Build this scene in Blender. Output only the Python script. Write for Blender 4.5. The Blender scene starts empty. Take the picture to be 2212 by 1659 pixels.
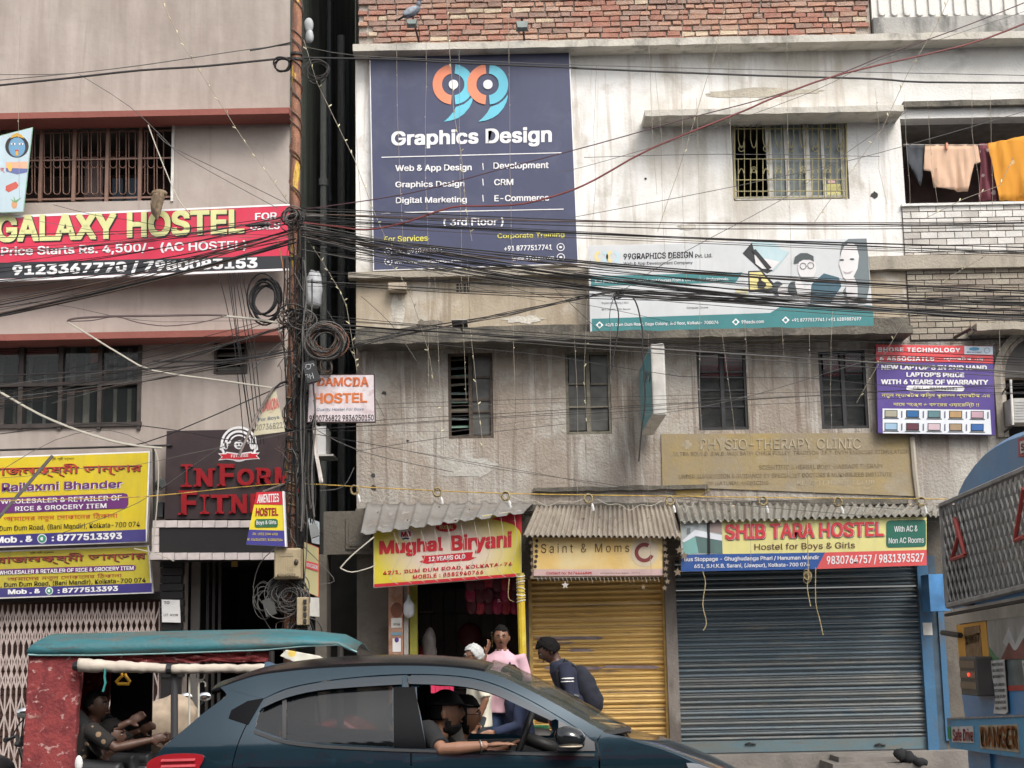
import bpy, bmesh, math, random
from mathutils import Vector, Matrix, noise as mnoise
SC = bpy.context.scene
COL = SC.collection
rnd = random.Random(7)
PI = math.pi
# ---------------------------------------------------------------- camera
CAMZ = 1.6
FPX = 3340.0
PITCH = math.atan(570.5/FPX)
ROLL = 0.020
fwd = Vector((0, math.cos(PITCH), math.sin(PITCH)))
r0 = Vector((1, 0, 0)); u0_ = Vector((0, -math.sin(PITCH), math.cos(PITCH)))
right = r0*math.cos(ROLL) - u0_*math.sin(ROLL)
upv = u0_*math.cos(ROLL) + r0*math.sin(ROLL)
cd = bpy.data.cameras.new('camera'); cam = bpy.data.objects.new('camera', cd); COL.objects.link(cam)
cd.sensor_width = 36; cd.lens = FPX/2212*36; cd.clip_start = 0.1; cd.clip_end = 900
m = Matrix((right, upv, -fwd)).transposed().to_4x4(); m.translation = Vector((0, 0, CAMZ)); cam.matrix_world = m
SC.camera = cam
# ---------------------------------------------------------------- light
w = bpy.data.worlds.new('World'); SC.world = w; w.use_nodes = True
nt = w.node_tree; bg = nt.nodes['Background']
sky = nt.nodes.new('ShaderNodeTexSky'); sky.sky_type = 'NISHITA'; sky.sun_disc = False
SUN_EL, SUN_AZ = math.radians(48), math.radians(152)   # azimuth from +Y clockwise
sky.sun_elevation = SUN_EL; sky.sun_rotation = SUN_AZ; sky.dust_density = 4.0; sky.air_density = 1.0; sky.ozone_density = 1.0
hsv = nt.nodes.new('ShaderNodeHueSaturation'); hsv.inputs['Saturation'].default_value = 0.2
nt.links.new(sky.outputs[0], hsv.inputs['Color']); nt.links.new(hsv.outputs[0], bg.inputs[0]); bg.inputs[1].default_value = 0.15
sd = bpy.data.lights.new('sun', 'SUN'); sd.energy = 1.5; sd.angle = math.radians(24); sd.color = (1, 0.93, 0.84)
so = bpy.data.objects.new('sun', sd); COL.objects.link(so)
sdir = Vector((math.sin(SUN_AZ)*math.cos(SUN_EL), math.cos(SUN_AZ)*math.cos(SUN_EL), math.sin(SUN_EL)))
so.rotation_euler = sdir.to_track_quat('Z', 'Y').to_euler()
vs = SC.view_settings; vs.view_transform = 'Standard'; vs.look = 'None'; vs.gamma = 1; vs.exposure = 0.60
try: vs.use_curve_mapping = False
except Exception: pass

# ---------------------------------------------------------------- pixel -> place
def ray(u, v): return fwd*FPX + right*(u-1106) - upv*(v-829.5)
def P(u, v, Y):
    d = ray(u, v); return Vector((0, 0, CAMZ)) + d*(Y/d.y)
def PX(u, v, X):
    d = ray(u, v); return Vector((0, 0, CAMZ)) + d*(X/d.x)
def W(a, b, c, d, Y):      # px rectangle (left, top, right, bottom) -> upright world rectangle
    um, vm = (a+c)/2, (b+d)/2
    return P(a, vm, Y).x, P(c, vm, Y).x, P(um, d, Y).z, P(um, b, Y).z    # x0,x1,z0,z1
def cv(s, u, v): return lambda x, y: (u+x*s, v+y*s)
Z1 = cv(.31, 0, 0); Z2 = cv(.31, 603.5, 0); Z3 = cv(.4296, 1261.8, 0); Z4 = cv(.3306, 0, 411.5); Z5 = cv(.3306, 576, 411.5)
Z6 = cv(.442, 1234.4, 411.5); G1 = cv(.31, 0, 905.2); G2 = cv(.3141, 576, 932.6); G3 = cv(.504, 1097.2, 1042.4)
G4 = cv(.3472, 0, 1344); G5 = cv(.4712, 548.6, 1371.5); G6 = cv(.4546, 1920, 905.2); G7 = cv(.2063, 960, 1316.6)
G8 = cv(.2976, 1371.5, 905.2); H1 = cv(.2852, 0, 438.9); H2 = cv(.2481, 603.5, 548.6); H3 = cv(.3472, 521.2, 905.2)
H4 = cv(.2976, 1261.8, 493.7); H5 = cv(.3306, 1854.3, 0); H6 = cv(.2645, 1865.3, 548.6); H7 = cv(.1653, 0, 713.2); H8 = cv(.2976, 1399, 1069.8)
D1 = cv(1, 0, 0)
FY = 18.4     # main facade plane

# ---------------------------------------------------------------- materials
MC = {}
def nodemat(name):
    m = bpy.data.materials.new(name); m.use_nodes = True
    return m, m.node_tree.nodes, m.node_tree.links, m.node_tree.nodes['Principled BSDF']
def M(name, col, rough=0.6, metal=0.0, var=0.12, scale=6.0, bump=0.0, bscale=40.0, coat=0, spec=None, alpha=None, emit=None, trans=0):
    if name in MC: return MC[name]
    m, n, l, b = nodemat(name)
    b.inputs['Roughness'].default_value = rough; b.inputs['Metallic'].default_value = metal
    if spec is not None: b.inputs['Specular IOR Level'].default_value = spec
    if coat: b.inputs['Coat Weight'].default_value = coat; b.inputs['Coat Roughness'].default_value = 0.04
    if trans: b.inputs['Transmission Weight'].default_value = trans
    if alpha is not None: b.inputs['Alpha'].default_value = alpha
    if emit: b.inputs['Emission Color'].default_value = (*emit[:3], 1); b.inputs['Emission Strength'].default_value = emit[3]
    g = n.new('ShaderNodeNewGeometry')
    if var > 0:
        t = n.new('ShaderNodeTexNoise'); t.inputs['Scale'].default_value = scale; t.inputs['Detail'].default_value = 5
        l.new(g.outputs['Position'], t.inputs['Vector'])
        r = n.new('ShaderNodeValToRGB'); r.color_ramp.elements[0].position = .3; r.color_ramp.elements[1].position = .7
        lo = [max(0, c*(1-var)) for c in col]; hi = [min(1, c*(1+var)) for c in col]
        r.color_ramp.elements[0].color = (*lo, 1); r.color_ramp.elements[1].color = (*hi, 1)
        l.new(t.outputs[0], r.inputs[0]); l.new(r.outputs[0], b.inputs['Base Color'])
    else: b.inputs['Base Color'].default_value = (*col, 1)
    if bump > 0:
        t2 = n.new('ShaderNodeTexNoise'); t2.inputs['Scale'].default_value = bscale; t2.inputs['Detail'].default_value = 4
        l.new(g.outputs['Position'], t2.inputs['Vector'])
        bp = n.new('ShaderNodeBump'); bp.inputs['Strength'].default_value = bump; bp.inputs['Distance'].default_value = .02
        l.new(t2.outputs[0], bp.inputs['Height']); l.new(bp.outputs[0], b.inputs['Normal'])
    MC[name] = m; return m
def mixrgb(n, l, fac, a, b_, mode='MIX'):
    x = n.new('ShaderNodeMix'); x.data_type = 'RGBA'; x.blend_type = mode
    if isinstance(fac, (int, float)): x.inputs[0].default_value = fac
    else: l.new(fac, x.inputs[0])
    for s, i in ((a, 6), (b_, 7)):
        if isinstance(s, tuple): x.inputs[i].default_value = (*s[:3], 1)
        else: l.new(s, x.inputs[i])
    return x.outputs[2]
def noisef(n, l, pos, scale, detail=6, rough=.55, lo=.4, hi=.6, dist=0):
    mp = n.new('ShaderNodeMapping'); mp.inputs['Scale'].default_value = scale if isinstance(scale, tuple) else (scale,)*3
    l.new(pos, mp.inputs['Vector'])
    t = n.new('ShaderNodeTexNoise'); t.inputs['Scale'].default_value = 1; t.inputs['Detail'].default_value = detail
    t.inputs['Roughness'].default_value = rough; t.inputs['Distortion'].default_value = dist
    l.new(mp.outputs[0], t.inputs['Vector'])
    mr = n.new('ShaderNodeMapRange'); mr.inputs[1].default_value = lo; mr.inputs[2].default_value = hi
    l.new(t.outputs[0], mr.inputs[0]); return mr.outputs[0]
def mul(n, l, a, b_):
    x = n.new('ShaderNodeMath'); x.operation = 'MULTIPLY'
    for s, i in ((a, 0), (b_, 1)):
        if isinstance(s, (int, float)): x.inputs[i].default_value = s
        else: l.new(s, x.inputs[i])
    return x.outputs[0]
def zband(n, l, pos, z0, z1):     # 1 below z0 fading to 0 at z1
    s = n.new('ShaderNodeSeparateXYZ'); l.new(pos, s.inputs[0])
    mr = n.new('ShaderNodeMapRange'); mr.inputs[1].default_value = z0; mr.inputs[2].default_value = z1
    mr.inputs[3].default_value = 1; mr.inputs[4].default_value = 0
    l.new(s.outputs[2], mr.inputs[0]); return mr.outputs[0]
def plaster(name, base, layers, rough=.9, bump=.25, bscale=30, bands=()):
    """layers: (colour, mapping scale, lo, hi, strength); bands: (colour, z0, z1, strength, scale) dirt levels"""
    if name in MC: return MC[name]
    m, n, l, b = nodemat(name); g = n.new('ShaderNodeNewGeometry'); pos = g.outputs['Position']
    c = (*base, 1)[:3]
    fine = noisef(n, l, pos, 2.5, 8, .6, .3, .7)
    c = mixrgb(n, l, fine, tuple(x*.9 for x in base), tuple(min(1, x*1.08) for x in base))
    for col, sc_, lo, hi, st in layers:
        f = noisef(n, l, pos, sc_, 7, .62, lo, hi, .4)
        c = mixrgb(n, l, mul(n, l, f, st), c, col)
    for col, za, zb, st, sc_ in bands:
        f = noisef(n, l, pos, sc_, 6, .6, .35, .62)
        f2 = mul(n, l, f, zband(n, l, pos, min(za, zb), max(za, zb)) if za < zb else zband_inv(n, l, pos, zb, za))
        c = mixrgb(n, l, mul(n, l, f2, st), c, col)
    l.new(c, b.inputs['Base Color']); b.inputs['Roughness'].default_value = rough
    t2 = n.new('ShaderNodeTexNoise'); t2.inputs['Scale'].default_value = bscale; t2.inputs['Detail'].default_value = 8
    l.new(pos, t2.inputs['Vector'])
    bp = n.new('ShaderNodeBump'); bp.inputs['Strength'].default_value = bump; bp.inputs['Distance'].default_value = .03
    l.new(t2.outputs[0], bp.inputs['Height']); l.new(bp.outputs[0], b.inputs['Normal'])
    MC[name] = m; return m
def zband_inv(n, l, pos, z0, z1):   # 0 below z0 rising to 1 at z1
    s = n.new('ShaderNodeSeparateXYZ'); l.new(pos, s.inputs[0])
    mr = n.new('ShaderNodeMapRange'); mr.inputs[1].default_value = z0; mr.inputs[2].default_value = z1
    l.new(s.outputs[2], mr.inputs[0]); return mr.outputs[0]

# ---------------------------------------------------------------- objects
def tag(o, label=None, cat=None, group=None, kind=None):
    if label: o['label'] = label
    if cat: o['category'] = cat
    if group: o['group'] = group
    if kind: o['kind'] = kind
    return o
def thing(name, label, cat, loc=(0, 0, 0), group=None):
    o = bpy.data.objects.new(name, None); o.empty_display_size = .1; COL.objects.link(o); o.location = loc
    return tag(o, label, cat, group)
def wloc(o):
    v = Vector((0, 0, 0))
    while o is not None: v = v + o.location; o = o.parent
    return v
def link(name, me, mat, parent=None, loc=None):
    o = bpy.data.objects.new(name, me); COL.objects.link(o)
    if mat is not None and len(me.materials) == 0: me.materials.append(mat)
    if parent is not None: o.parent = parent
    if loc is not None: o.location = loc
    return o
class MB:
    def __init__(s): s.v = []; s.f = []; s.mi = []; s.cur = 0
    def quad(s, a, b, c, d): i = len(s.v); s.v += [a, b, c, d]; s.f.append((i, i+1, i+2, i+3)); s.mi.append(s.cur); return s
    def poly(s, pts): i = len(s.v); s.v += list(pts); s.f.append(tuple(range(i, i+len(pts)))); s.mi.append(s.cur); return s
    def faces(s, vs_, fs): i = len(s.v); s.v += list(vs_); s.f += [tuple(i+k for k in f) for f in fs]; s.mi += [s.cur]*len(fs); return s
    def box(s, x0, x1, y0, y1, z0, z1):
        return s.faces([(x0, y0, z0), (x1, y0, z0), (x1, y1, z0), (x0, y1, z0), (x0, y0, z1), (x1, y0, z1), (x1, y1, z1), (x0, y1, z1)],
                       [(0, 3, 2, 1), (4, 5, 6, 7), (0, 1, 5, 4), (1, 2, 6, 5), (2, 3, 7, 6), (3, 0, 4, 7)])
    def pbox(s, a, b, c, d, Y, dep):       # px rectangle, front at Y, goes back dep
        x0, x1, z0, z1 = W(a, b, c, d, Y); return s.box(x0, x1, Y, Y+dep, z0, z1)
    def prism(s, pts, dep):                # front polygon points (world), extruded towards +Y
        n_ = len(pts); back = [Vector(p)+Vector((0, dep, 0)) for p in pts]
        fs = [tuple(range(n_)), tuple(range(2*n_-1, n_-1, -1))] + [(i, i+n_, (i+1) % n_+n_, (i+1) % n_) for i in range(n_)]
        return s.faces(list(pts)+back, fs)
    def tube(s, pts, r, n_=6, caps=True):
        pts = [Vector(p) for p in pts]; rs = r if isinstance(r, (list, tuple)) else [r]*len(pts)
        rings = []; prev = None
        for i, p in enumerate(pts):
            d = (pts[min(i+1, len(pts)-1)] - pts[max(i-1, 0)])
            if d.length < 1e-9: d = Vector((0, 0, 1))
            d.normalize()
            if prev is None:
                a = Vector((0, 1, 0)) if abs(d.y) < .9 else Vector((1, 0, 0))
            else: a = prev
            x = (a - d*a.dot(d)); x = x.normalized() if x.length > 1e-6 else d.orthogonal().normalized()
            prev = x; y = d.cross(x)
            rings.append([p + (x*math.cos(2*PI*k/n_)+y*math.sin(2*PI*k/n_))*rs[i] for k in range(n_)])
        vs_ = [q for rg in rings for q in rg]
        fs = [(i*n_+k, i*n_+(k+1) % n_, (i+1)*n_+(k+1) % n_, (i+1)*n_+k) for i in range(len(pts)-1) for k in range(n_)]
        if caps: fs += [tuple(range(n_))[::-1], tuple(range((len(pts)-1)*n_, len(pts)*n_))]
        return s.faces(vs_, fs)
    def ell(s, c, rx, ry, rz, seg=12, rg=8, rot=None):
        c = Vector(c); vs_ = []; fs = []
        for i in range(rg+1):
            t = PI*i/rg
            for k in range(seg):
                a = 2*PI*k/seg; q = Vector((rx*math.sin(t)*math.cos(a), ry*math.sin(t)*math.sin(a), rz*math.cos(t)))
                if rot is not None: q = rot @ q
                vs_.append(c+q)
        for i in range(rg):
            for k in range(seg): fs.append((i*seg+k, (i+1)*seg+k, (i+1)*seg+(k+1) % seg, i*seg+(k+1) % seg))
        return s.faces(vs_, fs)
    def mesh(s, name, off=Vector((0, 0, 0))):
        me = bpy.data.meshes.new(name); me.from_pydata([tuple(Vector(p)-off) for p in s.v], [], s.f); return me
    def build(s, name, mat, parent=None, smooth=False, solid=0, label=None, bevel=0):
        me = s.mesh(name, wloc(parent) if parent is not None else Vector((0, 0, 0)))
        mats = mat if isinstance(mat, (list, tuple)) else [mat]
        for m_ in mats: me.materials.append(m_)
        if len(mats) > 1: me.polygons.foreach_set('material_index', s.mi)
        bm = bmesh.new(); bm.from_mesh(me)
        if smooth: bmesh.ops.remove_doubles(bm, verts=bm.verts, dist=1e-5)
        bmesh.ops.recalc_face_normals(bm, faces=bm.faces)
        if bevel: bmesh.ops.bevel(bm, geom=bm.edges[:], offset=bevel, segments=2, affect='EDGES', profile=.5)
        bm.to_mesh(me); bm.free()
        if smooth: me.polygons.foreach_set('use_smooth', [True]*len(me.polygons))
        o = link(name, me, None, parent)
        if label: o['label'] = label
        return o
def single(name, mb, mat, label, cat, group=None, kind=None, smooth=False, bevel=0):
    o = mb.build(name, mat, None, smooth, bevel=bevel)
    # put the origin at the base of the thing
    vs_ = [v.co for v in o.data.vertices]
    c = Vector(((min(v.x for v in vs_)+max(v.x for v in vs_))/2, (min(v.y for v in vs_)+max(v.y for v in vs_))/2, min(v.z for v in vs_)))
    o.data.transform(Matrix.Translation(-c)); o.location = c
    return tag(o, label, cat, group, kind)

# flat prints -----------------------------------------------------------------
def plane(Y): return lambda u, v: P(u, v, Y)
def planeX(X): return lambda u, v: PX(u, v, X)
def toward(p, d):        # d metres towards the camera side
    return p
TEXTC = {}
try:
    import os
    FONT = bpy.data.fonts.load(os.path.join(bpy.utils.system_resource('DATAFILES', path='fonts'), 'Inter.woff2'))
except Exception: FONT = None
def textmesh(s, off=0.0, sp=1.0, shear=0.0):
    k = (s, 0, sp, shear)
    if k in TEXTC: return TEXTC[k]
    c = bpy.data.curves.new('lettering', 'FONT'); c.body = s; c.size = 1
    if FONT is not None and ord(max(s)) < 256: c.font = FONT
    c.resolution_u = 3; c.space_character = sp; c.shear = shear
    o = bpy.data.objects.new('lettering', c); COL.objects.link(o)
    dg = bpy.context.evaluated_depsgraph_get(); me = bpy.data.meshes.new_from_object(o.evaluated_get(dg))
    vs_ = [v.co.copy() for v in me.vertices]; fs = [tuple(p.vertices) for p in me.polygons]
    bpy.data.objects.remove(o); bpy.data.curves.remove(c); bpy.data.meshes.remove(me)
    if not vs_: TEXTC[k] = ([], [], 1, 1); return TEXTC[k]
    x0 = min(v.x for v in vs_); x1 = max(v.x for v in vs_); y0 = min(v.y for v in vs_); y1 = max(v.y for v in vs_)
    TEXTC[k] = ([((v.x-x0)/(x1-x0), (v.y-y0)/(y1-y0)) for v in vs_], fs, x1-x0, y1-y0); return TEXTC[k]
def quadmap(q, s, t):     # q = TL TR BR BL, s 0..1 right, t 0..1 up
    (ax, ay), (bx, by), (cx, cy), (dx, dy) = q
    tx, ty = ax+(bx-ax)*s, ay+(by-ay)*s; lx, ly = dx+(cx-dx)*s, dy+(cy-dy)*s
    return lx+(tx-lx)*t, ly+(ty-ly)*t
def Q(c, x0, yl0, yl1, x1, yr0, yr1):   # zoom coords: left x, left top, left bottom, right x, right top, right bottom
    return [c(x0, yl0), c(x1, yr0), c(x1, yr1), c(x0, yl1)]
def text(parent, s, q, pl, mat, off=0.0, sp=1.0, shear=0.0, name='lettering', shadow=None, thick=0):
    vs_, fs, tw, th = textmesh(s, 0, sp, shear)
    if not vs_: return None
    mb = MB(); a, b = off*.62/tw, off*.42/th
    offs = [(0, 0)] if off < .009 else ([(-a, 0), (a, 0)] if off < .02 else [(-a, -b), (a, -b), (-a, b), (a, b), (0, 0)])
    for ci, (ox, oy) in enumerate(offs):
        w_ = [pl(*quadmap(q, x*(1-2*abs(offs[0][0]))+ox+abs(offs[0][0]), y*(1-2*abs(offs[0][1]))+oy+abs(offs[0][1]))) for x, y in vs_]
        w_ = [Vector(p)+Vector((0, -.0004*ci, 0)) for p in w_]
        if thick:
            mb.faces(w_, fs)
            back = [p+Vector((0, thick, 0)) for p in w_]
            ec = {}
            for f in fs:
                for i in range(len(f)):
                    c, d = f[i], f[(i+1) % len(f)]; ec.setdefault((min(c, d), max(c, d)), []).append((c, d))
            for es in ec.values():
                if len(es) == 1: c, d = es[0]; mb.quad(w_[c], w_[d], back[d], back[c])
        else: mb.faces(w_, fs)
    return mb.build(name, mat, parent)
def shape(parent, name, pts, pl, mat):
    mb = MB(); mb.poly([pl(*p) for p in pts]); return mb.build(name, mat, parent)
def circ(c, x, y, rx, ry=None, n_=28, a0=0, a1=360):
    ry = rx if ry is None else ry
    full = abs(a1-a0) >= 360
    k = n_ if full else n_+1
    return [c(x+rx*math.cos(math.radians(a0+(a1-a0)*i/n_)), y+ry*math.sin(math.radians(a0+(a1-a0)*i/n_))) for i in range(k)]
def ringseg(c, x, y, r1, r2, a0, a1, n_=24):
    return circ(c, x, y, r2, None, n_, a0, a1 if abs(a1-a0) < 360 else a1-.01) + circ(c, x, y, r1, None, n_, a0, a1 if abs(a1-a0) < 360 else a1-.01)[::-1]
def rrect(q, r=.18, asp=3):
    pts = []
    for cx, cy, a in ((1-r/asp, 1-r, 0), (r/asp, 1-r, 90), (r/asp, r, 180), (1-r/asp, r, 270)):
        for k in range(6):
            t = math.radians(a+k*18); pts.append(quadmap(q, cx+r/asp*math.cos(t), cy+r*math.sin(t)))
    return pts
def board(name, label, q, Y, dep, face, edge, border=None, bm_=None, cat='sign', group=None):
    """signboard thing: q px quad TL TR BR BL at depth Y"""
    w_ = [P(*p, Y) for p in q]
    base = (w_[2]+w_[3])/2; t = thing(name, label, cat, base, group)
    MB().prism(w_, dep).build('frame', edge, t)
    b = border or 0
    if b:
        cxy = (sum(p[0] for p in q)/4, sum(p[1] for p in q)/4)
        fq = [(p[0]+(b if p[0] < cxy[0] else -b), p[1]+(b if p[1] < cxy[1] else -b)) for p in q]
    else: fq = q
    shape(t, 'panel', fq, plane(Y-.003), face)
    return t
def wallholes(mb, x0, x1, z0, z1, Y, th, holes):
    xs = sorted(set([x0, x1]+[h[0] for h in holes]+[h[1] for h in holes])); zs = sorted(set([z0, z1]+[h[2] for h in holes]+[h[3] for h in holes]))
    xs = [x for x in xs if x0 <= x <= x1]; zs = [z for z in zs if z0 <= z <= z1]
    for i in range(len(xs)-1):
        for j in range(len(zs)-1):
            cx, cz = (xs[i]+xs[i+1])/2, (zs[j]+zs[j+1])/2
            if any(h[0] < cx < h[1] and h[2] < cz < h[3] for h in holes): continue
            mb.quad((xs[i], Y, zs[j]), (xs[i+1], Y, zs[j]), (xs[i+1], Y, zs[j+1]), (xs[i], Y, zs[j+1]))
    for a, b, c, d in holes:
        a, b, c, d = max(a, x0), min(b, x1), max(c, z0), min(d, z1)
        mb.quad((a, Y, c), (a, Y+th, c), (a, Y+th, d), (a, Y, d)); mb.quad((b, Y, c), (b, Y, d), (b, Y+th, d), (b, Y+th, c))
        mb.quad((a, Y, d), (b, Y, d), (b, Y+th, d), (a, Y+th, d)); mb.quad((a, Y, c), (a, Y+th, c), (b, Y+th, c), (b, Y, c))
def room(parent, hole, Y, dep, mat, back=None):
    a, b, c, d = hole; e = .05; Y2 = Y+dep; mb = MB()
    a -= e; b += e; c -= e; d += e
    mb.quad((a, Y, c), (a, Y2, c), (a, Y2, d), (a, Y, d)); mb.quad((b, Y, c), (b, Y, d), (b, Y2, d), (b, Y2, c))
    mb.quad((a, Y, d), (b, Y, d), (b, Y2, d), (a, Y2, d)); mb.quad((a, Y, c), (a, Y2, c), (b, Y2, c), (b, Y, c))
    mb.build('room', mat, parent)
    MB().quad((a, Y2, c), (b, Y2, c), (b, Y2, d), (a, Y2, d)).build('back_wall', back or mat, parent)
def evalmesh(o):
    dg = bpy.context.evaluated_depsgraph_get(); me = bpy.data.meshes.new_from_object(o.evaluated_get(dg))
    vs_ = [v.co.copy() for v in me.vertices]; fs = [tuple(p.vertices) for p in me.polygons]
    bpy.data.meshes.remove(me); return vs_, fs
def subd(vs_, fs, lv=2):
    me = bpy.data.meshes.new('t'); me.from_pydata([tuple(v) for v in vs_], [], fs)
    o = bpy.data.objects.new('t', me); COL.objects.link(o)
    md = o.modifiers.new('s', 'SUBSURF'); md.levels = lv
    r = evalmesh(o); bpy.data.objects.remove(o); bpy.data.meshes.remove(me); return r
def skin(verts, edges, radii, root=0, lv=1):
    me = bpy.data.meshes.new('t'); me.from_pydata([tuple(v) for v in verts], edges, [])
    o = bpy.data.objects.new('t', me); COL.objects.link(o)
    o.modifiers.new('k', 'SKIN')
    for i, sv in enumerate(me.skin_vertices[0].data):
        r_ = radii[i]; sv.radius = r_ if isinstance(r_, (tuple, list)) else (r_, r_); sv.use_root = (i == root)
    md = o.modifiers.new('s', 'SUBSURF'); md.levels = lv+1
    r = evalmesh(o); bpy.data.objects.remove(o); bpy.data.meshes.remove(me); return r
# ================================================================ materials
mauve = plaster('mauve_plaster', (.385, .33, .295), [((.27, .215, .185), (1.6, 1.6, .35), .5, .68, .6), ((.46, .40, .36), .6, .45, .62, .6), ((.30, .25, .22), (8, 8, .5), .58, .68, .5)], bump=.2, bscale=9, bands=[((.24, .20, .17), 8.6, 8.1, .5, (5, 5, .6)), ((.24, .20, .17), 5.0, 5.5, .4, (5, 5, .6))])
redledge = plaster('red_oxide_paint', (.26, .088, .07), [((.20, .06, .05), 3, .5, .7, .5)], bump=.15)
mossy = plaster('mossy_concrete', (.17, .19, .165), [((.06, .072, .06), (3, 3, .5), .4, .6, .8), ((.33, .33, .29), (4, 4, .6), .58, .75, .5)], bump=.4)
whitewash = plaster('whitewash_plaster', (.60, .575, .53), [((.78, .77, .75), .75, .42, .56, .9), ((.40, .37, .31), (2.2, 2.2, .4), .52, .66, .6), ((.36, .32, .26), 1.5, .57, .68, .6), ((.44, .38, .32), (9, 9, .6), .54, .64, .5), ((.74, .73, .71), (5, 5, .8), .56, .66, .5)],
                    bump=.2, bands=[((.33, .29, .225), 5.25, 6.8, .85, (1.6, 1.6, .6)), ((.36, .335, .29), 9.3, 8.6, .6, (6, 6, .7))])
brownwall = plaster('brown_plaster', (.345, .295, .245), [((.46, .44, .40), 1.1, .46, .58, .75), ((.19, .15, .12), (1.5, 1.5, .6), .52, .64, .65), ((.50, .47, .43), (11, 11, .45), .56, .62, .6), ((.17, .125, .10), (14, 14, .5), .55, .61, .6), ((.26, .22, .18), 5, .52, .62, .5)],
                    bump=.6, bands=[((.50, .49, .455), 2.6, 4.1, .9, (1.3, 1.3, .8)), ((.20, .165, .14), 2.75, 3.7, .8, (16, 16, .55))])
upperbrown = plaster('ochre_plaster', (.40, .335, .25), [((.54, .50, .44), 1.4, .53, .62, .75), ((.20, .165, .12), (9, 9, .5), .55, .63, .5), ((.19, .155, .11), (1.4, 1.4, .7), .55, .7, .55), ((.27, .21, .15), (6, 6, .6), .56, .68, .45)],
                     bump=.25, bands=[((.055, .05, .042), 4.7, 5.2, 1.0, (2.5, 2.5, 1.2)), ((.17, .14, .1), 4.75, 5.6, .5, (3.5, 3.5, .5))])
ledgegrey = plaster('sooty_ledge_concrete', (.15, .135, .11), [((.06, .055, .048), (3, 3, 1), .42, .6, .8), ((.28, .26, .22), 4, .58, .7, .5)], bump=.5)
ledgepale = plaster('pale_ledge_plaster', (.50, .47, .41), [((.20, .19, .17), (5, 5, 2.2), .52, .66, .7), ((.66, .64, .60), 1.5, .5, .65, .6)], bump=.3)
ledgemid = plaster('stained_ledge_plaster', (.36, .32, .26), [((.20, .18, .15), (3, 3, 1.3), .5, .66, .7)], bump=.3)
mortar = plaster('mortar', (.42, .38, .33), [((.24, .2, .17), 6, .5, .65, .6)], bump=.5, bscale=50)
brickm = [plaster('brick_'+k, c, [((.34, .28, .23), 9, .54, .68, .6), (tuple(x*.6 for x in c), 14, .5, .7, .5)], bump=.5, bscale=60) for k, c in
          (('red', (.37, .18, .135)), ('orange', (.43, .25, .18)), ('dull', (.31, .20, .16)), ('pale', (.56, .45, .33)), ('pink', (.45, .30, .23)))]
darkroom = M('dark_room_shade', (.10, .092, .085), .9, var=.4, scale=2)  # shade of the rooms put into their colour, as daylight would leak in
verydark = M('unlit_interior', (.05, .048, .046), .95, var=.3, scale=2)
blacktile = plaster('black_granite', (.022, .021, .021), [((.06, .055, .05), 8, .6, .75, .4)], rough=.35, bump=.03)
whitetile = M('white_glazed_tile', (.62, .55, .53), .3, var=.12, scale=9)
dkframe = M('dark_brown_frame', (.045, .035, .03), .55, var=.3, scale=8)
rustm = plaster('rusty_iron', (.23, .10, .055), [((.10, .045, .03), (14, 14, 4), .45, .6, .8), ((.55, .36, .04), (9, 9, 2.2), .6, .66, .9), ((.42, .36, .32), (8, 8, 2), .62, .68, .8)], rough=.7, bump=.5, bscale=60)
irondark = M('sooty_iron', (.035, .032, .03), .6, .3, var=.3, scale=12)
grillebrown = M('brown_grille_paint', (.20, .115, .085), .55, var=.2)
grilleolive = M('olive_grille_paint', (.30, .26, .12), .5, var=.25)
glassm = M('window_glass', (.05, .06, .06), .04, var=0, spec=.9, alpha=.22)
frost = M('dusty_glass', (.17, .20, .20), .25, var=.35, scale=5)
white = M('white_paint', (.74, .73, .72), .5, var=.06)
black = M('black_print', (.015, .015, .017), .5, var=0)
offwhite = M('weathered_white', (.6, .58, .54), .6, var=.2)

# ================================================================ ground
road = plaster('asphalt', (.05, .049, .047), [((.035, .034, .033), 2, .45, .6, .6), ((.11, .10, .09), 30, .6, .7, .4)], bump=.5, bscale=90)
pave = plaster('pavement_concrete', (.22, .20, .18), [((.12, .11, .10), 2, .45, .65, .7)], bump=.3)
tag(MB().box(-300, 300, -300, 300, -.5, 0).build('road', road), kind='structure')
tag(MB().box(-40, 40, 14.25, 19.4, -.3, .13).build('pavement', pave), kind='structure')
for k in range(-12, 13):
    pass

# ================================================================ LEFT BUILDING
xr, _, _, _ = W(624, 300, 625, 900, FY)
LB = thing('hostel_building', 'mauve plastered building with red ledges left of the dark alley', 'building', (xr-3, FY, 0))
LX0 = -9.5
hU = W(-420, 262, 377, 440, FY); hL = W(-430, 737, 304, 928, FY); hV = W(464, 735, 532, 805, FY)
hG = (W(-300, 1290, 345, 1600, FY)[0], W(0, 1290, 345, 1600, FY)[1], .13, P(170, 1296, FY).z)
hD = (W(395, 1210, 640, 1600, FY)[0], xr-.02, .13, P(500, 1209, FY).z)
mb = MB(); wallholes(mb, LX0, xr, 0, 11.5, FY, .25, [hU, hL, hV, hG, hD]); mb.build('wall', mauve, LB)
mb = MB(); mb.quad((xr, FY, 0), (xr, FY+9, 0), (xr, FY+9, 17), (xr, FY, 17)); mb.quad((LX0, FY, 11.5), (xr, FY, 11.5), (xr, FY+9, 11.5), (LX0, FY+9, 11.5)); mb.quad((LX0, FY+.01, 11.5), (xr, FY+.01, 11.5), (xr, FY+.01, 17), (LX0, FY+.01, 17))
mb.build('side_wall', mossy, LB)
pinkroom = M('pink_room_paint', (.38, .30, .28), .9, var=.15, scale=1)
room(LB, hU, FY+.25, 2.2, darkroom, pinkroom); room(LB, hL, FY+.25, 1.6, darkroom); room(LB, hV, FY+.25, .8, verydark)
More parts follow.
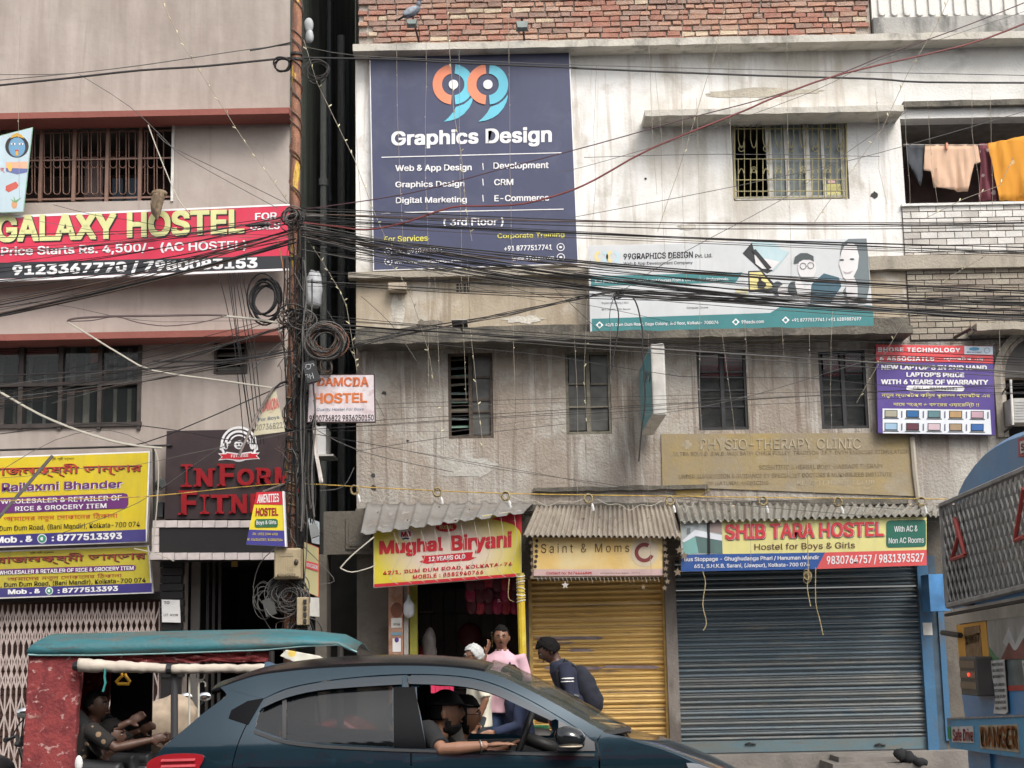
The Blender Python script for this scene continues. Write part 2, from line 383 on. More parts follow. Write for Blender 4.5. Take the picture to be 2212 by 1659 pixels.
room(LB, hD, FY+.25, 3.5, verydark)
def ledge(parent, name, uL, uR, vtop, vbot, proj, mat, Y=FY, lip=None):
    x0, x1, z0, z1 = W(uL, vtop, uR, vbot, Y-proj); return MB().box(x0, x1, Y-proj, Y+.02, z0, z1).build(name, mat, parent)
ledge(LB, 'ledge', -700, 624, 243+2, 258, .38, redledge)
ledge(LB, 'ledge', -700, 601, 723, 737, .42, redledge)
# upper window bars
gb = []
for zx in (52, 283, 515, 745, 975):
    x0, x1, z0, z1 = W(*Z1(zx-11, 850), *Z1(zx+12, 1400), FY+.03); MB().box(x0, x1, FY+.03, FY+.08, z0, z1).build('post', grillebrown, LB)
x0, x1, z0, z1 = W(371, 262, 377, 436, FY+.01); MB().box(x0, x1, FY-.02, FY+.1, z0, z1).build('window_frame', offwhite, LB)
for zy, w_ in ((900, 4), (1090, 5), (1360, 6)):
    x0, x1, z0, z1 = W(-100, zy*.31+6, 372, zy*.31+6+w_*.31*2, FY+.05); MB().box(x0, x1, FY+.05, FY+.07, z0, z1).build('grille_rail', grillebrown, LB)
def loop(parent, name, c, xa, xb, ya, yb, Y, r, mat, n_=6):
    cx, rx = (xa+xb)/2, (xb-xa)/2
    pts = [c(cx+rx*math.cos(t), ya+rx-rx*math.sin(t)) for t in [PI*k/n_ for k in range(n_+1)]]
    pts += [c(cx-rx*math.cos(t), yb-rx+rx*math.sin(t)) for t in [PI*k/n_ for k in range(n_+1)]]
    pts.append(pts[0]); return MB().tube([P(u, v, Y) for u, v in pts], r, 4, False).build(name, mat, parent)
for k in range(18):
    xa = -20+k*65.5
    if xa+50 > 1190: break
    loop(LB, 'grille_loop', Z1, xa, xa+46, 905, 1170, FY+.06, .007, grillebrown)
    loop(LB, 'grille_loop', Z1, xa, xa+46, 1095, 1355, FY+.07, .007, grillebrown)
# things inside the upper window
MB().pbox(183, 348, 222, 440, FY+1.0, .3).build('inner_pillar', M('pink_wall_paint', (.36, .27, .26), .8), LB)
MB().pbox(180, 300, 270, 345, FY+1.4, .1).build('inner_lintel', M('brown_wood', (.12, .07, .05), .6), LB)
bl = M('blue_door_paint', (.05, .10, .15), .5)
for a, b_ in ((243, 265), (273, 300)): MB().pbox(a, 385, b_, 436, FY+.8, .05).build('inner_shutter', bl, LB)
# lower window: frames, panes, curtains
for c_ in (26, 45+90, 215, 300): pass
wf = []
for a, b_ in ((-200, -190), (40, 50), (126, 135), (211, 220), (297, 305)):
    x0, x1, z0, z1 = W(a, 740, b_, 928, FY-.02); MB().box(x0, x1, FY-.03, FY+.06, z0, z1).build('window_mullion', dkframe, LB)
for va, vb in ((738, 752), (831, 839), (920, 929)):
    x0, x1, z0, z1 = W(-420, va-2, 305, vb-2, FY-.03); MB().box(x0, x1, FY-.035, FY+.065, z0, z1).build('window_rail', dkframe, LB)
for a, b_ in ((-190, 40), (50, 126), (135, 211), (220, 297)):
    for va, vb in ((752, 831), (839, 919)):
        x0, x1, z0, z1 = W(a, va-2, b_, vb-2, FY+.02); MB().box(x0, x1, FY+.02, FY+.025, z0, z1).build('window_pane', glassm, LB)
curt = [M('grey_curtain', (.30, .31, .28), .9), M('pink_curtain', (.52, .40, .36), .9), M('cream_curtain', (.55, .53, .44), .9), M('dark_curtain', (.10, .09, .07), .9)]
for zx, wd, ci, ya, yb in ((25, 50, 0, 340, 730), (400, 55, 0, 360, 720), (600, 40, 0, 360, 720), (960, 75, 0, 220, 700), (1145, 70, 0, 220, 690), (1510, 50, 0, 240, 690), (1700, 60, 0, 240, 690),
                       (20, 60, 1, 790, 1280), (385, 65, 0, 790, 1270), (580, 40, 0, 790, 1260), (920, 100, 1, 790, 1250), (1130, 85, 2, 780, 1250), (1020, 60, 3, 780, 1250), (1505, 50, 2, 770, 1240), (1690, 55, 2, 770, 1230), (190, 40, 0, 800, 1270), (475, 70, 3, 380, 720), (1400, 60, 3, 240, 690)):
    c1, c2 = H7(zx-wd/2, ya), H7(zx+wd/2, yb); x0, x1, z0, z1 = W(*c1, *c2, FY+.35)
    mb = MB(); n_ = 8
    pts = [(x0+(x1-x0)*k/n_, FY+.35+.02*math.sin(k*2.4+zx)) for k in range(n_+1)]
    for k in range(n_): mb.quad((pts[k][0], pts[k][1], z0), (pts[k+1][0], pts[k+1][1], z0), (pts[k+1][0], pts[k+1][1], z1), (pts[k][0], pts[k][1], z1))
    mb.build('curtain', curt[ci], LB, True)
def checker(name, c1, c2, s):
    m, n, l, b = nodemat(name); g = n.new('ShaderNodeNewGeometry'); t = n.new('ShaderNodeTexBrick')
    mp = n.new('ShaderNodeMapping'); mp.inputs['Rotation'].default_value = (PI/2, 0, 0); l.new(g.outputs['Position'], mp.inputs['Vector']); l.new(mp.outputs[0], t.inputs['Vector'])
    t.offset = 0; t.inputs['Scale'].default_value = s; t.inputs['Color1'].default_value = (*c1, 1); t.inputs['Color2'].default_value = (*c1, 1); t.inputs['Mortar'].default_value = (*c2, 1)
    t.inputs['Mortar Size'].default_value = .15; t.inputs['Brick Width'].default_value = .5; t.inputs['Row Height'].default_value = .5
    l.new(t.outputs[0], b.inputs['Base Color']); b.inputs['Roughness'].default_value = .8; return m
chk = checker('checked_cloth', (.62, .52, .42), (.32, .05, .04), 22)
for a, b_ in ((-5, 39), (53, 123)): MB().pbox(a, 754, b_, 768, FY+.12, .01).build('checked_pelmet', chk, LB)
MB().pbox(196, 755, 215, 785, FY+.2, .01).build('orange_cloth', M('orange_cloth_plain', (.5, .16, .05), .9), LB)
# louvred vent
for k in range(4):
    c1 = 742+k*16; x0, x1, z0, z1 = W(468, c1, 528, c1+10, FY+.04)
    MB().faces([(x0, FY+.03, z0), (x1, FY+.03, z0), (x1, FY+.12, z1), (x0, FY+.12, z1), (x0, FY+.04, z0-.012), (x1, FY+.04, z0-.012), (x1, FY+.13, z1-.012), (x0, FY+.13, z1-.012)],
               [(0, 1, 2, 3), (7, 6, 5, 4), (0, 4, 5, 1), (3, 2, 6, 7)]).build('louvre', M('grey_louvre', (.20, .19, .17), .6), LB)
for a, b_ in ((462, 468), (528, 534)): MB().pbox(a, 733, b_, 806, FY-.02, .08).build('vent_frame', dkframe, LB)
for a, b_ in ((733, 739), (802, 807)): MB().pbox(468, a, 528, b_, FY-.018, .075).build('vent_frame', dkframe, LB)
# door surround of black granite with a canopy edged in white tiles
CY = FY-.55
x0, x1, z0, z1 = W(328, 1124, 646, 1209, CY); MB().box(x0+.01, x1-.01, CY+.02, FY-.004, z0+.01, z1-.01).build('canopy', blacktile, LB)
for va in (1124, 1194):
    for k in range(13):
        ua = 330+k*27.0-(6 if va > 1150 else 0)
        if ua+26 > 648: break
        x0, x1, z0, z1 = W(ua, va, ua+25.7, va+15, CY); d_ = rnd.uniform(0, .006)
        MB().box(x0, x1, CY-d_, CY+.02, z0, z1).build('tile', whitetile, LB)
for k in range(3): MB().pbox(328, 1140+k*18, 343, 1157+k*18, CY-rnd.uniform(0, .005), .03).build('tile', whitetile, LB)
for k in range(15):        # rough black stone courses on the pier beside the door
    va = 1210+k*17; MB().pbox(346+rnd.uniform(-2, 2), va, 394+rnd.uniform(-3, 3), va+15, FY-.12-rnd.uniform(0, .05), .12).build('stone', blacktile, LB)
x0, x1, _, _ = W(346, 1210, 395, 1460, FY-.1); MB().box(x0+.02, x1-.02, FY-.1, FY+.1, .13, P(370, 1209, FY).z).build('pier', blacktile, LB)
for a, b_, mm in ((412, 431, M('grey_door_post', (.16, .15, .14), .6)), (445, 451, irondark), (458, 464, irondark), (471, 477, irondark), (400, 404, irondark)):
    x0, x1, _, z1 = W(a, 1212, b_, 1450, FY+.3); MB().box(x0, x1, FY+.3, FY+.36, .13, z1).build('door_bar', mm, LB)
MB().pbox(500, 1212, 512, 1224, FY-.1, .06).build('door_lamp', M('brass', (.4, .25, .08), .4, .6), LB)
nt_ = board('paper_notice', 'white paper notice stuck on the black stone pier by the door', [(349, 1295), (388, 1296), (390, 1345), (350, 1344)], FY-.19, .012, white, white, cat='notice')
text(nt_, 'TO', Q(D1, 354, 1299, 1305, 366, 1299, 1305), plane(FY-.197), black, .02); text(nt_, 'LET · ROOM', Q(D1, 354, 1326, 1331, 384, 1326, 1331), plane(FY-.197), black, .01)

# collapsible gate and the shutter behind it
GT = thing('collapsible_gate', 'pinkish grey collapsible lattice gate under the yellow shop boards', 'gate', (hG[1]-1.5, FY-.05, .13))
gm = plaster('gate_paint', (.46, .38, .35), [((.24, .18, .16), (20, 20, 3), .5, .65, .6)], bump=.1)
zt = P(170, 1302, FY).z; xg1 = hG[1]; px_ = 12.0/181.5
n_ = int((xg1-(-6.4))/px_); amb = None
vb_me = MB().box(-.008, .008, -.012, .012, 0, zt-.14).mesh('gate_bar'); vb_me.materials.append(gm)
for k in range(n_):
    link('gate_bar', vb_me, None, GT, Vector((xg1-k*px_, FY-.05, .13))-wloc(GT))
ah = .42
dm1 = MB(); dm1.faces([(-.006, 0, 0), (.012, 0, 0), (2*px_+.012, 0, ah), (2*px_-.006, 0, ah), (-.006, .006, 0), (.012, .006, 0), (2*px_+.012, .006, ah), (2*px_-.006, .006, ah)], [(0, 1, 2, 3), (7, 6, 5, 4), (0, 4, 5, 1), (1, 5, 6, 2), (2, 6, 7, 3), (3, 7, 4, 0)])
dme = dm1.mesh('gate_strip'); dme.materials.append(gm)
dm2 = MB(); dm2.faces([(x_ if False else (2*px_-v[0]), v[1]-.03, v[2]) for v in dm1.v for x_ in (0,)], dm1.f); dme2 = dm2.mesh('gate_strip'); dme2.materials.append(gm)
for lv in range(4):
    for k in range(0, n_-2, 1):
        if lv >= 2 and k % 2: continue
        for me_ in (dme, dme2):
            link('gate_strip', me_, None, GT, Vector((xg1-(k+2)*px_, FY-.062 if me_ is dme else FY-.03, zt-.06-ah-(lv*.5)))-wloc(GT))
BS = thing('brown_shutter', 'brown rolling shutter behind the lattice gate', 'shutter', (hG[1]-1.5, FY+.2, .13))
bsm = M('brown_slat_paint', (.12, .065, .05), .6, var=.25)
sl = MB().box(hG[0]-hG[1], 0, -.02, .01, 0, .055).mesh('slat'); sl.materials.append(bsm)
for k in range(22): link('slat', sl, None, BS, Vector((hG[1], FY+.16, .16+k*.068))-wloc(BS))
MB().quad((hG[0], FY+.2, .1), (hG[1], FY+.2, .1), (hG[1], FY+.2, hG[3]), (hG[0], FY+.2, hG[3])).build('curtain_back', bsm, BS)
MB().pbox(-200, 1283, 345, 1300, FY-.1, .12).build('lintel', blacktile, LB)

# ================================================================ ALLEY
x0a = xr; x1a = W(768, 300, 769, 900, FY)[0]
AL = thing('alley_back_wall', 'dark mossy wall closing the narrow alley between the buildings', 'wall', (-2, 27, 0))
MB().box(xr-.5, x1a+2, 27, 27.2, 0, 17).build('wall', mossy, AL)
for (u_, r_, za, zb, nm) in ((700, .05, 0, 9.5, 0), (713, .035, 0, 11, 1), (735, .06, 2, 11, 0), (751, .05, 3, 11, 1)):
    p = P(u_, 300, 20.6+(u_-700)*.06)
    mb = MB(); mb.tube([(xr+.1+r_, p.y, za), (xr+.1+r_, p.y, zb)], r_, 8)
    for zz in (3.2, 5.6, 8.0): mb.tube([(xr+.1+r_, p.y, zz-.05), (xr+.1+r_, p.y, zz+.05)], r_*1.35, 8)
    single('drain_pipe', mb, M('sooty_pipe%d' % nm, ((.22, .23, .22), (.07, .08, .09))[nm], .5),
           ['grey drain pipe nearest the street in the alley', 'thin dark drain pipe second into the alley', 'thick grey drain pipe deep in the alley', 'dark drain pipe at the far end of the alley'][(700, 713, 735, 751).index(u_)], 'pipe', smooth=False)
def blob(name, u, v, rx, rz, Y, mat, label, cat, seed=1):
    p = P(u, v, Y); mb = MB(); mb.ell(p, rx, rx*.8, rz, 12, 10)
    mb.v = [Vector(q)+(Vector(q)-p)*(.35*mnoise.noise(Vector(q)*9+Vector((seed, 0, 0)))) for q in mb.v]
    return single(name, mb, mat, label, cat, smooth=True)
bagm = M('white_plastic_wrap', (.34, .35, .36), .5, var=.3, scale=12)
blob('wrapped_joint', 667, 55, .05, .09, 16.2, bagm, 'plastic wrapped cable joint high on the pole', 'cable joint', 2)
blob('wrapped_joint', 668, 79, .045, .085, 16.2, bagm, 'lower plastic wrapped cable joint high on the pole', 'cable joint', 5)
blob('plastic_wrap', 677, 627, .10, .26, 17.6, bagm, 'white plastic bag hanging behind the pole above the cable coil', 'plastic bag', 3)
# entrance block of the alley
EN = thing('alley_gateway', 'grey plastered gateway lintel over the dark alley entrance', 'gateway', (P(740, 1400, FY).x, FY, .13))
gcon = plaster('gateway_plaster', (.13, .115, .095), [((.07, .06, .05), 2.5, .45, .65, .7), ((.2, .18, .15), 3, .55, .7, .4)], bump=.3)
x0, x1, z0, z1 = W(699, 1104, 806, 1197, FY-.15); MB().box(x0, x1, FY-.15, FY+.25, z0, z1).build('lintel', gcon, EN)
x0, x1, za, zb = W(747, 1118, 800, 1186, FY-.17); MB().box(x0, x1, FY-.17, FY-.15, za, zb).build('raised_panel', gcon, EN)
x0, x1, za, zb = W(754, 1126, 800, 1179, FY-.18); MB().box(x0, x1, FY-.182, FY-.17, za, zb).build('inner_panel', gcon, EN)
x0p, x1p, _, _ = W(682, 1195, 706, 1450, FY-.2); MB().box(x0p, x1p, FY-.22, FY+.2, .13, z0).build('pier', gcon, EN)
MB().box(xr, x1a+.3, FY+2.2, FY+2.3, .1, z1).build('alley_shade_sheet', verydark, EN)  # dark sheet stands for the shade inside the alley opening
ac = thing('air_conditioner', 'white air conditioner unit hung in the alley behind the sign', 'air conditioner', P(692, 985, 19.2))
MB().pbox(684, 921, 704, 981, 19.0, .5).build('casing', white, ac)
for k in range(10): MB().pbox(682, 925+k*5.5, 684.5, 928.5+k*5.5, 18.98, .4).build('grille_slat', irondark, ac)
MB().pbox(676, 981, 720, 985, 18.95, .5).build('shelf', offwhite, ac)

# ================================================================ MAIN BUILDING
RB = thing('shop_building', 'three storey weathered building with white upper wall and brown lower wall', 'building', (P(1400, 1400, FY).x, FY, 0))
X0 = W(769, 300, 770, 900, FY)[0]; X1 = W(1962, 500, 1963, 900, FY)[0]
zs = P(1106, 583, FY).z       # floor slab between white and ochre
zl = P(1106, 742, FY).z
hB = W(1582, 258, 1831, 432, FY)
w1 = W(968, 762, 1065, 947, FY); w2 = W(1222, 760, 1320, 938, FY); w3 = W(1507, 757, 1614, 929, FY); w4 = W(1771, 757, 1873, 926, FY)
ztop = P(1330, 92, FY).z
zshop = P(1106, 1092, FY).z
def hole(a, b_, c_): q = W(a, c_, b_, 1590, FY); return (q[0], q[1], .3, q[3])
hM = hole(840, 1135, 1225); hY = hole(1146, 1442, 1235); hS = hole(1457, 2004, 1205)
mb = MB(); wallholes(mb, X0, X1, zs, ztop, FY, .25, [hB]); mb.build('upper_wall', whitewash, RB)
mb = MB(); wallholes(mb, X0, X1, zl, zs, FY, .25, []); mb.build('middle_wall', upperbrown, RB)
mb = MB(); wallholes(mb, X0, X1, zshop-.1, zl, FY, .25, [w1, w2, w3, w4]); mb.build('lower_wall', brownwall, RB)
mb = MB(); wallholes(mb, X0, X1+.6, 0, zshop-.1, FY, .25, [hM, hY, hS]); mb.build('shop_wall', gcon, RB)
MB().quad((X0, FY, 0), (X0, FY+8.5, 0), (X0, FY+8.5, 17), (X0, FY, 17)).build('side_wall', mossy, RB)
MB().box(X0, X1+3, FY+.3, FY+.5, ztop, 11).build('rear_upper_wall', mortar, RB)
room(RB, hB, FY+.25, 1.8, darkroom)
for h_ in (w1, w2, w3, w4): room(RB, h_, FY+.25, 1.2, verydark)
room(RB, hM, FY+.25, 2.3, M('shop_wall_shade', (.10, .085, .08), .8, var=.4, scale=3))  # shade of the shop interior put into its wall colour
# cornice, slabs and ledges
x0, x1, z0, z1 = W(762, 85, 2240, 100, FY-.28)
ztopc = P(1330, 85, FY-.28).z; zbotc = P(1330, 101, FY-.28).z
def slab(parent, name, ua, ub, um, va, vb, proj, mat, rough=.0, seg=60, seed=0, Y=FY):
    z1_ = P(um, va, Y-proj).z; z0_ = P(um, vb, Y-proj).z; xa = P(ua, (va+vb)/2-(ua-um)*.02, Y-proj).x; xb = P(ub, (va+vb)/2-(ub-um)*.02, Y-proj).x
    mb = MB(); n_ = seg; tp = []; bt = []
    for k in range(n_+1):
        x = xa+(xb-xa)*k/n_; a = mnoise.noise(Vector((x*3.1, seed, 0)))*rough; b2 = mnoise.noise(Vector((x*5.3, seed+9, 0)))*rough*.7; c2 = mnoise.noise(Vector((x*4, seed+4, 0)))*rough*.6
        tp.append((x, a)); bt.append((b2, c2))
    for k in range(n_):
        (xa_, a1), (xb_, a2) = tp[k], tp[k+1]; (b1, c1), (b2, c2) = bt[k], bt[k+1]; yf1, yf2 = Y-proj+c1, Y-proj+c2
        A, B_, C_, D_ = (xa_, yf1, z0_+b1), (xb_, yf2, z0_+b2), (xb_, yf2, z1_+a2), (xa_, yf1, z1_+a1)
        mb.quad(A, B_, C_, D_); mb.quad(D_, C_, (xb_, Y+.01, z1_+a2), (xa_, Y+.01, z1_+a1)); mb.quad(A, (xa_, Y+.01, z0_+b1), (xb_, Y+.01, z0_+b2), B_)
    mb.quad((xa, Y-proj, z0_), (xa, Y-proj, z1_), (xa, Y, z1_), (xa, Y, z0_)); mb.quad((xb, Y-proj, z0_), (xb, Y, z0_), (xb, Y, z1_), (xb, Y-proj, z1_))
    return mb.build(name, mat, parent, True) if False else mb.build(name, mat, parent)
slab(RB, 'cornice', 762, 2400, 1330, 84, 99, .3, ledgepale, .012)
slab(RB, 'floor_slab', 752, 1285, 1010, 583, 596, .14, ledgemid, .01)
slab(RB, 'sunshade', 766, 1972, 1370, 714, 731, .48, ledgegrey, .02, 160, 3)
slab(RB, 'soot_coping', 768, 1965, 1370, 698, 716, .10, ledgegrey, .03, 100, 7)
slab(RB, 'window_sunshade', 1393, 1952, 1670, 232, 245, .42, ledgepale, .015, 60, 5)
slab(RB, 'plaster_edge', 1152, 1530, 1340, 1050, 1059, .06, ledgegrey, .02, 40, 8)
slab(RB, 'plaster_edge', 768, 1962, 1370, 1086, 1100, .05, ledgegrey, .03, 90, 11)
# vent bricks and plaster bump
MB().pbox(838, 610, 878, 627, FY-.16, .16).build('plaster_block', upperbrown, RB, bevel=.01)
for i in range(4):
    for j in range(3): MB().pbox(986+i*7.6, 613+j*6.6, 991.5+i*7.6, 617.5+j*6.6, FY-.004, .02).build('vent_hole', verydark, RB)
# cement repair patches and scars
for i, (u, v, ru, rv, mt) in enumerate(((860, 668, 15, 34, 'w'), (1485, 490, 20, 7, 'w'), (1010, 1010, 60, 22, 'g'), (1640, 200, 130, 9, 'y'), (1720, 985+30, 12, 8, 'g'), (930, 700, 30, 10, 'd'), (1130, 690, 40, 9, 'w'))):
    p = P(u, v, FY-.004-.0004*i); n_ = 34
    MB().poly([p+Vector((ru/181*math.cos(t)*(1+.55*mnoise.noise(Vector((math.cos(t)*2.2, math.sin(t)*2.2, i)))), 0, rv/181*math.sin(t)*(1+.7*mnoise.noise(Vector((math.cos(t)*2.6, math.sin(t)*2.6, i+40)))))) for t in [2*PI*k/n_ for k in range(n_)]]).build('plaster_patch', plaster('patch_'+mt, {'w': (.52, .49, .43), 'g': (.47, .455, .42), 'y': (.47, .43, .35), 'd': (.17, .145, .12)}[mt], [((.33, .30, .25), 4, .48, .62, .6)], bump=.5), RB)
# ---- windows of the brown wall
wood = M('weathered_window_wood', (.085, .065, .05), .8, var=.4, scale=14)
olivew = M('faded_olive_wood', (.17, .155, .12), .8, var=.35, scale=14)
blk = M('black_window_frame', (.028, .028, .03), .6, var=.3, scale=10)
def leafwin(name, a, b_, va, vb, fm, rows, curtain=None, louvre_left=False):
    W_ = thing(name, *LW[name+str(int(a))], loc=(P(a, vb, FY+.05).x, FY+.05, P(a, vb, FY).z)) if False else None
    par = RB
    fr = 6
    MB().pbox(a, va, a+fr, vb, FY+.02, .08).build('window_frame', fm, par); MB().pbox(b_-fr, va, b_, vb, FY+.02, .08).build('window_frame', fm, par)
    MB().pbox(a, va, b_, va+fr, FY+.025, .07).build('window_frame', fm, par); MB().pbox(a, vb-fr, b_, vb, FY+.018, .085).build('window_frame', fm, par)
    mid = (a+b_)/2; MB().pbox(mid-4, va, mid+4, vb, FY+.015, .07).build('window_mullion', fm, par)
    for side in (0, 1):
        l_, r_ = (a+fr, mid-4) if side == 0 else (mid+4, b_-fr)
        hs = [va+fr+(vb-fr-va-fr)*t for t in rows]
        for h in hs[1:-1]: MB().pbox(l_, h-2, r_, h+2, FY+.035, .04).build('glazing_bar', fm, par)
        if louvre_left and side == 0:
            for k in range(9):
                h = va+14+k*18; x0, x1, z0, z1 = W(l_, h, r_, h+5, FY+.06)
                q = rnd.uniform(-.01, .02)
                MB().faces([(x0, FY+.04, z0), (x1, FY+.04, z0+q), (x1, FY+.14, z1+.02+q), (x0, FY+.14, z1+.02)], [(0, 1, 2, 3)]).build('louvre', [olivew, frost, M('green_paint', (.16, .25, .2), .7)][k % 3], par)
        else:
            for k in range(len(hs)-1): MB().pbox(l_+.5, hs[k]+2, r_-.5, hs[k+1]-2, FY+.06, .004).build('window_pane', glassm if curtain else frost2, par)
    if curtain:
        for (ca, cb, c1, c2, cm) in curtain: MB().pbox(ca, c1, cb, c2, FY+.2, .01).build('curtain', cm, par)
frost2 = M('grimy_glass', (.085, .085, .08), .3, var=.5, scale=4)
redc = M('red_curtain', (.30, .035, .06), .9, var=.3); greyc = M('grey_lace', (.16, .15, .14), .9, var=.3, scale=10)
leafwin('window', 968, 1065, 762, 947, wood, (0, .27, .55, .7, 1), None, True)
leafwin('window', 1222, 1320, 760, 938, olivew, (0, .38, .68, 1))
leafwin('window', 1507, 1614, 757, 929, blk, (0, .25, .5, .72, 1), [(1514, 1558, 762, 818, redc), (1562, 1606, 762, 812, redc), (1513, 1558, 818, 925, greyc), (1562, 1608, 812, 925, greyc)])
leafwin('window', 1771, 1873, 757, 926, blk, (0, .25, .5, .72, 1), [(1778, 1820, 762, 815, redc), (1825, 1866, 762, 808, redc), (1777, 1820, 815, 922, greyc), (1825, 1867, 808, 922, greyc)])
# security grilles seen through w3/w4
for (a, b_) in ((1514, 1606), (1778, 1866)):
    for k in range(5):
        h = 782+k*31; MB().pbox(a, h, b_, h+2, FY+.1, .01).build('window_bar', blk, RB)
# ---- upper window with grille
wm = M('window_white_paint', (.6, .58, .54), .6, var=.15)
def z3box(a, c_, b_, d, Y, dep, name, mat): MB().pbox(*Z3(a, c_), *Z3(b_, d), Y, dep).build(name, mat, RB)
for a, b_ in ((748, 760), (918, 946), (1010, 1028), (1108, 1136), (1195, 1210), (1290, 1318)): z3box(a, 622, b_, 1000, FY+.05, .05, 'window_frame', wm)
z3box(760, 600, 1310, 622, FY+.04, .06, 'window_frame', wm); z3box(760, 985, 1310, 1000, FY+.045, .05, 'window_frame', wm)
for a, b_ in ((946, 1010), (1028, 1108), (1136, 1195), (1210, 1290)): z3box(a, 624, b_, 985, FY+.08, .006, 'window_pane', frost)
z3box(1220, 925, 1290, 980, FY+.075, .004, 'sticker', M('yellow_sticker', (.7, .66, .25), .5))
z3box(1225, 900, 1262, 922, FY+.075, .004, 'sticker', M('pink_sticker', (.7, .45, .45), .5))
def zt(pts, r, name='grille_bar', mat=None, Y=FY+.0, c=Z3, par=None): MB().tube([P(*c(*p), Y) for p in pts], r, 5).build(name, mat or grilleolive, par or RB)
for zy in (622, 648, 800, 905, 962, 995): zt([(756, zy), (1318, zy-2)], .008)
for a in (756, 1318): zt([(a, 605), (a, 1000)], .012)
for k in range(18):
    zx = 775+k*31
    zt([(zx, 622), (zx, 700+(40 if k % 2 else 0))], .007); zt([(zx, 860 if k % 2 else 800), (zx, 995)], .007)
    if k < 17 and k % 2 == 0:
        zt([(zx, 700), (zx+8, 735), (zx+16, 745), (zx+24, 735), (zx+31, 700)], .007)
        zt([(zx, 880), (zx+8, 855), (zx+16, 848), (zx+24, 855), (zx+31, 880)], .007)
        for (cx, cy) in ((zx+16, 748) if k % 4 == 0 else (zx+16, 853),):
            zt([(cx+14*math.cos(t), cy+14*math.sin(t)) for t in [2*PI*i/12 for i in range(13)]], .006, 'grille_ring')
    if k % 2: zt([(zx, 740), (zx, 860)], .006)
# wall holes / knocked out putlog holes
for (c_, x, y, r_) in ((Z3, 1463, 980, 9), (Z3, 310, 898, 3), (Z5, 768, 1322, 6), (G2, 735, 385, 7), (G2, 730, 300, 5), (Z3, 505, 560, 6), (Z3, 600, 562, 6), (G2, 970, 62, 3)):
    u, v = c_(x, y); p = P(u, v, FY-.006); s_ = r_/181
    pts = [p+Vector((s_*(1+.35*rnd.uniform(-1, 1))*math.cos(t), 0, s_*.8*(1+.35*rnd.uniform(-1, 1))*math.sin(t))) for t in [2*PI*i/11 for i in range(11)]]
    MB().poly(pts).build('knocked_hole', verydark, RB)
# physio painted panel (very faded sign painted on the wall)
paintm = plaster('faded_painted_sign', (.33, .255, .125), [((.28, .235, .17), 1.5, .42, .6, .85), ((.45, .30, .10), 1.8, .58, .68, .6), ((.36, .33, .28), 4, .55, .7, .5)], bump=.2)
PS = board('painted_wall_sign', 'faded ochre painted physiotherapy sign on the brown wall', [G8(190, 108), G8(2000, 100), G8(2035, 560), G8(200, 490)], FY-.018, .02, paintm, paintm)
relief = M('raised_cream_letters', (.385, .33, .235), .9, var=.25, scale=12); fadeink = M('faded_dark_ink', (.225, .175, .105), .9, var=.35, scale=10)
pp = plane(FY-.03)
text(PS, 'PHYSIO-THERAPY CLINIC', [G8(475, 145), G8(1640, 138), G8(1640, 215), G8(475, 222)], pp, relief, .0, thick=.008)
shape(PS, 'cross_mark', [G8(*p) for p in ((365, 155), (395, 155), (395, 172), (412, 172), (412, 200), (395, 200), (395, 218), (365, 218), (365, 200), (345, 200), (345, 172), (365, 172))], plane(FY-.024), relief)
pp = plane(FY-.023)
text(PS, 'ULTRA SOUND  S.W.D  WAX BATH  CHAIR PULLEY  TRACTION  I.F.T  DVTH EXERCISE STIMULATION', [G8(280, 240), G8(1990, 222), G8(1990, 250), G8(280, 270)], pp, fadeink, .02)
text(PS, 'SCIENTIFIC & HERBAL BODY MASSAGE THERAPY', [G8(900, 335), G8(1805, 325), G8(1805, 355), G8(900, 368)], pp, fadeink, .02)
text(PS, 'UNDER SUPERVISION & GUIDANCE BY SPECIALIST DOCTORS & MUKHERJEES INSTITUTE', [G8(318, 402), G8(1865, 385), G8(1865, 415), G8(318, 435)], pp, fadeink, .02)
text(PS, 'OF NATURAL MEDICINE', [G8(520, 455), G8(970, 448), G8(970, 475), G8(520, 482)], pp, fadeink, .02)
text(PS, 'KEEPFIT HEALTH CLUB', [G8(1180, 448), G8(1740, 442), G8(1740, 475), G8(1180, 482)], pp, relief, .0)
ochre = plaster('ochre_paint_patch', (.42, .29, .08), [((.28, .22, .15), 4, .45, .6, .7)])
MB().poly([P(*G8(*q), FY-.012) for q in ((290, 520), (545, 498), (540, 520), (470, 560), (300, 560))]).build('paint_patch', ochre, RB)
MB().tube([P(1970, 944, FY-.04), P(1976, 1020, FY-.04), P(1983, 1076, FY-.04)], .032, 6).build('wall_pipe', plaster('pipe_cream', (.40, .36, .30), []), RB)

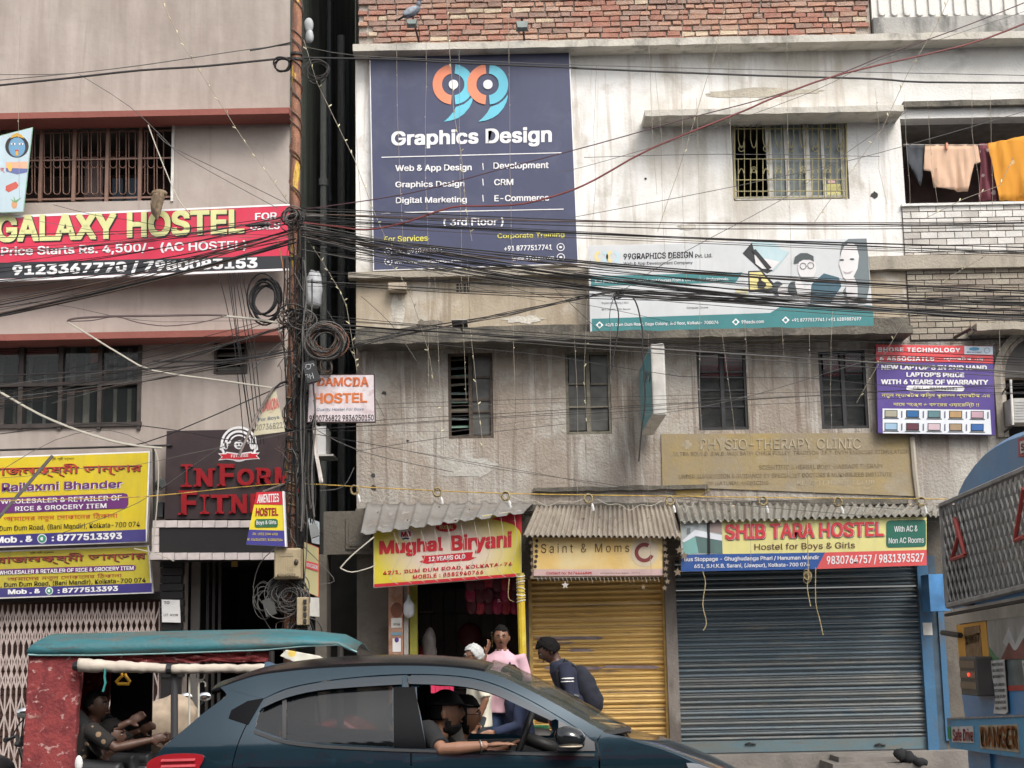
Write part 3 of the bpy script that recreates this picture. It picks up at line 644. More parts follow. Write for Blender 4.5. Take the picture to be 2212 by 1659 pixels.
# ---- top brick wall: every brick is a piece
BW = thing('brick_wall', 'unplastered red brick wall above the cornice', 'wall', (P(1330, 80, FY+.02).x, FY+.02, ztopc-.02))
bx0 = W(775, 20, 776, 60, FY)[0]; bx1 = W(1881, 20, 1882, 60, FY)[0]; zb = ztopc
MB().box(bx0, bx1, FY+.045, FY+.24, zb-.03, zb+1.1).build('mortar', mortar, BW)
bmes = []
for L in (.215, .16, .105):
    for q in range(3):
        for mi in range(5):
            mb = MB(); mb.box(0, L, 0, .05, 0, .052); mb.v = [(v[0]+rnd.uniform(-.007, .007), v[1]+rnd.uniform(-.006, .006), v[2]+rnd.uniform(-.006, .006)) for v in mb.v]
            me = mb.mesh('brick'); me.materials.append(brickm[mi]); bmes.append((L, me))
cnt = 0; z = zb+.005; row = 0; extra = MB()
while z < zb+.95:
    x = bx0+(.0 if row % 2 else -.05)
    zr = z
    while x < bx1-.08:
        L, me = bmes[rnd.choices(range(45), weights=[(5 if i < 15 else 2 if i < 30 else 3)*([4, 3, 3, 1.3, 2][i % 5]) for i in range(45)])[0]]
        if x >= bx0-.01 and x+L < bx1+.02:
            lo = Vector((x, FY+rnd.uniform(-.004, .012), zr+rnd.uniform(-.005, .005)))
            if z < zb+.62 and cnt < 290: link('brick', me, None, BW, lo-wloc(BW)); cnt += 1
            else: extra.box(lo.x, lo.x+L, lo.y, lo.y+.05, lo.z, lo.z+.052)
        x += L+rnd.uniform(.012, .024)
    z += .072; row += 1
tag(extra.build('upper_bricks', brickm[2], BW), kind='stuff')

# ================================================================ RIGHT (BALCONY) BUILDING
CB = thing('balcony_building', 'building with open balcony, ashlar parapet and arched window at the right edge', 'building', (P(2200, 1400, FY).x, FY, 0))
CX0, CX1 = X1, 6.9+2.5
hBal = (W(1950, 253, 1951, 438, FY)[0], CX1-.3, P(2080, 438, FY).z, P(2080, 254, FY).z)
zp0 = P(2090, 545, FY).z; zp1 = hBal[2]
arc = W(2170, 800, 2365, 960, FY)
zg0 = P(2090, 745, FY).z; zg1 = P(2090, 582, FY).z
whiteR = plaster('peeling_whitewash', (.68, .66, .62), [((.42, .41, .38), 1.8, .54, .66, .7), ((.30, .28, .25), (2, 2, 1.2), .62, .72, .7), ((.78, .77, .75), 1.0, .4, .6, .5)], bump=.3)
mb = MB(); wallholes(mb, CX0, CX1, zp0, ztopc+.02, FY+.0, .25, [hBal]); mb.build('upper_wall', whiteR, CB)
hA = (arc[0], CX1-.5, arc[2], P(2280, 812, FY).z)
mb = MB(); wallholes(mb, CX0, CX1, zshop-.1, zp0, FY+.0, .25, [hA]); mb.build('lower_wall', brownwall, CB)
mb = MB(); wallholes(mb, X1+.6, CX1, 0, zshop-.1, FY, .25, [(X1+.65, X1+1.6, .3, P(2060, 1255, FY).z)]); mb.build('shop_wall', gcon, CB)
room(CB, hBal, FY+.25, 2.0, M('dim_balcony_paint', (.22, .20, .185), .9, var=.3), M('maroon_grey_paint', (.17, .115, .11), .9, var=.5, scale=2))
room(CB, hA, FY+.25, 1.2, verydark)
slab(CB, 'lintel_beam', 1952, 2420, 2090, 216, 228, .09, ledgegrey, .012, 30, 2)
slab(CB, 'floor_slab', 1878, 2420, 2090, 549, 578, .10, ledgemid, .012, 40, 6)
slab(CB, 'coping', 1948, 2420, 2090, 437, 442, .06, whiteR, .004, 20, 4)
ashw = M('whitewashed_block', (.62, .60, .565), .85, var=.16, scale=3, bump=.3); ashw2 = M('stained_white_block', (.50, .47, .43), .85, var=.2, scale=4, bump=.3)
ashb = [plaster('ashlar_%d' % i, c, [(tuple(x*.6 for x in c), 2, .5, .7, .5), ((.4, .37, .32), 5, .58, .7, .4)], bump=.3) for i, c in enumerate(((.30, .255, .20), (.34, .30, .24), (.27, .23, .19)))]
def ashlar(x0, x1, z0, z1, L, H, mats, jm):
    MB().box(x0, x1, FY-.012, FY-.002, z0, z1).build('joint_bed', jm, CB)
    me_ = {}
    r_ = 0; z = z1
    while z > z0+.01:
        h = min(H, z-z0); x = x0-(L/2 if r_ % 2 else 0)
        while x < x1:
            a, b_ = max(x, x0), min(x+L, x1)
            if b_-a > .02:
                mi = rnd.randrange(len(mats)); key = (round(b_-a, 3), round(h, 3), mi)
                if key not in me_:
                    me = MB().box(.005, b_-a-.005, 0, .012, -h+.012, -.0).mesh('block'); me.materials.append(mats[mi]); me_[key] = me
                link('block', me_[key], None, CB, Vector((a, FY-.026-rnd.uniform(0, .004), z))-wloc(CB))
            x += L
        z -= H; r_ += 1
jm = M('grey_joint', (.20, .17, .15), .9, var=.2); jm2 = M('brown_joint', (.11, .085, .07), .9, var=.2)
ashlar(W(1950, 440, 1951, 550, FY)[0], CX1, P(2090, 551, FY).z, P(2090, 443, FY).z, .208, .086, [ashw, ashw, ashw2], jm)
ashlar(W(1962, 590, 1963, 740, FY)[0], CX1, P(2090, 735, FY).z, P(2090, 580, FY).z, .208, .074, ashb, jm2)
# baluster parapet at the very top
bx = W(1884, 20, 1885, 60, FY)[0]; zc = ztopc
MB().box(bx, CX1, FY-.05, FY+.3, zc-.03, P(2050, 30, FY-.05).z-.03).build('parapet_base', plaster('sooty_white', (.36, .35, .33), [((.10, .10, .095), (4, 4, 1.5), .45, .62, .8), ((.62, .62, .60), 3, .58, .7, .5)], bump=.3), CB)
zpb = P(2050, 48, FY-.05).z
MB().box(bx, CX1, FY+.0, FY+.3, P(2050, 30, FY-.05).z-.03, 10.9).build('parapet', whiteR, CB)
for k in range(18):
    u_ = 1905+k*27.2; zb_ = P(u_, 34, FY-.03).z; x = P(u_, 10, FY-.03).x; rr = .045
    pts = [Vector((x+rr*math.cos(t), FY-.035, zb_+rr+rr*math.sin(t))) for t in [PI+PI*i/8 for i in range(9)]]+[Vector((x+rr, FY-.035, 10.6)), Vector((x-rr, FY-.035, 10.6))]
    MB().prism(pts, .035).build('baluster', whiteR, CB, bevel=.008)
# arched window surround
pc = P(2268, 813, FY-.05); R1 = P(2268+122, 813, FY-.05).x-pc.x; R2 = R1-.08
zbot = P(2170, 945, FY).z
def archband(Ra, Rb, Y, dep, mat, name):
    mb = MB(); fr = []
    for (R_,) in ((Ra,), (Rb,)):
        fr.append([Vector((pc.x-R_, Y, zbot))]+[Vector((pc.x+R_*math.cos(t), Y, pc.z+R_*.98*math.sin(t))) for t in [PI-PI*i/24 for i in range(25)]]+[Vector((pc.x+R_, Y, zbot))])
    A, B_ = fr; D_ = Vector((0, dep, 0))
    for i in range(len(A)-1):
        mb.quad(A[i], A[i+1], B_[i+1], B_[i]); mb.quad(A[i], A[i]+D_, A[i+1]+D_, A[i+1]); mb.quad(B_[i], B_[i+1], B_[i+1]+D_, B_[i]+D_)
    mb.build(name, mat, CB)
archband(R1, R2, FY-.07, .07, ledgemid, 'arch_moulding'); archband(R2-.01, R2-.06, FY-.04, .04, brownwall, 'inner_moulding')
mb = MB(); pts = [Vector((pc.x+(R2-.05)*math.cos(t), FY-.013, pc.z+(R2-.05)*math.sin(t))) for t in [PI-PI*i/24 for i in range(25)]]; mb.poly(pts); mb.build('arch_infill', darkroom, CB)
MB().pbox(2168, 820, 2172, 930, FY-.02, .05).build('window_frame', irondark, CB)
slab(CB, 'hood', 2110, 2420, 2160, 697, 712, .4, ledgemid, .02, 20, 3)
for zx in (1095, 1215): MB().tube([P(*H6(zx, 560), FY-.25), P(*H6(zx, 625), FY-.25)], .07, 10).build('hood_boss', ledgemid, CB)
wa = thing('window_air_conditioner', 'white window air conditioner on a frame inside the arched opening', 'air conditioner', P(2200, 915, FY-.3))
MB().pbox(2186, 860, 2240, 912, FY-.35, .35).build('casing', M('aged_white', (.40, .39, .36), .6, var=.2), wa)
for k in range(7): MB().pbox(2192, 866+k*6, 2236, 869+k*6, FY-.356, .01).build('grille_slat', M('grey_slat', (.4, .4, .4), .5), wa)
MB().tube([P(2183, 820, FY-.4), P(2188, 918, FY-.4)], .014, 6).build('bracket', offwhite, wa); MB().tube([P(2165, 850, FY-.03), P(2186, 822, FY-.4)], .012, 6).build('bracket', irondark, wa); MB().tube([P(2168, 935, FY-.03), P(2190, 918, FY-.4)], .012, 6).build('bracket', irondark, wa)
tl = thing('tube_lamp', 'dark tube lamp bracket on the ashlar wall above the laptop sign', 'lamp', P(2087, 735, FY-.1))
MB().tube([P(*H6(740, 685), FY-.05), P(*H6(885, 605), FY-.4)], .02, 6).build('tube', M('dark_tube', (.06, .035, .03), .4), tl)
MB().tube([P(*H6(885, 605), FY-.4), P(*H6(935, 650), FY-.02)], .01, 6).build('arm', irondark, tl)
# unseen opposite building; height, awnings and dark band shaped for car glass reflections
bw2 = thing('opposite_building', 'unseen building across the street behind the viewer, with red awnings added for reflections', 'building', (0, -8, 0))
MB().box(-26, 26, -9, -8, 0, 9.5).build('wall', plaster('opposite_plaster', (.20, .18, .16), [((.1, .09, .08), 1, .4, .6, .6)]), bw2)
for k in range(11): MB().box(-20+k*3.8, -17.6+k*3.8, -8.0, -7.95, .2, 2.4).build('shutter', M('opposite_shutter', (.10, .12, .14), .5), bw2)
for k in range(11): MB().box(-19.6+k*3.8, -18.2+k*3.8, -8.03, -7.95, 3.4, 4.6).build('window', M('opposite_window', (.03, .03, .035), .2), bw2)
for k, (xa, xb, zt_) in enumerate(((-9, -3.2, 6.9), (-2.9, -.4, 7.6), (.2, 4.5, 6.4))): MB().faces([(xa, -7.95, zt_), (xb, -7.95, zt_), (xb, -6.8, zt_-1.9), (xa, -6.8, zt_-1.9), (xa, -7.95, zt_-1.9), (xb, -7.95, zt_-1.9)], [(0, 1, 2, 3), (0, 3, 4), (1, 5, 2), (3, 2, 5, 4)]).build('awning', M('red_reflected_awning', (.55, .035, .03), .7), bw2)  # awnings added to show red in the car windows
MB().box(-26, 26, -8.02, -7.9, 7.9, 9.0).build('dark_reflection_band', irondark, bw2)  # dark band added for the reflection in the car windows
for k in range(60): MB().box(-9+k*.3, -8.85+k*.3, -8.5, -7.4, 9.5, 9.62).build('reflected_roof_rib', offwhite, bw2)  # ribs added as a corrugated edge in that reflection

# ================================================================ SHUTTERS
def shutter(name, label, uL, uR, vT, vB, vrail, mats, pitch, Y=FY+.06, extra_=()):
    x0, x1, z0, z1 = W(uL, vT, uR, vB, Y); T = thing(name, label, 'shutter', ((x0+x1)/2, Y, z0))
    prof = []; hh = pitch
    mb = MB(); n_ = 7
    pr = [(-.026*math.sin(PI*k/n_)**.8, hh*.70*k/n_) for k in range(n_+1)]+[(.010, hh*.72), (.010, hh*.80), (-.006, hh*.86), (.0, hh)]
    for k in range(len(pr)-1): mb.quad((x0, pr[k][0], pr[k][1]), (x1, pr[k][0], pr[k][1]), (x1, pr[k+1][0], pr[k+1][1]), (x0, pr[k+1][0], pr[k+1][1]))
    mes = []
    for mm in mats: me = mb.mesh('slat'); me.materials.append(mm); me.polygons.foreach_set('use_smooth', [True]*len(me.polygons)); mes.append(me)
    z = P((uL+uR)/2, vrail, Y).z; k = 0
    while z < z1:
        o = link('slat', mes[rnd.randrange(len(mes))], None, T, Vector((0, Y+rnd.uniform(-.004, .004), z+rnd.uniform(-.0025, .0025)))-wloc(T)); o.rotation_euler.y = rnd.uniform(-.0016, .0016); z += hh; k += 1
    zr = P((uL+uR)/2, vrail, Y).z
    MB().box(x0, x1, Y-.03, Y+.02, z0, zr-.004).build('bottom_rail', extra_[0] if extra_ else mats[0], T)
    return T, (x0, x1, z0, z1)
def slatpaint(name, c, dirt, rust, sx=(1.0, 1.0, 9)):
    return plaster(name, c, [(dirt, (2.2, 1, 16), .52, .66, .7), (rust, (1.3, 1, 24), .60, .66, .8), (tuple(x*1.15 for x in c), .8, .4, .6, .4)], rough=.45, bump=.06, bscale=20, bands=[(dirt, 0.3, 1.5, .5, (3, 3, 6))])
ys = [slatpaint('yellow_slat_%d' % i, c, (.42, .26, .10), (.19, .14, .14)) for i, c in enumerate(((.66, .44, .15), (.70, .48, .18), (.60, .39, .12)))]
bs_ = [slatpaint('blue_slat_%d' % i, c, (.19, .18, .16), (.24, .23, .21)) for i, c in enumerate(((.085, .115, .135), (.10, .135, .16), (.115, .13, .135)))]
YT, yr = shutter('rolling_shutter', 'yellow ribbed rolling shutter under the cream cafe sign', 1152, 1436, 1225, 1640, 1630, ys, 11.6/181)
pur = M('bare_purple_primer', (.20, .155, .165), .5, var=.3)
for (a, b_, v) in ((1155, 1302, 1378), (1157, 1240, 1386), (1228, 1282, 1405), (1175, 1302, 1443), (1300, 1425, 1441)):
    p0 = P(a, v, FY+.035); p1 = P(b_, v, FY+.035); h = .018
    MB().poly([p0+Vector((0, 0, 0)), p0+Vector((.05, 0, h)), p1+Vector((-.06, 0, h)), p1+Vector((.02, 0, 0)), p1+Vector((-.05, 0, -h)), p0+Vector((.02, 0, -h*.7))]).build('worn_patch', pur, YT)
BT, br = shutter('rolling_shutter', 'wide blue grey ribbed rolling shutter under the hostel banner', 1460, 2003, 1195, 1622, 1597, bs_, 10.9/181, extra_=(slatpaint('blue_rail', (.10, .17, .20), (.16, .14, .11), (.1, .09, .08)),))
for v_ in ((1620, 1608), (1900, 1610)): MB().tube([P(v_[0]-10, v_[1], FY+.02), P(v_[0], v_[1]-3, FY), P(v_[0]+12, v_[1], FY+.02)], .012, 6).build('handle', irondark, BT)
NT, nr = shutter('rolling_shutter', 'narrow blue rolling shutter beside the bus', 2030, 2120, 1255, 1600, 1552, bs_, 10.9/181)
bluef = plaster('blue_frame_paint', (.045, .13, .24), [((.10, .09, .08), (4, 4, 1.2), .5, .65, .8), ((.07, .2, .36), 2, .55, .7, .6)], rough=.5, bump=.1)
greyf = plaster('grey_post_paint', (.20, .175, .155), [((.09, .075, .065), (5, 5, 1.5), .45, .62, .8), ((.3, .28, .26), 4, .58, .7, .5)], bump=.3)
ylf = M('yellow_frame_paint', (.50, .33, .10), .55, var=.3, scale=9)
def upright(name, ut, ub, wd, vt, vb, Y, dep, mat, par):
    xa = (P(ut, vt, Y).x+P(ub, vb, Y).x)/2; z0, z1 = P(ub, vb, Y).z, P(ut, vt, Y).z; MB().box(xa, xa+wd/181, Y, Y+dep, z0, z1).build(name, mat, par)
upright('frame_post', 1984, 2004, 23, 1200, 1660, FY-.04, .12, bluef, BT); upright('frame_post', 2006, 2026, 17, 1200, 1660, FY-.02, .1, M('dark_blue_post', (.04, .07, .10), .6, var=.4), BT)
upright('frame_post', 2025, 2040, 12, 1240, 1600, FY-.05, .11, bluef, NT)
upright('frame_post', 1435, 1447, 24, 1190, 1660, FY-.1, .16, greyf, BT)
upright('frame_post', 1431, 1441, 8, 1240, 1650, FY-.03, .1, ylf, YT); upright('frame_post', 1142, 1146, 8, 1240, 1640, FY-.03, .1, ylf, YT)
upright('frame_post', 1128, 1132, 14, 1225, 1640, FY-.06, .1, M('dark_jamb', (.07, .05, .045), .8, var=.3), YT)
MB().pbox(1894+100, 1345, 2014, 1372, FY-.05, .01).build('torn_sticker', offwhite, BT)
MB().pbox(2008, 1300-60, 2050, 1320, FY-.5, .35).build('shutter_box', M('bright_blue_box', (.06, .2, .42), .5, var=.35, scale=5), NT)
# plinth and steps under the blue shutter
ST = thing('shop_plinth', 'grey concrete plinth along the foot of the shop shutters', 'plinth', (1, FY-.3, .13))
zpl = P(1735, 1626, FY-.05).z
MB().box(P(1146, 1600, FY).x, 9, FY-.28, FY+.02, .13, zpl).build('plinth', pave, ST)
for (a, b_, v0, v1, Y) in ((1812, 1990, 1634, 1648, FY-.75), (1800, 2000, 1649, 1700, FY-1.0)):
    x0, x1, z0, z1 = W(a, v0, b_, v1, Y); MB().box(x0, x1, Y, FY-.28, max(.13, z0), z1).build('step', pave, ST)
cb = MB()
for i in range(6):
    p = P(*G3(1675+i*20, 1165+i*7), FY-.95); cb.ell(p+Vector((0, rnd.uniform(-.05, .05), 0)), .07, .08, .045+.02*(i < 3), 9, 6)
cb.v = [Vector(q)+Vector((0, 0, .03*mnoise.noise(Vector(q)*14))) for q in cb.v]
single('black_cloth', cb, M('black_rag', (.012, .012, .014), .9), 'crumpled black cloth left on the concrete step', 'cloth', smooth=True)
# ================================================================ SIGNS
def ink(name, c, var=.05):
    d = sum(c)/3*.5; return plaster('print_'+name, c, [(tuple(x*.75+d*.2 for x in c), (6, 6, .7), .5, .68, .5+var), (tuple(min(1, x*.9+.06) for x in c), 2.2, .52, .68, .35)], rough=.42, bump=.05, bscale=7)
iw = ink('white', (.80, .79, .80)); ik = ink('black', (.012, .012, .015)); ir = ink('red', (.55, .018, .03)); iy = ink('yellow', (.72, .58, .03)); iye = ink('soft_yellow', (.72, .66, .30))
ip = ink('purple', (.09, .045, .20)); ipk = ink('plum', (.16, .025, .14)); ib = ink('blue', (.02, .06, .30)); ig = ink('green', (.02, .14, .09)); iteal = ink('teal', (.035, .19, .20)); isal = ink('salmon', (.66, .09, .09))
icrim = ink('crimson', (.60, .025, .07)); ilime = ink('pale_lime', (.66, .66, .30)); ichar = ink('charcoal', (.022, .024, .03)); ior = ink('orange', (.80, .25, .13)); icy = ink('cyan', (.13, .52, .66))
alu = M('aluminium_edge', (.62, .62, .64), .35, .6, var=.1)
def cvp(y): return plane(y)
# ---- Galaxy hostel
q = [(-190, 474), (627, 440.5), (626, 584), (-190, 616)]
Y = FY-.32
GX = board('hostel_banner', 'long red hostel banner with pale lime capitals on the mauve building', q, Y, .06, icrim, alu)
pl1, pl2, pl3 = cvp(Y-.006), cvp(Y-.009), cvp(Y-.012)
shape(GX, 'print_band', [(-190, 572), (627, 552), (626, 579), (-190, 609)], pl1, ichar)
shape(GX, 'top_strip', [(-190, 474), (627, 440.5), (627, 444), (-190, 480)], pl1, iw)
shape(GX, 'bottom_strip', [(-190, 610), (626, 579.5), (626, 584), (-190, 616)], pl1, iw)
for dx, mat, pp in ((3, ik, pl2), (0, ilime, pl3)):
    text(GX, 'GALAXY', [(-9+dx, 465+dx*.8), (252+dx, 459+dx*.8), (252+dx, 516+dx*.8), (-9+dx, 524+dx*.8)], pp, mat, .05)
    text(GX, 'HOSTEL', [(274+dx, 457.5+dx*.8), (528+dx, 451+dx*.8), (528+dx, 504+dx*.8), (274+dx, 514+dx*.8)], pp, mat, .05)
text(GX, 'Price Starts Rs. 4,500/- (AC HOSTEL)', [H1(8, 330), H1(1865, 280), H1(1865, 362), H1(8, 412)], pl2, iw, .03)
text(GX, '9123367770 / 7980083153', [H1(95, 468), H1(1950, 408), H1(1950, 500), H1(95, 556)], pl2, iw, .055)
text(GX, 'FOR', [H1(1932, 75), H1(2098, 68), H1(2098, 122), H1(1932, 130)], pl2, iw, .035); text(GX, 'GIRLS', [H1(1895, 150), H1(2118, 142), H1(2118, 196), H1(1895, 205)], pl2, iw, .035)
# ---- deity banner (festival banner)
q = [(-60, 308), (71, 274.5), (51, 458.5), (-60, 462)]; Y = FY-.42
PB = board('festival_banner', 'pale blue festival banner with a painted face, left edge above the hostel banner', q, Y, .012, ink('sky_blue', (.48, .60, .66), .12), M('green_hem', (.25, .42, .30), .7), 1.5)
pl1, pl2, pl3, pl4 = [cvp(Y-.005-.002*k) for k in range(4)]
shape(PB, 'painted_hair', circ(Z1, 118, 1020, 82, 78), pl1, ink('hair', (.03, .02, .02)))
shape(PB, 'painted_face', circ(Z1, 118, 1025, 58, 68), pl2, ink('face_blue', (.14, .32, .50)))
shape(PB, 'painted_crown', [Z1(*p) for p in ((70, 965), (85, 940), (118, 925), (150, 938), (168, 965), (118, 950))], pl3, ink('gold', (.6, .35, .05)))
for x in (92, 148):
    shape(PB, 'painted_eye', circ(Z1, x, 1003, 16, 8), pl3, iw); shape(PB, 'painted_pupil', circ(Z1, x, 1003, 6, 6), pl4, ik)
shape(PB, 'painted_mouth', circ(Z1, 118, 1048, 14, 5), pl3, ir); shape(PB, 'painted_tongue', circ(Z1, 118, 1068, 9, 18), pl4, ink('marigold', (.7, .35, .05)))
shape(PB, 'painted_sunset', [Z1(*p) for p in ((40, 1130), (195, 1125), (193, 1175), (40, 1170))], pl1, ink('sunset', (.75, .42, .28)))
shape(PB, 'painted_sea', [Z1(*p) for p in ((40, 1171), (193, 1176), (188, 1200), (120, 1215), (42, 1195))], pl1, ink('sea', (.13, .16, .36)))
shape(PB, 'painted_sun', circ(Z1, 70, 1165, 14, 30), pl2, ink('sun', (.85, .5, .1)))
shape(PB, 'painted_roll', [Z1(*p) for p in ((40, 1295), (110, 1265), (130, 1290), (120, 1310), (60, 1340), (38, 1325))], pl1, ink('roll', (.55, .10, .07)))
shape(PB, 'painted_fruit', circ(Z1, 100, 1425, 20, 28), pl1, ink('fruit', (.62, .32, .16)))
shape(PB, 'painted_leaves', [Z1(*p) for p in ((70, 1385), (100, 1400), (95, 1365), (108, 1398), (150, 1375), (115, 1410), (95, 1408))], pl2, ink('leaf', (.15, .35, .12)))
text(PB, 'র্', [Z1(0, 1170), Z1(34, 1170), Z1(34, 1205), Z1(0, 1205)], pl1, ir, .01)
# ---- 99 tall sign
Y = FY-.10
q = [(798, 122), (1231, 112), (1250, 570), (806, 585)]
NV = ink('navy', (.048, .055, .115), .16)
NN = board('tall_sign', 'tall navy sign with orange and cyan 99 emblem on the white wall', q, Y, .08, NV, iw, 2.2)
a1, a2, a3, a4 = [cvp(Y-.006-.003*k) for k in range(4)]
text(NN, 'Graphics Design', [Z2(780, 915), Z2(1898, 880), Z2(1898, 1018), Z2(780, 1040)], a2, iw, .045, 1.02)
# slab feet for the serif lettering
def srf(x, y, w_=34, h=13): shape(NN, 'letter_serif', [Z2(x-w_/2, y-h/2), Z2(x+w_/2, y-h/2-.4), Z2(x+w_/2, y+h/2-.4), Z2(x-w_/2, y+h/2)], a2, iw)
for cx, arc_ in ((1208, 0), (1448, 1)):
    sx = 1 if arc_ == 0 else 1
    cyy = 588; R_o, R_i = 140, 75
    left_pts = ringseg(Z2, cx-0, cyy, R_i, R_o, 95, 265); right_pts = ringseg(Z2, cx+6, cyy, R_i, R_o, -85, 85)
    shape(NN, 'emblem_tail', [Z2(cx-62+x, y) for x, y in ((0, 848), (30, 822), (62, 785), (85, 745), (105, 738), (140, 725), (170, 703), (192, 672), (205, 650), (205, 675), (196, 712), (176, 752), (140, 795), (100, 822), (50, 840))], a2 if arc_ == 0 else a3, icy)
    shape(NN, 'emblem_ring_gap', ringseg(Z2, cx+6, cyy, R_o, R_o+13, -60, 70), a2 if arc_ == 0 else a3, NV)
    shape(NN, 'emblem_left', left_pts, a3 if arc_ == 0 else a4, ior); shape(NN, 'emblem_right', right_pts, a3 if arc_ == 0 else a4, icy)
    shape(NN, 'emblem_eye', circ(Z2, cx+5, cyy, 33), a4, iw)
def line(par, x0, y0, x1, y1, h, pp, mat, c=Z2): shape(par, 'rule', [c(x0, y0-h/2), c(x1, y1-h/2), c(x1, y1+h/2), c(x0, y0+h/2)], pp, mat)
line(NN, 712, 1096, 1966, 1064, 6, a2, iw); line(NN, 870, 1480, 1980, 1457, 6, a2, iw); line(NN, 712, 1488, 770, 1487, 6, a2, iw)
for s_, x0, x1, y0, y1, h in (('Web & App Design', 808, 1340, 1150, 1143, 55), ('Development', 1492, 1876, 1133, 1128, 55), ('Graphics Design', 808, 1290, 1265, 1258, 52), ('CRM', 1496, 1630, 1248, 1246, 44),
                          ('Digital Marketing', 812, 1306, 1376, 1368, 52), ('E-Commerce', 1498, 1880, 1360, 1355, 44)):
    text(NN, s_, [Z2(x0, y0), Z2(x1, y1), Z2(x1, y1+h), Z2(x0, y0+h)], a2, iw, .03)
for y in (1158, 1268, 1380): shape(NN, 'divider', [Z2(1414, y-22), Z2(1420, y-22), Z2(1424, y+25), Z2(1418, y+25)], a2, iw)
text(NN, '( 3rd Floor )', [Z5(1155, 180), Z5(1548, 172), Z5(1548, 235), Z5(1155, 240)], a2, iw, .03)
text(NN, 'For Services', [Z5(768, 300), Z5(1052, 290), Z5(1052, 330), Z5(768, 336)], a2, ink('sign_yellow', (.72, .66, .10)), .02)
text(NN, 'Corporate Training', [Z5(1508, 282), Z5(1946, 272), Z5(1946, 312), Z5(1508, 320)], a2, ink('sign_yellow', (.72, .66, .10)), .02)
text(NN, '+91 8910711411', [Z5(840, 382), Z5(1150, 372), Z5(1150, 408), Z5(840, 416)], a2, iw, .03); text(NN, '+91 8777517741', [Z5(1552, 362), Z5(1864, 352), Z5(1864, 388), Z5(1552, 396)], a2, iw, .03)
text(NN, 'www.99graphicsdesign.com', [Z5(835, 458), Z5(1265, 448), Z5(1265, 474), Z5(835, 484)], a2, iw, .02); text(NN, 'www.99eedu.com', [Z5(1606, 432), Z5(1878, 424), Z5(1878, 452), Z5(1606, 460)], a2, iw, .02)
for cx, cy in ((795, 398), (1921, 370), (795, 464), (1922, 436)):
    shape(NN, 'icon_ring', ringseg(Z5, cx, cy, 21, 26, 0, 360), a2, iw); shape(NN, 'icon_mark', circ(Z5, cx, cy, 10, 7), a2, iw)
for x, y in ((1080, 720), ): pass
# ---- long billboard
Y = FY-.30
q = [(1271, 531), (1873, 514), (1887, 707), (1275, 721)]
BBd = board('billboard', 'long white and teal company billboard with printed portraits', q, Y, .07, ink('board_white', (.55, .565, .575), .05), alu, 1.2)
a1, a2, a3, a4 = [cvp(Y-.006-.003*k) for k in range(4)]; a5 = cvp(Y-.018)
shape(BBd, 'print_band', [H4(48, 345), H4(1150, 318), H4(1100, 390), H4(50, 418)], a1, iteal)
shape(BBd, 'print_footer', [H4(55, 655), H4(1350, 612), H4(1420, 570), H4(2095, 560), H4(2104, 712), H4(58, 756)], a1, iteal)
for cx, ccc in ((120, 0), (205, 1)):
    shape(BBd, 'emblem_left', ringseg(H4, cx, 205, 22, 46, 100, 260), a1, ink('pale_gold', (.70, .58, .28))); shape(BBd, 'emblem_right', ringseg(H4, cx+8, 205, 22, 46, -80, 80), a1, ink('pale_aqua', (.45, .60, .66)))
    shape(BBd, 'emblem_tail', [H4(cx-5, 295), H4(cx+30, 262), H4(cx+54, 225), H4(cx+48, 262), H4(cx+25, 285)], a1, ink('pale_aqua', (.45, .60, .66)))
text(BBd, '99GRAPHICS DESIGN', [H4(286, 182), H4(790, 166), H4(790, 212), H4(286, 226)], a1, ik, .03); text(BBd, 'Pvt. Ltd.', [H4(806, 186), H4(930, 180), H4(930, 208), H4(806, 214)], a1, ik, .02)
text(BBd, 'Web & App Development Company', [H4(286, 243), H4(788, 236), H4(788, 262), H4(286, 272)], a1, ik, .015)
text(BBd, 'Best Industrial Training & Job Oriented Courses From & The Working Professionals.', [H4(78, 374), H4(1050, 354), H4(1050, 382), H4(78, 402)], a2, iw, .02)
text(BBd, 'Digital Marketing | SEO', [H4(128, 530), H4(322, 527), H4(322, 548), H4(128, 552)], a1, ik, 0); text(BBd, 'RPA Uipath | SQL Server', [H4(128, 577), H4(338, 574), H4(338, 594), H4(128, 598)], a1, ik, 0)
text(BBd, 'Laravel / MySQL', [H4(830, 458), H4(970, 455), H4(970, 472), H4(830, 475)], a1, ik, 0); text(BBd, 'Computer Course', [H4(745, 568), H4(900, 564), H4(900, 582), H4(745, 588)], a1, ik, 0)
text(BBd, '42/1 Dum Dum Road, Daga Colony, 3rd floor, Kolkata- 700074', [H4(155, 688), H4(975, 668), H4(975, 698), H4(155, 716)], a2, iw, .02)
text(BBd, '99eedu.com', [H4(1142, 666), H4(1305, 662), H4(1305, 686), H4(1142, 692)], a2, iw, .02); text(BBd, '+91 8777517741 / +91 6289887697', [H4(1508, 652), H4(2010, 642), H4(2010, 670), H4(1508, 680)], a2, iw, .02)
for cx, cy in ((112, 700), (1101, 678), (1463, 664)):
    shape(BBd, 'icon_diamond', [H4(cx-28, cy), H4(cx, cy-26), H4(cx+28, cy), H4(cx, cy+26)], a2, iw); shape(BBd, 'icon_mark', circ(H4, cx, cy, 12), a3, iteal)
skin_p = ink('printed_skin', (.66, .64, .64), .05); hair_p = ink('printed_hair', (.05, .065, .07), .3); hair_g = ink('printed_hair_grey', (.13, .16, .17), .3); shirt_p = ink('printed_denim', (.035, .10, .14), .5)
shape(BBd, 'printed_frame', [H4(1150, 180), H4(1220, 100), H4(1260, 110), H4(1380, 300), H4(1330, 325), H4(1290, 310)], a1, ik)
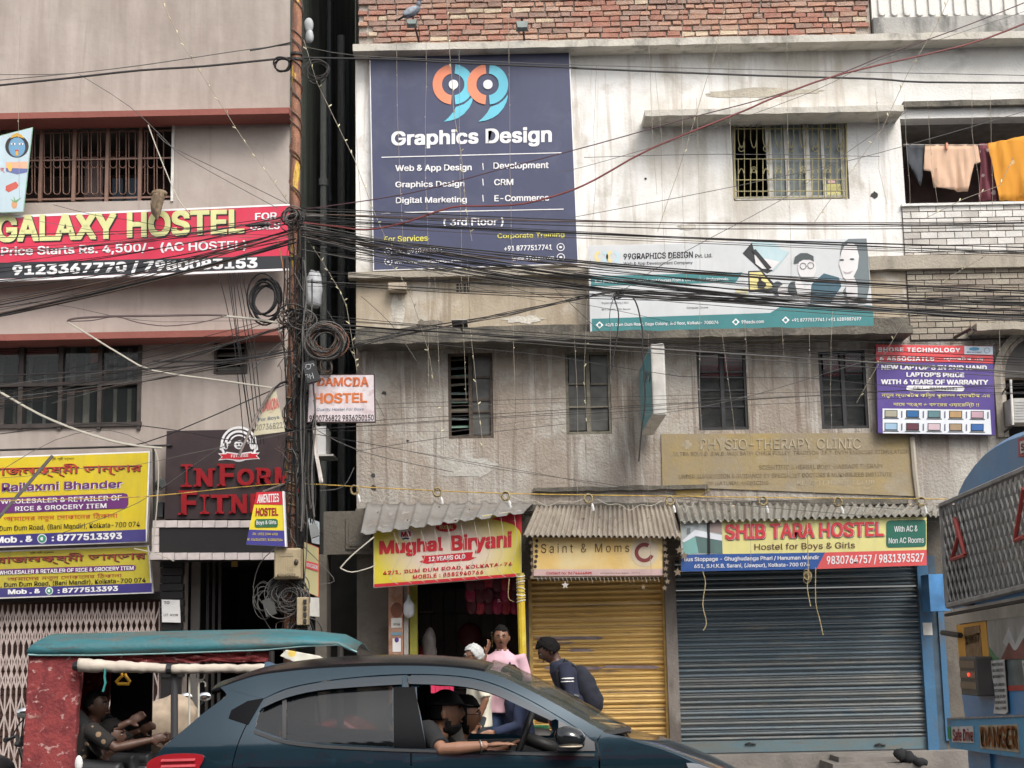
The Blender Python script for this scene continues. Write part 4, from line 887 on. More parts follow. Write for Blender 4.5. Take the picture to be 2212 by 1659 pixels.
shape(BBd, 'printed_cloth', [H4(1215, 95), H4(1380, 98), H4(1430, 150), H4(1490, 170), H4(1375, 310), H4(1240, 180)], a2, ink('pale_aqua2', (.42, .55, .58), .2))
shape(BBd, 'printed_hand', [H4(1235, 190), H4(1290, 215), H4(1350, 225), H4(1420, 240), H4(1365, 300), H4(1290, 290), H4(1245, 255)], a3, skin_p)
shape(BBd, 'printed_phone', [H4(1215, 155), H4(1245, 150), H4(1362, 285), H4(1330, 300)], a4, ik)
shape(BBd, 'printed_screen', [H4(1190, 308), H4(1290, 305), H4(1370, 390), H4(1420, 450), H4(1196, 462)], a1, ik)
shape(BBd, 'printed_screen_face', [H4(1200, 318), H4(1285, 315), H4(1380, 430), H4(1204, 445)], a2, ink('pale_yellow', (.72, .62, .25), .1))
shape(BBd, 'printed_figure', [H4(1262, 435), H4(1255, 395), H4(1268, 378), H4(1262, 355), H4(1275, 345), H4(1290, 355), H4(1286, 375), H4(1318, 395), H4(1322, 410), H4(1305, 435)], a3, ik)
for x in (1100, 1130, 1160): shape(BBd, 'printed_tablet', [H4(x, 435), H4(x+24, 434), H4(x+26, 500), H4(x+2, 502)], a2, ink('pale_yellow2', (.55, .50, .30), .3))
for cx in (1405, 1520):
    shape(BBd, 'printed_hair', circ(H4, cx, 435, 42, 52), a2, hair_p)
shape(BBd, 'printed_face', circ(H4, 1440, 455, 34, 44), a3, skin_p)
shape(BBd, 'printed_shirt', [H4(1600, 490), H4(1655, 400), H4(1740, 325), H4(1850, 355), H4(1868, 420), H4(1820, 490), H4(1790, 545), H4(1630, 545)], a2, shirt_p)
shape(BBd, 'printed_arm', [H4(1545, 345), H4(1600, 430), H4(1650, 400), H4(1640, 545), H4(1560, 520), H4(1530, 400)], a3, skin_p)
shape(BBd, 'printed_face', circ(H4, 1618, 285, 66, 88), a3, skin_p)
shape(BBd, 'printed_beard', circ(H4, 1625, 335, 55, 45, 14, 20, 160), a4, ink('printed_beard', (.30, .31, .32), .2))
shape(BBd, 'printed_hair', [H4(1522, 250), H4(1530, 205), H4(1570, 178), H4(1620, 178), H4(1665, 200), H4(1668, 240), H4(1640, 225), H4(1590, 225), H4(1545, 250)], a4, hair_p)
shape(BBd, 'printed_long_hair', [H4(1858, 180), H4(1870, 110), H4(1920, 75), H4(2050, 72), H4(2062, 200), H4(2075, 400), H4(2045, 545), H4(1900, 545), H4(1880, 450), H4(1930, 380)], a2, hair_g)
shape(BBd, 'printed_face', [H4(1868, 170), H4(1890, 125), H4(1930, 100), H4(1975, 120), H4(1995, 200), H4(1985, 290), H4(1950, 360), H4(1910, 385), H4(1880, 350), H4(1850, 260)], a3, skin_p)
shape(BBd, 'printed_neck', [H4(1905, 380), H4(1960, 350), H4(1985, 420), H4(1985, 545), H4(1920, 545), H4(1900, 450)], a3, ink('printed_skin2', (.58, .56, .56)))
for x, y in ((1870, 228), (1945, 222)): shape(BBd, 'printed_eye', circ(H4, x, y, 17, 7), a4, hair_p)
shape(BBd, 'printed_smile', [H4(1878, 310), H4(1910, 318), H4(1955, 305), H4(1930, 328), H4(1895, 328)], a4, ink('printed_lip', (.40, .36, .37)))
for x, y in ((1590, 272), (1645, 268)): shape(BBd, 'printed_spectacle', ringseg(H4, x, y, 20, 24, 0, 360), a5, hair_p)
# ---- laptop sign
Y = FY-.14
LS = board('shop_sign', 'square red and violet laptop sign on the ashlar wall beside the bus', [(1892, 744), (2145, 748), (2150, 940), (1897, 935)], Y, .06, ink('violet', (.085, .05, .25)), ip)
a1, a2, a3 = [cvp(Y-.006-.003*k) for k in range(3)]
ired2 = ink('coral_red', (.66, .06, .07))
shape(LS, 'print_band', [(1892, 744), (2144, 748), (2145, 785), (1893, 781)], a1, ired2)
text(LS, 'BHOSE TECHNOLOGY', [H6(120, 762), H6(790, 768), H6(790, 804), H6(120, 800)], a2, iw, .05, 1.15)
text(LS, '& ASSOCIATES -', [H6(132, 836), H6(630, 840), H6(630, 874), H6(132, 872)], a2, iw, .05, 1.15)
text(LS, 'ল্যাপটপ গুরু', [H6(652, 836), H6(985, 840), H6(985, 876), H6(652, 876)], a2, iw, .015)
shape(LS, 'logo_panel', [H6(824, 752), H6(1056, 756), H6(1056, 822), H6(824, 818)], a2, ink('pale_blue', (.62, .70, .78)))
shape(LS, 'logo_cloud', circ(H6, 905, 775, 42, 14), a3, ink('logo_blue', (.08, .30, .50))); text(LS, 'BHOSE', [H6(845, 797), H6(965, 798), H6(965, 808), H6(845, 807)], a3, ip, .02)
shape(LS, 'logo_box', ringseg(H6, 1008, 788, 18, 24, 0, 360), a3, ink('logo_grey', (.3, .4, .5)))
for s_, x0, x1, y0, h in (("NEW LAPTOP'S IN 2ND HAND", 145, 1008, 906, 38), ("LAPTOP'S PRICE", 350, 822, 966, 38), ('WITH 6 YEARS OF WARRANTY', 142, 1018, 1024, 40)):
    text(LS, s_, [H6(x0, y0), H6(x1, y0+4), H6(x1, y0+h+4), H6(x0, y0+h)], a2, iw, .055)
shape(LS, 'pill', rrect([H6(350, 1074), H6(824, 1078), H6(824, 1122), H6(350, 1118)], .49, 10), a2, iw); text(LS, 'CALL - 9831843681', [H6(408, 1082), H6(766, 1086), H6(766, 1112), H6(408, 1110)], a3, ik, .01)
text(LS, 'নতুন ল্যাপটপ কিনুন পুরাতন ল্যাপটপ এর', [H6(148, 1130), H6(1034, 1138), H6(1034, 1180), H6(148, 1178)], a2, ink('bright_yellow', (.78, .70, .22)), .008)
text(LS, 'দােম সেঙ্গ ৬ বছেরর ওয়ােরিন্ট !!', [H6(242, 1206), H6(942, 1212), H6(942, 1256), H6(242, 1250)], a2, ink('bright_yellow', (.78, .70, .22)), .008)
shape(LS, 'photo_strip', [H6(155, 1262), H6(1034, 1274), H6(1046, 1474), H6(158, 1464)], a2, ink('photo_white', (.72, .75, .80)))
scr = [ink('screen_%d' % i, c, .5) for i, c in enumerate(((.35, .33, .25), (.02, .12, .32), (.10, .22, .25), (.45, .28, .12), (.5, .32, .38), (.30, .45, .60), (.12, .03, .05), (.6, .45, .5), (.35, .25, .15), (.03, .12, .35)))]
for r_ in range(2):
    for k in range(5):
        x = 172+k*176; y = 1274+r_*104+k*2
        shape(LS, 'printed_laptop', [H6(x, y), H6(x+106, y+1), H6(x+106, y+62), H6(x, y+61)], a3, ik); shape(LS, 'printed_laptop_screen', [H6(x+6, y+5), H6(x+100, y+6), H6(x+100, y+55), H6(x+6, y+54)], cvp(Y-.015), scr[r_*5+k])
        shape(LS, 'printed_laptop_base', [H6(x-6, y+64), H6(x+112, y+65), H6(x+118, y+74), H6(x-12, y+73)], a3, ink('laptop_grey', (.10, .11, .12)))
        if k < 4 or r_ == 0: shape(LS, 'printed_laptop_side', [H6(x+135, y+10), H6(x+146, y+5), H6(x+146, y+60), H6(x+135, y+66)], a3, ink('laptop_side', (.13, .13, .18)))
# ---- yellow grocery boards
yel = ink('board_yellow', (.64, .49, .02), .08); yel2 = ink('board_yellow_dull', (.50, .42, .04), .12)
def grocery(name, label, q, Y, face, second):
    S = board(name, label, q, Y, .09, face, iw, 3.0); a1, a2, a3, a4 = [cvp(Y-.006-.003*k) for k in range(4)]
    rd = ink('board_red', (.50, .05, .03)) if not second else ink('board_red_dull', (.30, .05, .03))
    pu = ink('board_purple', (.14, .03, .16))
    def tq(x0, yl0, yl1, x1, yr0, yr1): return [G1(x0, yl0), G1(x1, yr0), G1(x1, yr1), G1(x0, yl1)]
    bm_ = ink('navy_band', (.045, .035, .19))
    if not second:
        shape(S, 'print_band', tq(-600, 832, 902, 1016, 768, 852), a1, bm_)
        text(S, 'শ্রী শ্রী হনুমান', tq(350, 268, 290, 518, 264, 286), a2, ik)
        for dx, mt, pp in ((5, ik, a2), (0, rd, a3)): text(S, 'রাজলক্ষ্মী ভান্ডার', tq(-75+dx, 320+dx, 415+dx, 988+dx, 300+dx, 382+dx), pp, mt, .015)
        for dx, mt, pp in ((5, iw, a2), (0, pu, a3)): text(S, 'Rajlaxmi Bhander', tq(12+dx, 445+dx, 522+dx, 852+dx, 424+dx, 490+dx), pp, mt, .035)
        shape(S, 'pill', [G1(-600, 572), G1(860, 516), G1(885, 522), G1(895, 545), G1(893, 600), G1(870, 622), G1(-600, 682)], a2, pu)
        text(S, 'WHOLESALER & RETAILER OF', tq(5, 562, 592, 848, 530, 566), a3, iw, .03, 1.05); text(S, 'RICE & GROCERY ITEM', tq(105, 610, 642, 742, 586, 620), a3, iw, .03, 1.05)
        text(S, 'আমােদর নতুন েদাকােনর িঠকানা', tq(25, 672, 722, 820, 648, 700), a2, rd, .008)
        text(S, '42, Dum Dum Road, (Bani Mandir), Kolkata-700 074', tq(-85, 746, 790, 975, 712, 756), a2, ik, .015)
        text(S, 'Mob . &', tq(-35, 822, 866, 228, 812, 856), a2, iw, .055); text(S, ': 8777513393', tq(360, 806, 852, 850, 790, 836), a2, iw, .055)
        ic = (293, 834, 33)
    else:
        shape(S, 'print_band', tq(-600, 1200, 1262, 1058, 1142, 1204), a1, bm_)
        text(S, 'শ্রী শ্রী হনুমান', tq(205, 925, 945, 375, 918, 938), a2, ik)
        for dx, mt, pp in ((5, ik, a2), (0, rd, a3)): text(S, 'রাজলক্ষ্মী ভান্ডার', tq(-35+dx, 948+dx, 1022+dx, 1018+dx, 916+dx, 988+dx), pp, mt, .015)
        shape(S, 'pill', [G1(-600, 1068), G1(925, 1016), G1(945, 1022), G1(948, 1040), G1(935, 1054), G1(-600, 1105)], a2, pu)
        text(S, 'WHOLESALER & RETAILER OF RICE & GROCERY ITEM', tq(-10, 1058, 1086, 932, 1024, 1052), a3, iw, .035)
        text(S, 'আমােদর নতুন েদাকােনর িঠকানা', tq(52, 1095, 1138, 850, 1070, 1110), a2, rd, .008)
        text(S, '42/1, Dum Dum Road, (Bani Mandir), Kolkata-700 074', tq(-95, 1142, 1182, 1015, 1104, 1142), a2, ik, .02)
        text(S, 'Mob . &', tq(55, 1188, 1222, 282, 1182, 1214), a2, iw, .055); text(S, ': 8777513393', tq(402, 1180, 1214, 822, 1162, 1198), a2, iw, .055)
        ic = (343, 1197, 27)
    shape(S, 'phone_icon', circ(G1, *ic), a2, iw); shape(S, 'phone_icon', circ(G1, ic[0], ic[1], ic[2]-6), a3, ink('icon_green', (.03, .28, .16))); shape(S, 'phone_icon', circ(G1, ic[0], ic[1], ic[2]*.38, None, 12, 60, 300), a4, iw)
    return S
grocery('shop_sign', 'larger upper yellow grocery board with red Bengali heading', [(-190, 993), (324, 974.5), (317, 1170.5), (-190, 1190)], FY-.42, yel, False)
grocery('shop_sign', 'lower duller yellow grocery board above the lattice gate', [(-190, 1196), (322, 1178), (329, 1281), (-190, 1300)], FY-.32, yel2, True)
MB()
# steel frame struts of the grocery boards
st = MB(); st.tube([P(332, 965, FY-.45), P(334, 1170, FY-.45)], .016, 6); st.tube([P(-100, 975, FY-.42), P(372, 962, FY-.42)], .014, 6); single('sign_frame', st, irondark, 'dark steel frame around the upper yellow grocery board', 'sign frame')
st = MB(); st.tube([P(113, 985, FY-.9), P(0, 1115, FY-1.3)], .02, 6); st.tube([P(-40, 1162, FY-1.4), P(0, 1115, FY-1.3)], .02, 6); single('steel_rod', st, M('grey_rod', (.13, .12, .12), .5, .5), 'slanting grey rod in front of the upper yellow board', 'rod')
st = MB(); st.tube([P(348, 1045, FY-.5), P(342, 1050, FY-.2)], [.062, .055], 14); st.tube([P(350.5, 1044.5, FY-.53), P(348, 1045, FY-.5)], [.045, .062], 14); st.pbox(338, 1085, 352, 1117, FY-.3, .2); single('camera_unit', st, M('dark_plastic', (.05, .055, .055), .5), 'dark round fitting between the yellow board and the gym sign', 'fitting')
# ---- gym sign
Y = FY-.40
GS = board('gym_sign', 'dark maroon gym sign with raised red letters above the tiled canopy', [(360, 931), (632, 925), (632, 1121), (355, 1121)], Y, .38, M('maroon_panel', (.040, .024, .026), .45, var=.15), dkframe)
rl = M('raised_red_letter', (.30, .012, .018), .3, var=.1, coat=.3)
pl_ = plane(Y-.045)
def L_(s_, x0, x1, y0, y1, sh=0): text(GS, s_, [G1(x0, y0), G1(x1, y0-sh), G1(x1, y1-sh), G1(x0, y1)], pl_, rl, .045, name='letter', thick=.04)
def serif(x0, x1, y): MB().prism([P(*G1(x0, y-7), Y-.045), P(*G1(x1, y-7), Y-.045), P(*G1(x1, y+7), Y-.045), P(*G1(x0, y+7), Y-.045)], .038).build('letter_serif', rl, GS)
for s_, x0, x1, y0, y1 in (('I', 1288, 1312, 318, 472), ('N', 1368, 1480, 345, 470), ('F', 1530, 1632, 312, 466), ('O', 1652, 1770, 345, 462), ('R', 1790, 1890, 340, 458), ('M', 1915, 2040, 335, 455),
                       ('F', 1262, 1370, 498, 666), ('I', 1412, 1436, 528, 660), ('T', 1468, 1592, 526, 658), ('N', 1612, 1720, 524, 656), ('E', 1745, 1830, 520, 652), ('S', 1850, 1930, 518, 650), ('S', 1950, 2030, 516, 648)): L_(s_, x0, x1, y0, y1)
for a, b_, y in ((1260, 1340, 322), (1258, 1336, 466), (1350, 1392, 350), (1460, 1498, 350), (1350, 1392, 464), (1512, 1550, 318), (1512, 1572, 460), (1780, 1815, 346), (1780, 1822, 452), (1240, 1300, 660), (1245, 1280, 504), (1392, 1458, 533), (1392, 1458, 654), (1500, 1560, 652), (1595, 1640, 530), (1595, 1640, 650)): serif(a, b_, y)
a1, a2, a3 = cvp(Y-.006), cvp(Y-.010), cvp(Y-.014)
cx, cy = 1665, 178
for r1, r2, b0, b1 in ((112, 128, 150, 395), (84, 100, 160, 380), (60, 70, 185, 355)): shape(GS, 'emblem_arc', ringseg(G1, cx, cy, r1, r2, b0, b1), a1, iw)
for s in (-1, 1):
    for k in range(4): shape(GS, 'emblem_dumbbell', [G1(cx+s*(70+k*16), cy-18+k*6), G1(cx+s*(80+k*16), cy-22+k*6), G1(cx+s*(92+k*14), cy+22+k*4), G1(cx+s*(80+k*14), cy+30+k*4)], a1, iw)
shape(GS, 'emblem_face', circ(G1, cx, cy+2, 34, 30), a1, iw); shape(GS, 'emblem_eye', circ(G1, cx-12, cy-2, 7), a2, ik); shape(GS, 'emblem_eye', circ(G1, cx+12, cy-2, 7), a2, ik); shape(GS, 'emblem_mouth', circ(G1, cx, cy+16, 16, 5), a2, ik)
rib = [(1520, 240), (1570, 238), (1575, 228), (1665, 240), (1755, 226), (1762, 236), (1810, 232), (1790, 256), (1812, 278), (1758, 280), (1665, 292), (1575, 282), (1522, 288), (1545, 264)]
shape(GS, 'emblem_ribbon_edge', [G1(*p) for p in rib], a2, iw); shape(GS, 'emblem_ribbon', [G1(1665+(x-1665)*.93, 259+(y-259)*.7) for x, y in rib], a3, ir); text(GS, 'FITNESS', [G1(1610, 248), G1(1730, 244), G1(1730, 264), G1(1610, 268)], cvp(Y-.017), iw, .03)
shape(GS, 'emblem_base', ringseg(G1, cx, cy+30, 78, 90, 40, 140), a1, iw)
# ---- Mughal Biryani
Y = FY-.75
MQ = [(807, 1143), (1125.7, 1102), (1127, 1245), (807, 1270)]
m_, n_, l_, b_ = nodemat('biryani_panel'); g_ = n_.new('ShaderNodeNewGeometry'); mp_ = n_.new('ShaderNodeMapping'); c_ = P(968, 1190, Y)
mp_.inputs['Location'].default_value = (-c_.x/.95, 0, -c_.z/.6); mp_.inputs['Scale'].default_value = (1/.95, 0, 1/.6)
gr_ = n_.new('ShaderNodeTexGradient'); gr_.gradient_type = 'SPHERICAL'; l_.new(g_.outputs['Position'], mp_.inputs[0]); l_.new(mp_.outputs[0], gr_.inputs[0])
cr_ = n_.new('ShaderNodeValToRGB'); cr_.color_ramp.elements[0].color = (.66, .55, .04, 1); cr_.color_ramp.elements[0].position = .12; cr_.color_ramp.elements[1].color = (.72, .60, .50, 1); cr_.color_ramp.elements[1].position = .62
l_.new(gr_.outputs[0], cr_.inputs[0]); l_.new(cr_.outputs[0], b_.inputs['Base Color']); b_.inputs['Roughness'].default_value = .5
MS = board('restaurant_sign', 'tilted yellow and red biryani sign under the wide ribbed tin sheet', MQ, Y, .08, m_, offwhite, 1.5)
a1, a2, a3, a4 = [cvp(Y-.006-.003*k) for k in range(4)]
shape(MS, 'print_corner', [G2(1540, 600), G2(1752, 548), G2(1755, 720), G2(1740, 680), G2(1700, 640), G2(1640, 620)], a1, ir)
shape(MS, 'print_rule', [G2(740, 1048), G2(1755, 972), G2(1755, 992), G2(740, 1070)], a1, ir)
shape(MS, 'logo_disc', circ(G2, 957, 705, 52, 42), a1, iw); text(MS, 'MB', [G2(925, 688), G2(992, 683), G2(992, 720), G2(925, 725)], a2, ir, .04); shape(MS, 'moustache', [G2(925, 735), G2(957, 728), G2(990, 732), G2(972, 742), G2(957, 738), G2(940, 744)], a2, ik)
shape(MS, 'top_medallion', circ(G2, 1235, 655, 72, 34), a1, ir); text(MS, 'MUGHAL', [G2(1190, 645), G2(1285, 640), G2(1285, 668), G2(1190, 672)], a2, iye, .03)
text(MS, 'Mughal', [G2(775, 752), G2(1212, 722), G2(1212, 842), G2(775, 868)], a2, ir, .055); text(MS, 'Biryani', [G2(1268, 712), G2(1686, 682), G2(1686, 822), G2(1268, 845)], a2, ir, .055)
shape(MS, 'ribbon', [G2(1050, 895), G2(1080, 880), G2(1065, 852), G2(1120, 852), G2(1400, 828), G2(1420, 826), G2(1412, 862), G2(1445, 865), G2(1395, 885), G2(1130, 905), G2(1105, 910)], a1, ir)
text(MS, '12 YEARS OLD', [G2(1112, 862), G2(1366, 842), G2(1366, 872), G2(1112, 893)], a2, iw, .04, shear=.1)
text(MS, '42/1, DUM DUM ROAD, KOLKATA-74', [G2(800, 958), G2(1690, 895), G2(1690, 925), G2(800, 990)], a2, ir, .04, 1.1); text(MS, 'MOBILE : 8582940766', [G2(1005, 986), G2(1490, 950), G2(1490, 978), G2(1005, 1014)], a2, ir, .04, 1.1)
# ---- cafe sign
Y = FY-.86
SMn = board('cafe_sign', 'faded cream cafe sign with spaced thin letters above the yellow shutter', [(1147.6, 1158), (1434, 1158), (1434, 1245), (1147.6, 1247)], Y, .08, plaster('cream_print', (.74, .50, .17), [((.70, .60, .36), 1.6, .4, .6, .8), ((.50, .34, .13), 3, .6, .72, .4)], bump=0, rough=.5), M('brown_frame2', (.16, .10, .05), .6), 3)
a1, a2, a3 = [cvp(Y-.006-.003*k) for k in range(3)]
brn = ink('brown_ink', (.14, .075, .02))
text(SMn, 'Saint & Moms', [G3(142, 262), G3(520, 260), G3(520, 298), G3(142, 302)], a2, brn, 0, 1.35)
for k in range(6): shape(SMn, 'letter_flourish', circ(G3, 118+rnd.uniform(-4, 6), 250+k*22, 7, 8, 9), a2, ink('dark_ink', (.04, .03, .025)))
shape(SMn, 'print_band', [G3(105, 372), G3(663, 370), G3(663, 398), G3(105, 400)], a1, ink('faded_pink', (.60, .42, .40)))
text(SMn, 'Contact no: 9674464885', [G3(165, 382), G3(360, 382), G3(360, 393), G3(165, 394)], a2, ir, .02); text(SMn, '42/1 Dum Dum Road, Kolkata - 700 074', [G3(396, 385), G3(565, 384), G3(565, 391), G3(396, 393)], a2, brn, 0)
shape(SMn, 'print_swirl', circ(G3, 585, 300, 58, 62), a1, ink('cream_disc', (.66, .55, .40))); shape(SMn, 'print_swirl', ringseg(G3, 585, 300, 26, 42, 20, 300), a2, ink('maroon_ink', (.22, .04, .04)))
# ---- Shib Tara banner
Y = FY-.78
SH = board('hostel_banner', 'yellow, blue and salmon hostel banner above the wide blue shutter', [(1470, 1126), (2001.6, 1116), (2001.6, 1221.6), (1472, 1235)], Y, .04, ink('banner_yellow', (.70, .64, .26)), offwhite)
a1, a2, a3, a4 = [cvp(Y-.006-.003*k) for k in range(4)]
shape(SH, 'print_blue', [H8(244, 432), H8(1288, 415), H8(1225, 536), H8(246, 554)], a1, ink('royal_blue', (.025, .085, .30))); shape(SH, 'print_salmon', [H8(1288, 415), H8(2025, 396), H8(2025, 508), H8(1225, 536)], a1, isal)
shape(SH, 'printed_photo', [H8(242, 190), H8(540, 185), H8(545, 425), H8(244, 432)], a1, ink('photo_sky', (.42, .46, .46), .2))
shape(SH, 'printed_building', [H8(260, 430), H8(258, 340), H8(345, 300), H8(370, 420)], a2, ink('photo_teal', (.20, .42, .40), .1)); shape(SH, 'printed_building', [H8(370, 420), H8(345, 300), H8(540, 330), H8(544, 424)], a2, ink('photo_dark_teal', (.10, .17, .16), .3))
shape(SH, 'printed_balcony', [H8(250, 330), H8(345, 250), H8(540, 290), H8(540, 330), H8(350, 295), H8(260, 345)], a3, ink('photo_white', (.66, .68, .70))); shape(SH, 'printed_window', [H8(285, 240), H8(310, 235), H8(310, 275), H8(285, 285)], a3, ink('photo_grey', (.15, .17, .18)))
shape(SH, 'printed_block', [H8(430, 195), H8(535, 190), H8(538, 280), H8(440, 262)], a2, ink('photo_brick', (.34, .26, .24), .3)); shape(SH, 'printed_pole', [H8(430, 190), H8(450, 190), H8(455, 425), H8(435, 425)], a4, ik)
for dx, mt, pp in ((6, ik, a2), (2.5, iw, a3), (0, ink('banner_red', (.60, .05, .06)), a4)): text(SH, 'SHIB TARA HOSTEL', [H8(562+dx, 210+dx), H8(1714+dx, 190+dx), H8(1714+dx, 298+dx), H8(562+dx, 324+dx)], pp, mt, .045)
text(SH, 'Hostel for Boys & Girls', [H8(775, 352), H8(1505, 338), H8(1505, 396), H8(775, 410)], a2, ink('maroon_brown', (.10, .03, .03)), .012)
text(SH, 'Bus Stoppage - Ghughudanga Phari / Hanuman Mandir', [H8(265, 450), H8(1245, 436), H8(1245, 472), H8(265, 488)], a2, iw, .025); text(SH, '651, S.H.K.B. Sarani, (Jawpur), Kolkata-700 074', [H8(338, 500), H8(1175, 487), H8(1175, 522), H8(338, 536)], a2, iw, .025)
text(SH, '9830764757 / 9831393527', [H8(1300, 440), H8(2005, 418), H8(2005, 490), H8(1300, 510)], a2, iw, .03)
shape(SH, 'green_panel', rrect([H8(1733, 184), H8(2020, 176), H8(2020, 372), H8(1733, 380)], .12, 1.4), a2, ink('deep_green', (.02, .13, .09))); text(SH, 'With AC &', [H8(1790, 224), H8(1960, 218), H8(1960, 262), H8(1790, 266)], a3, iw, .012); text(SH, 'Non AC Rooms', [H8(1750, 310), H8(2005, 303), H8(2005, 344), H8(1750, 350)], a3, iw, .012)
# ---- projecting lightbox
x0, x1, z0, z1 = W(1408, 741, 1438, 897, 16.7)
LBX = thing('projecting_sign', 'white and teal box sign projecting from the brown wall between windows', 'sign', ((x0+x1)/2, 17.7, z0))
MB().box(x0, x1, 16.7, FY-.1, z0, z1).build('box', offwhite, LBX, bevel=.02)
MB().quad((x0-.004, 16.74, z0+.03), (x0-.004, FY-.13, z0+.03), (x0-.004, FY-.13, z1-.03), (x0-.004, 16.74, z1-.03)).build('side_panel', ink('lightbox_teal', (.13, .38, .42), .1), LBX)
px_ = planeX(x0-.008); text(LBX, '99', [(1390, 805), (1404, 800), (1406, 825), (1392, 830)], px_, iw, .02)
MB().box(x0+.04, x1-.04, FY-.1, FY, z1-.15, z1-.08).build('bracket', irondark, LBX)
# ================================================================ TIN ROOFS
tinA = plaster('dusty_tin', (.235, .225, .21), [((.18, .16, .14), 3, .45, .6, .7), ((.45, .43, .40), 6, .58, .68, .6), ((.24, .17, .12), (4, 4, 2), .6, .7, .6)], rough=.65, bump=.15)
tinB = plaster('brownish_tin', (.36, .315, .26), [((.24, .20, .16), (8, 2, 2), .45, .6, .6), ((.48, .43, .37), 5, .58, .68, .5), ((.2, .12, .08), 7, .64, .72, .7)], rough=.65, bump=.15)
tinC = plaster('grey_tin', (.23, .22, .195), [((.16, .145, .12), 3.5, .45, .6, .7), ((.42, .40, .36), 6, .6, .7, .6)], rough=.65, bump=.2)
def tin(label, tl_, tr_, br_, bl_, Yt, Yb, n, amp, mat, trap=False, rag=.004, seed=0):
    A, B_, C_, D_ = P(*tl_, Yt), P(*tr_, Yt), P(*br_, Yb), P(*bl_, Yb); mb = MB(); st_ = 10; rows = 6; N = n*st_; g = []
    for j in range(rows+1):
        t = j/rows; L0, R0 = A.lerp(D_, t), B_.lerp(C_, t)
        for i in range(N+1):
            s = i/N; p = L0.lerp(R0, s); ph = (s*n) % 1
            if trap: h = amp*(1 if ph < .16 else (1-(ph-.16)/.08 if ph < .24 else (0 if ph < .92 else (ph-.92)/.08)))
            else: h = amp*math.sin(2*PI*ph)
            nz = mnoise.noise(Vector((s*14+seed, t*2, 0)))*.012
            e = rag*mnoise.noise(Vector((s*n*1.3+seed, 5, 0)))*3 if j in (0, rows) else 0
            g.append(p+Vector((0, -(h+nz)*.45, (h+nz)*.9))+(D_-A).normalized()*e)
    for j in range(rows):
        for i in range(N): a = j*(N+1)+i; mb.f.append((a, a+1, a+N+2, a+N+1)); mb.mi.append(0)
    mb.v = g; o = single('tin_sheet', mb, mat, label, 'awning', smooth=True)
    md = o.modifiers.new('thickness', 'SOLIDIFY'); md.thickness = .004
    return o
tin('wide ribbed dusty tin sheet over the biryani sign', (793, 1090), (1156, 1087), (1134, 1109), (779, 1157), FY-.02, FY-.95, 10, .03, tinA, True, .004, 3)
tin('narrow corrugated brownish tin sheet over the cafe sign', (1158, 1095), (1452, 1094), (1473, 1161), (1130, 1158), FY-.05, FY-1.0, 30, .017, tinB, False, .004, 8)
tin('long low corrugated grey tin sheet over the hostel banner', (1456, 1085), (2028, 1092), (2000, 1112), (1468, 1128), FY-.02, FY-.85, 34, .02, tinC, False, .008, 15)
tin('short broken end piece of grey tin beside the bus', (1985, 1088), (2060, 1102), (2048, 1120), (1990, 1112), FY-.03, FY-.8, 5, .016, tinC, False, .02, 22)
lit = MB()
for k in range(150):
    u = rnd.choice((rnd.uniform(800, 1140), rnd.uniform(1150, 1460), rnd.uniform(1470, 1990))); t = rnd.uniform(.1, .95)
    if u < 1145: a_, b__ = P(u, 1090, FY-.02), P(u-10, 1135, FY-.93)
    elif u < 1465: a_, b__ = P(u, 1095, FY-.05), P(u, 1159, FY-.99)
    else: a_, b__ = P(u, 1089, FY-.02), P(u, 1119, FY-.84)
    p = a_.lerp(b__, t)+Vector((0, -.02, .035)); s_ = rnd.uniform(.008, .026); q = rnd.uniform(0, 3); lit.poly([p+Vector((s_*math.cos(q+w2)*rnd.uniform(.5, 1), s_*math.sin(q+w2)*.7, s_*.5*math.sin(q*2+w2))) for w2 in (0, 1.3, 2.9, 4.4)])
single('dry_litter', lit, M('dry_leaf_litter', (.36, .27, .18), .9, var=.5, scale=30), 'dry leaves and rubbish scattered over the tin sheets', 'litter', kind='stuff')
# beams carrying the tin
MB().pbox(1440, 1128, 1470, 1200, FY-.3, .3).build('pier_head', gcon, RB); MB().pbox(1128, 1150, 1147, 1250, FY-.3, .3).build('pier_head', gcon, RB)
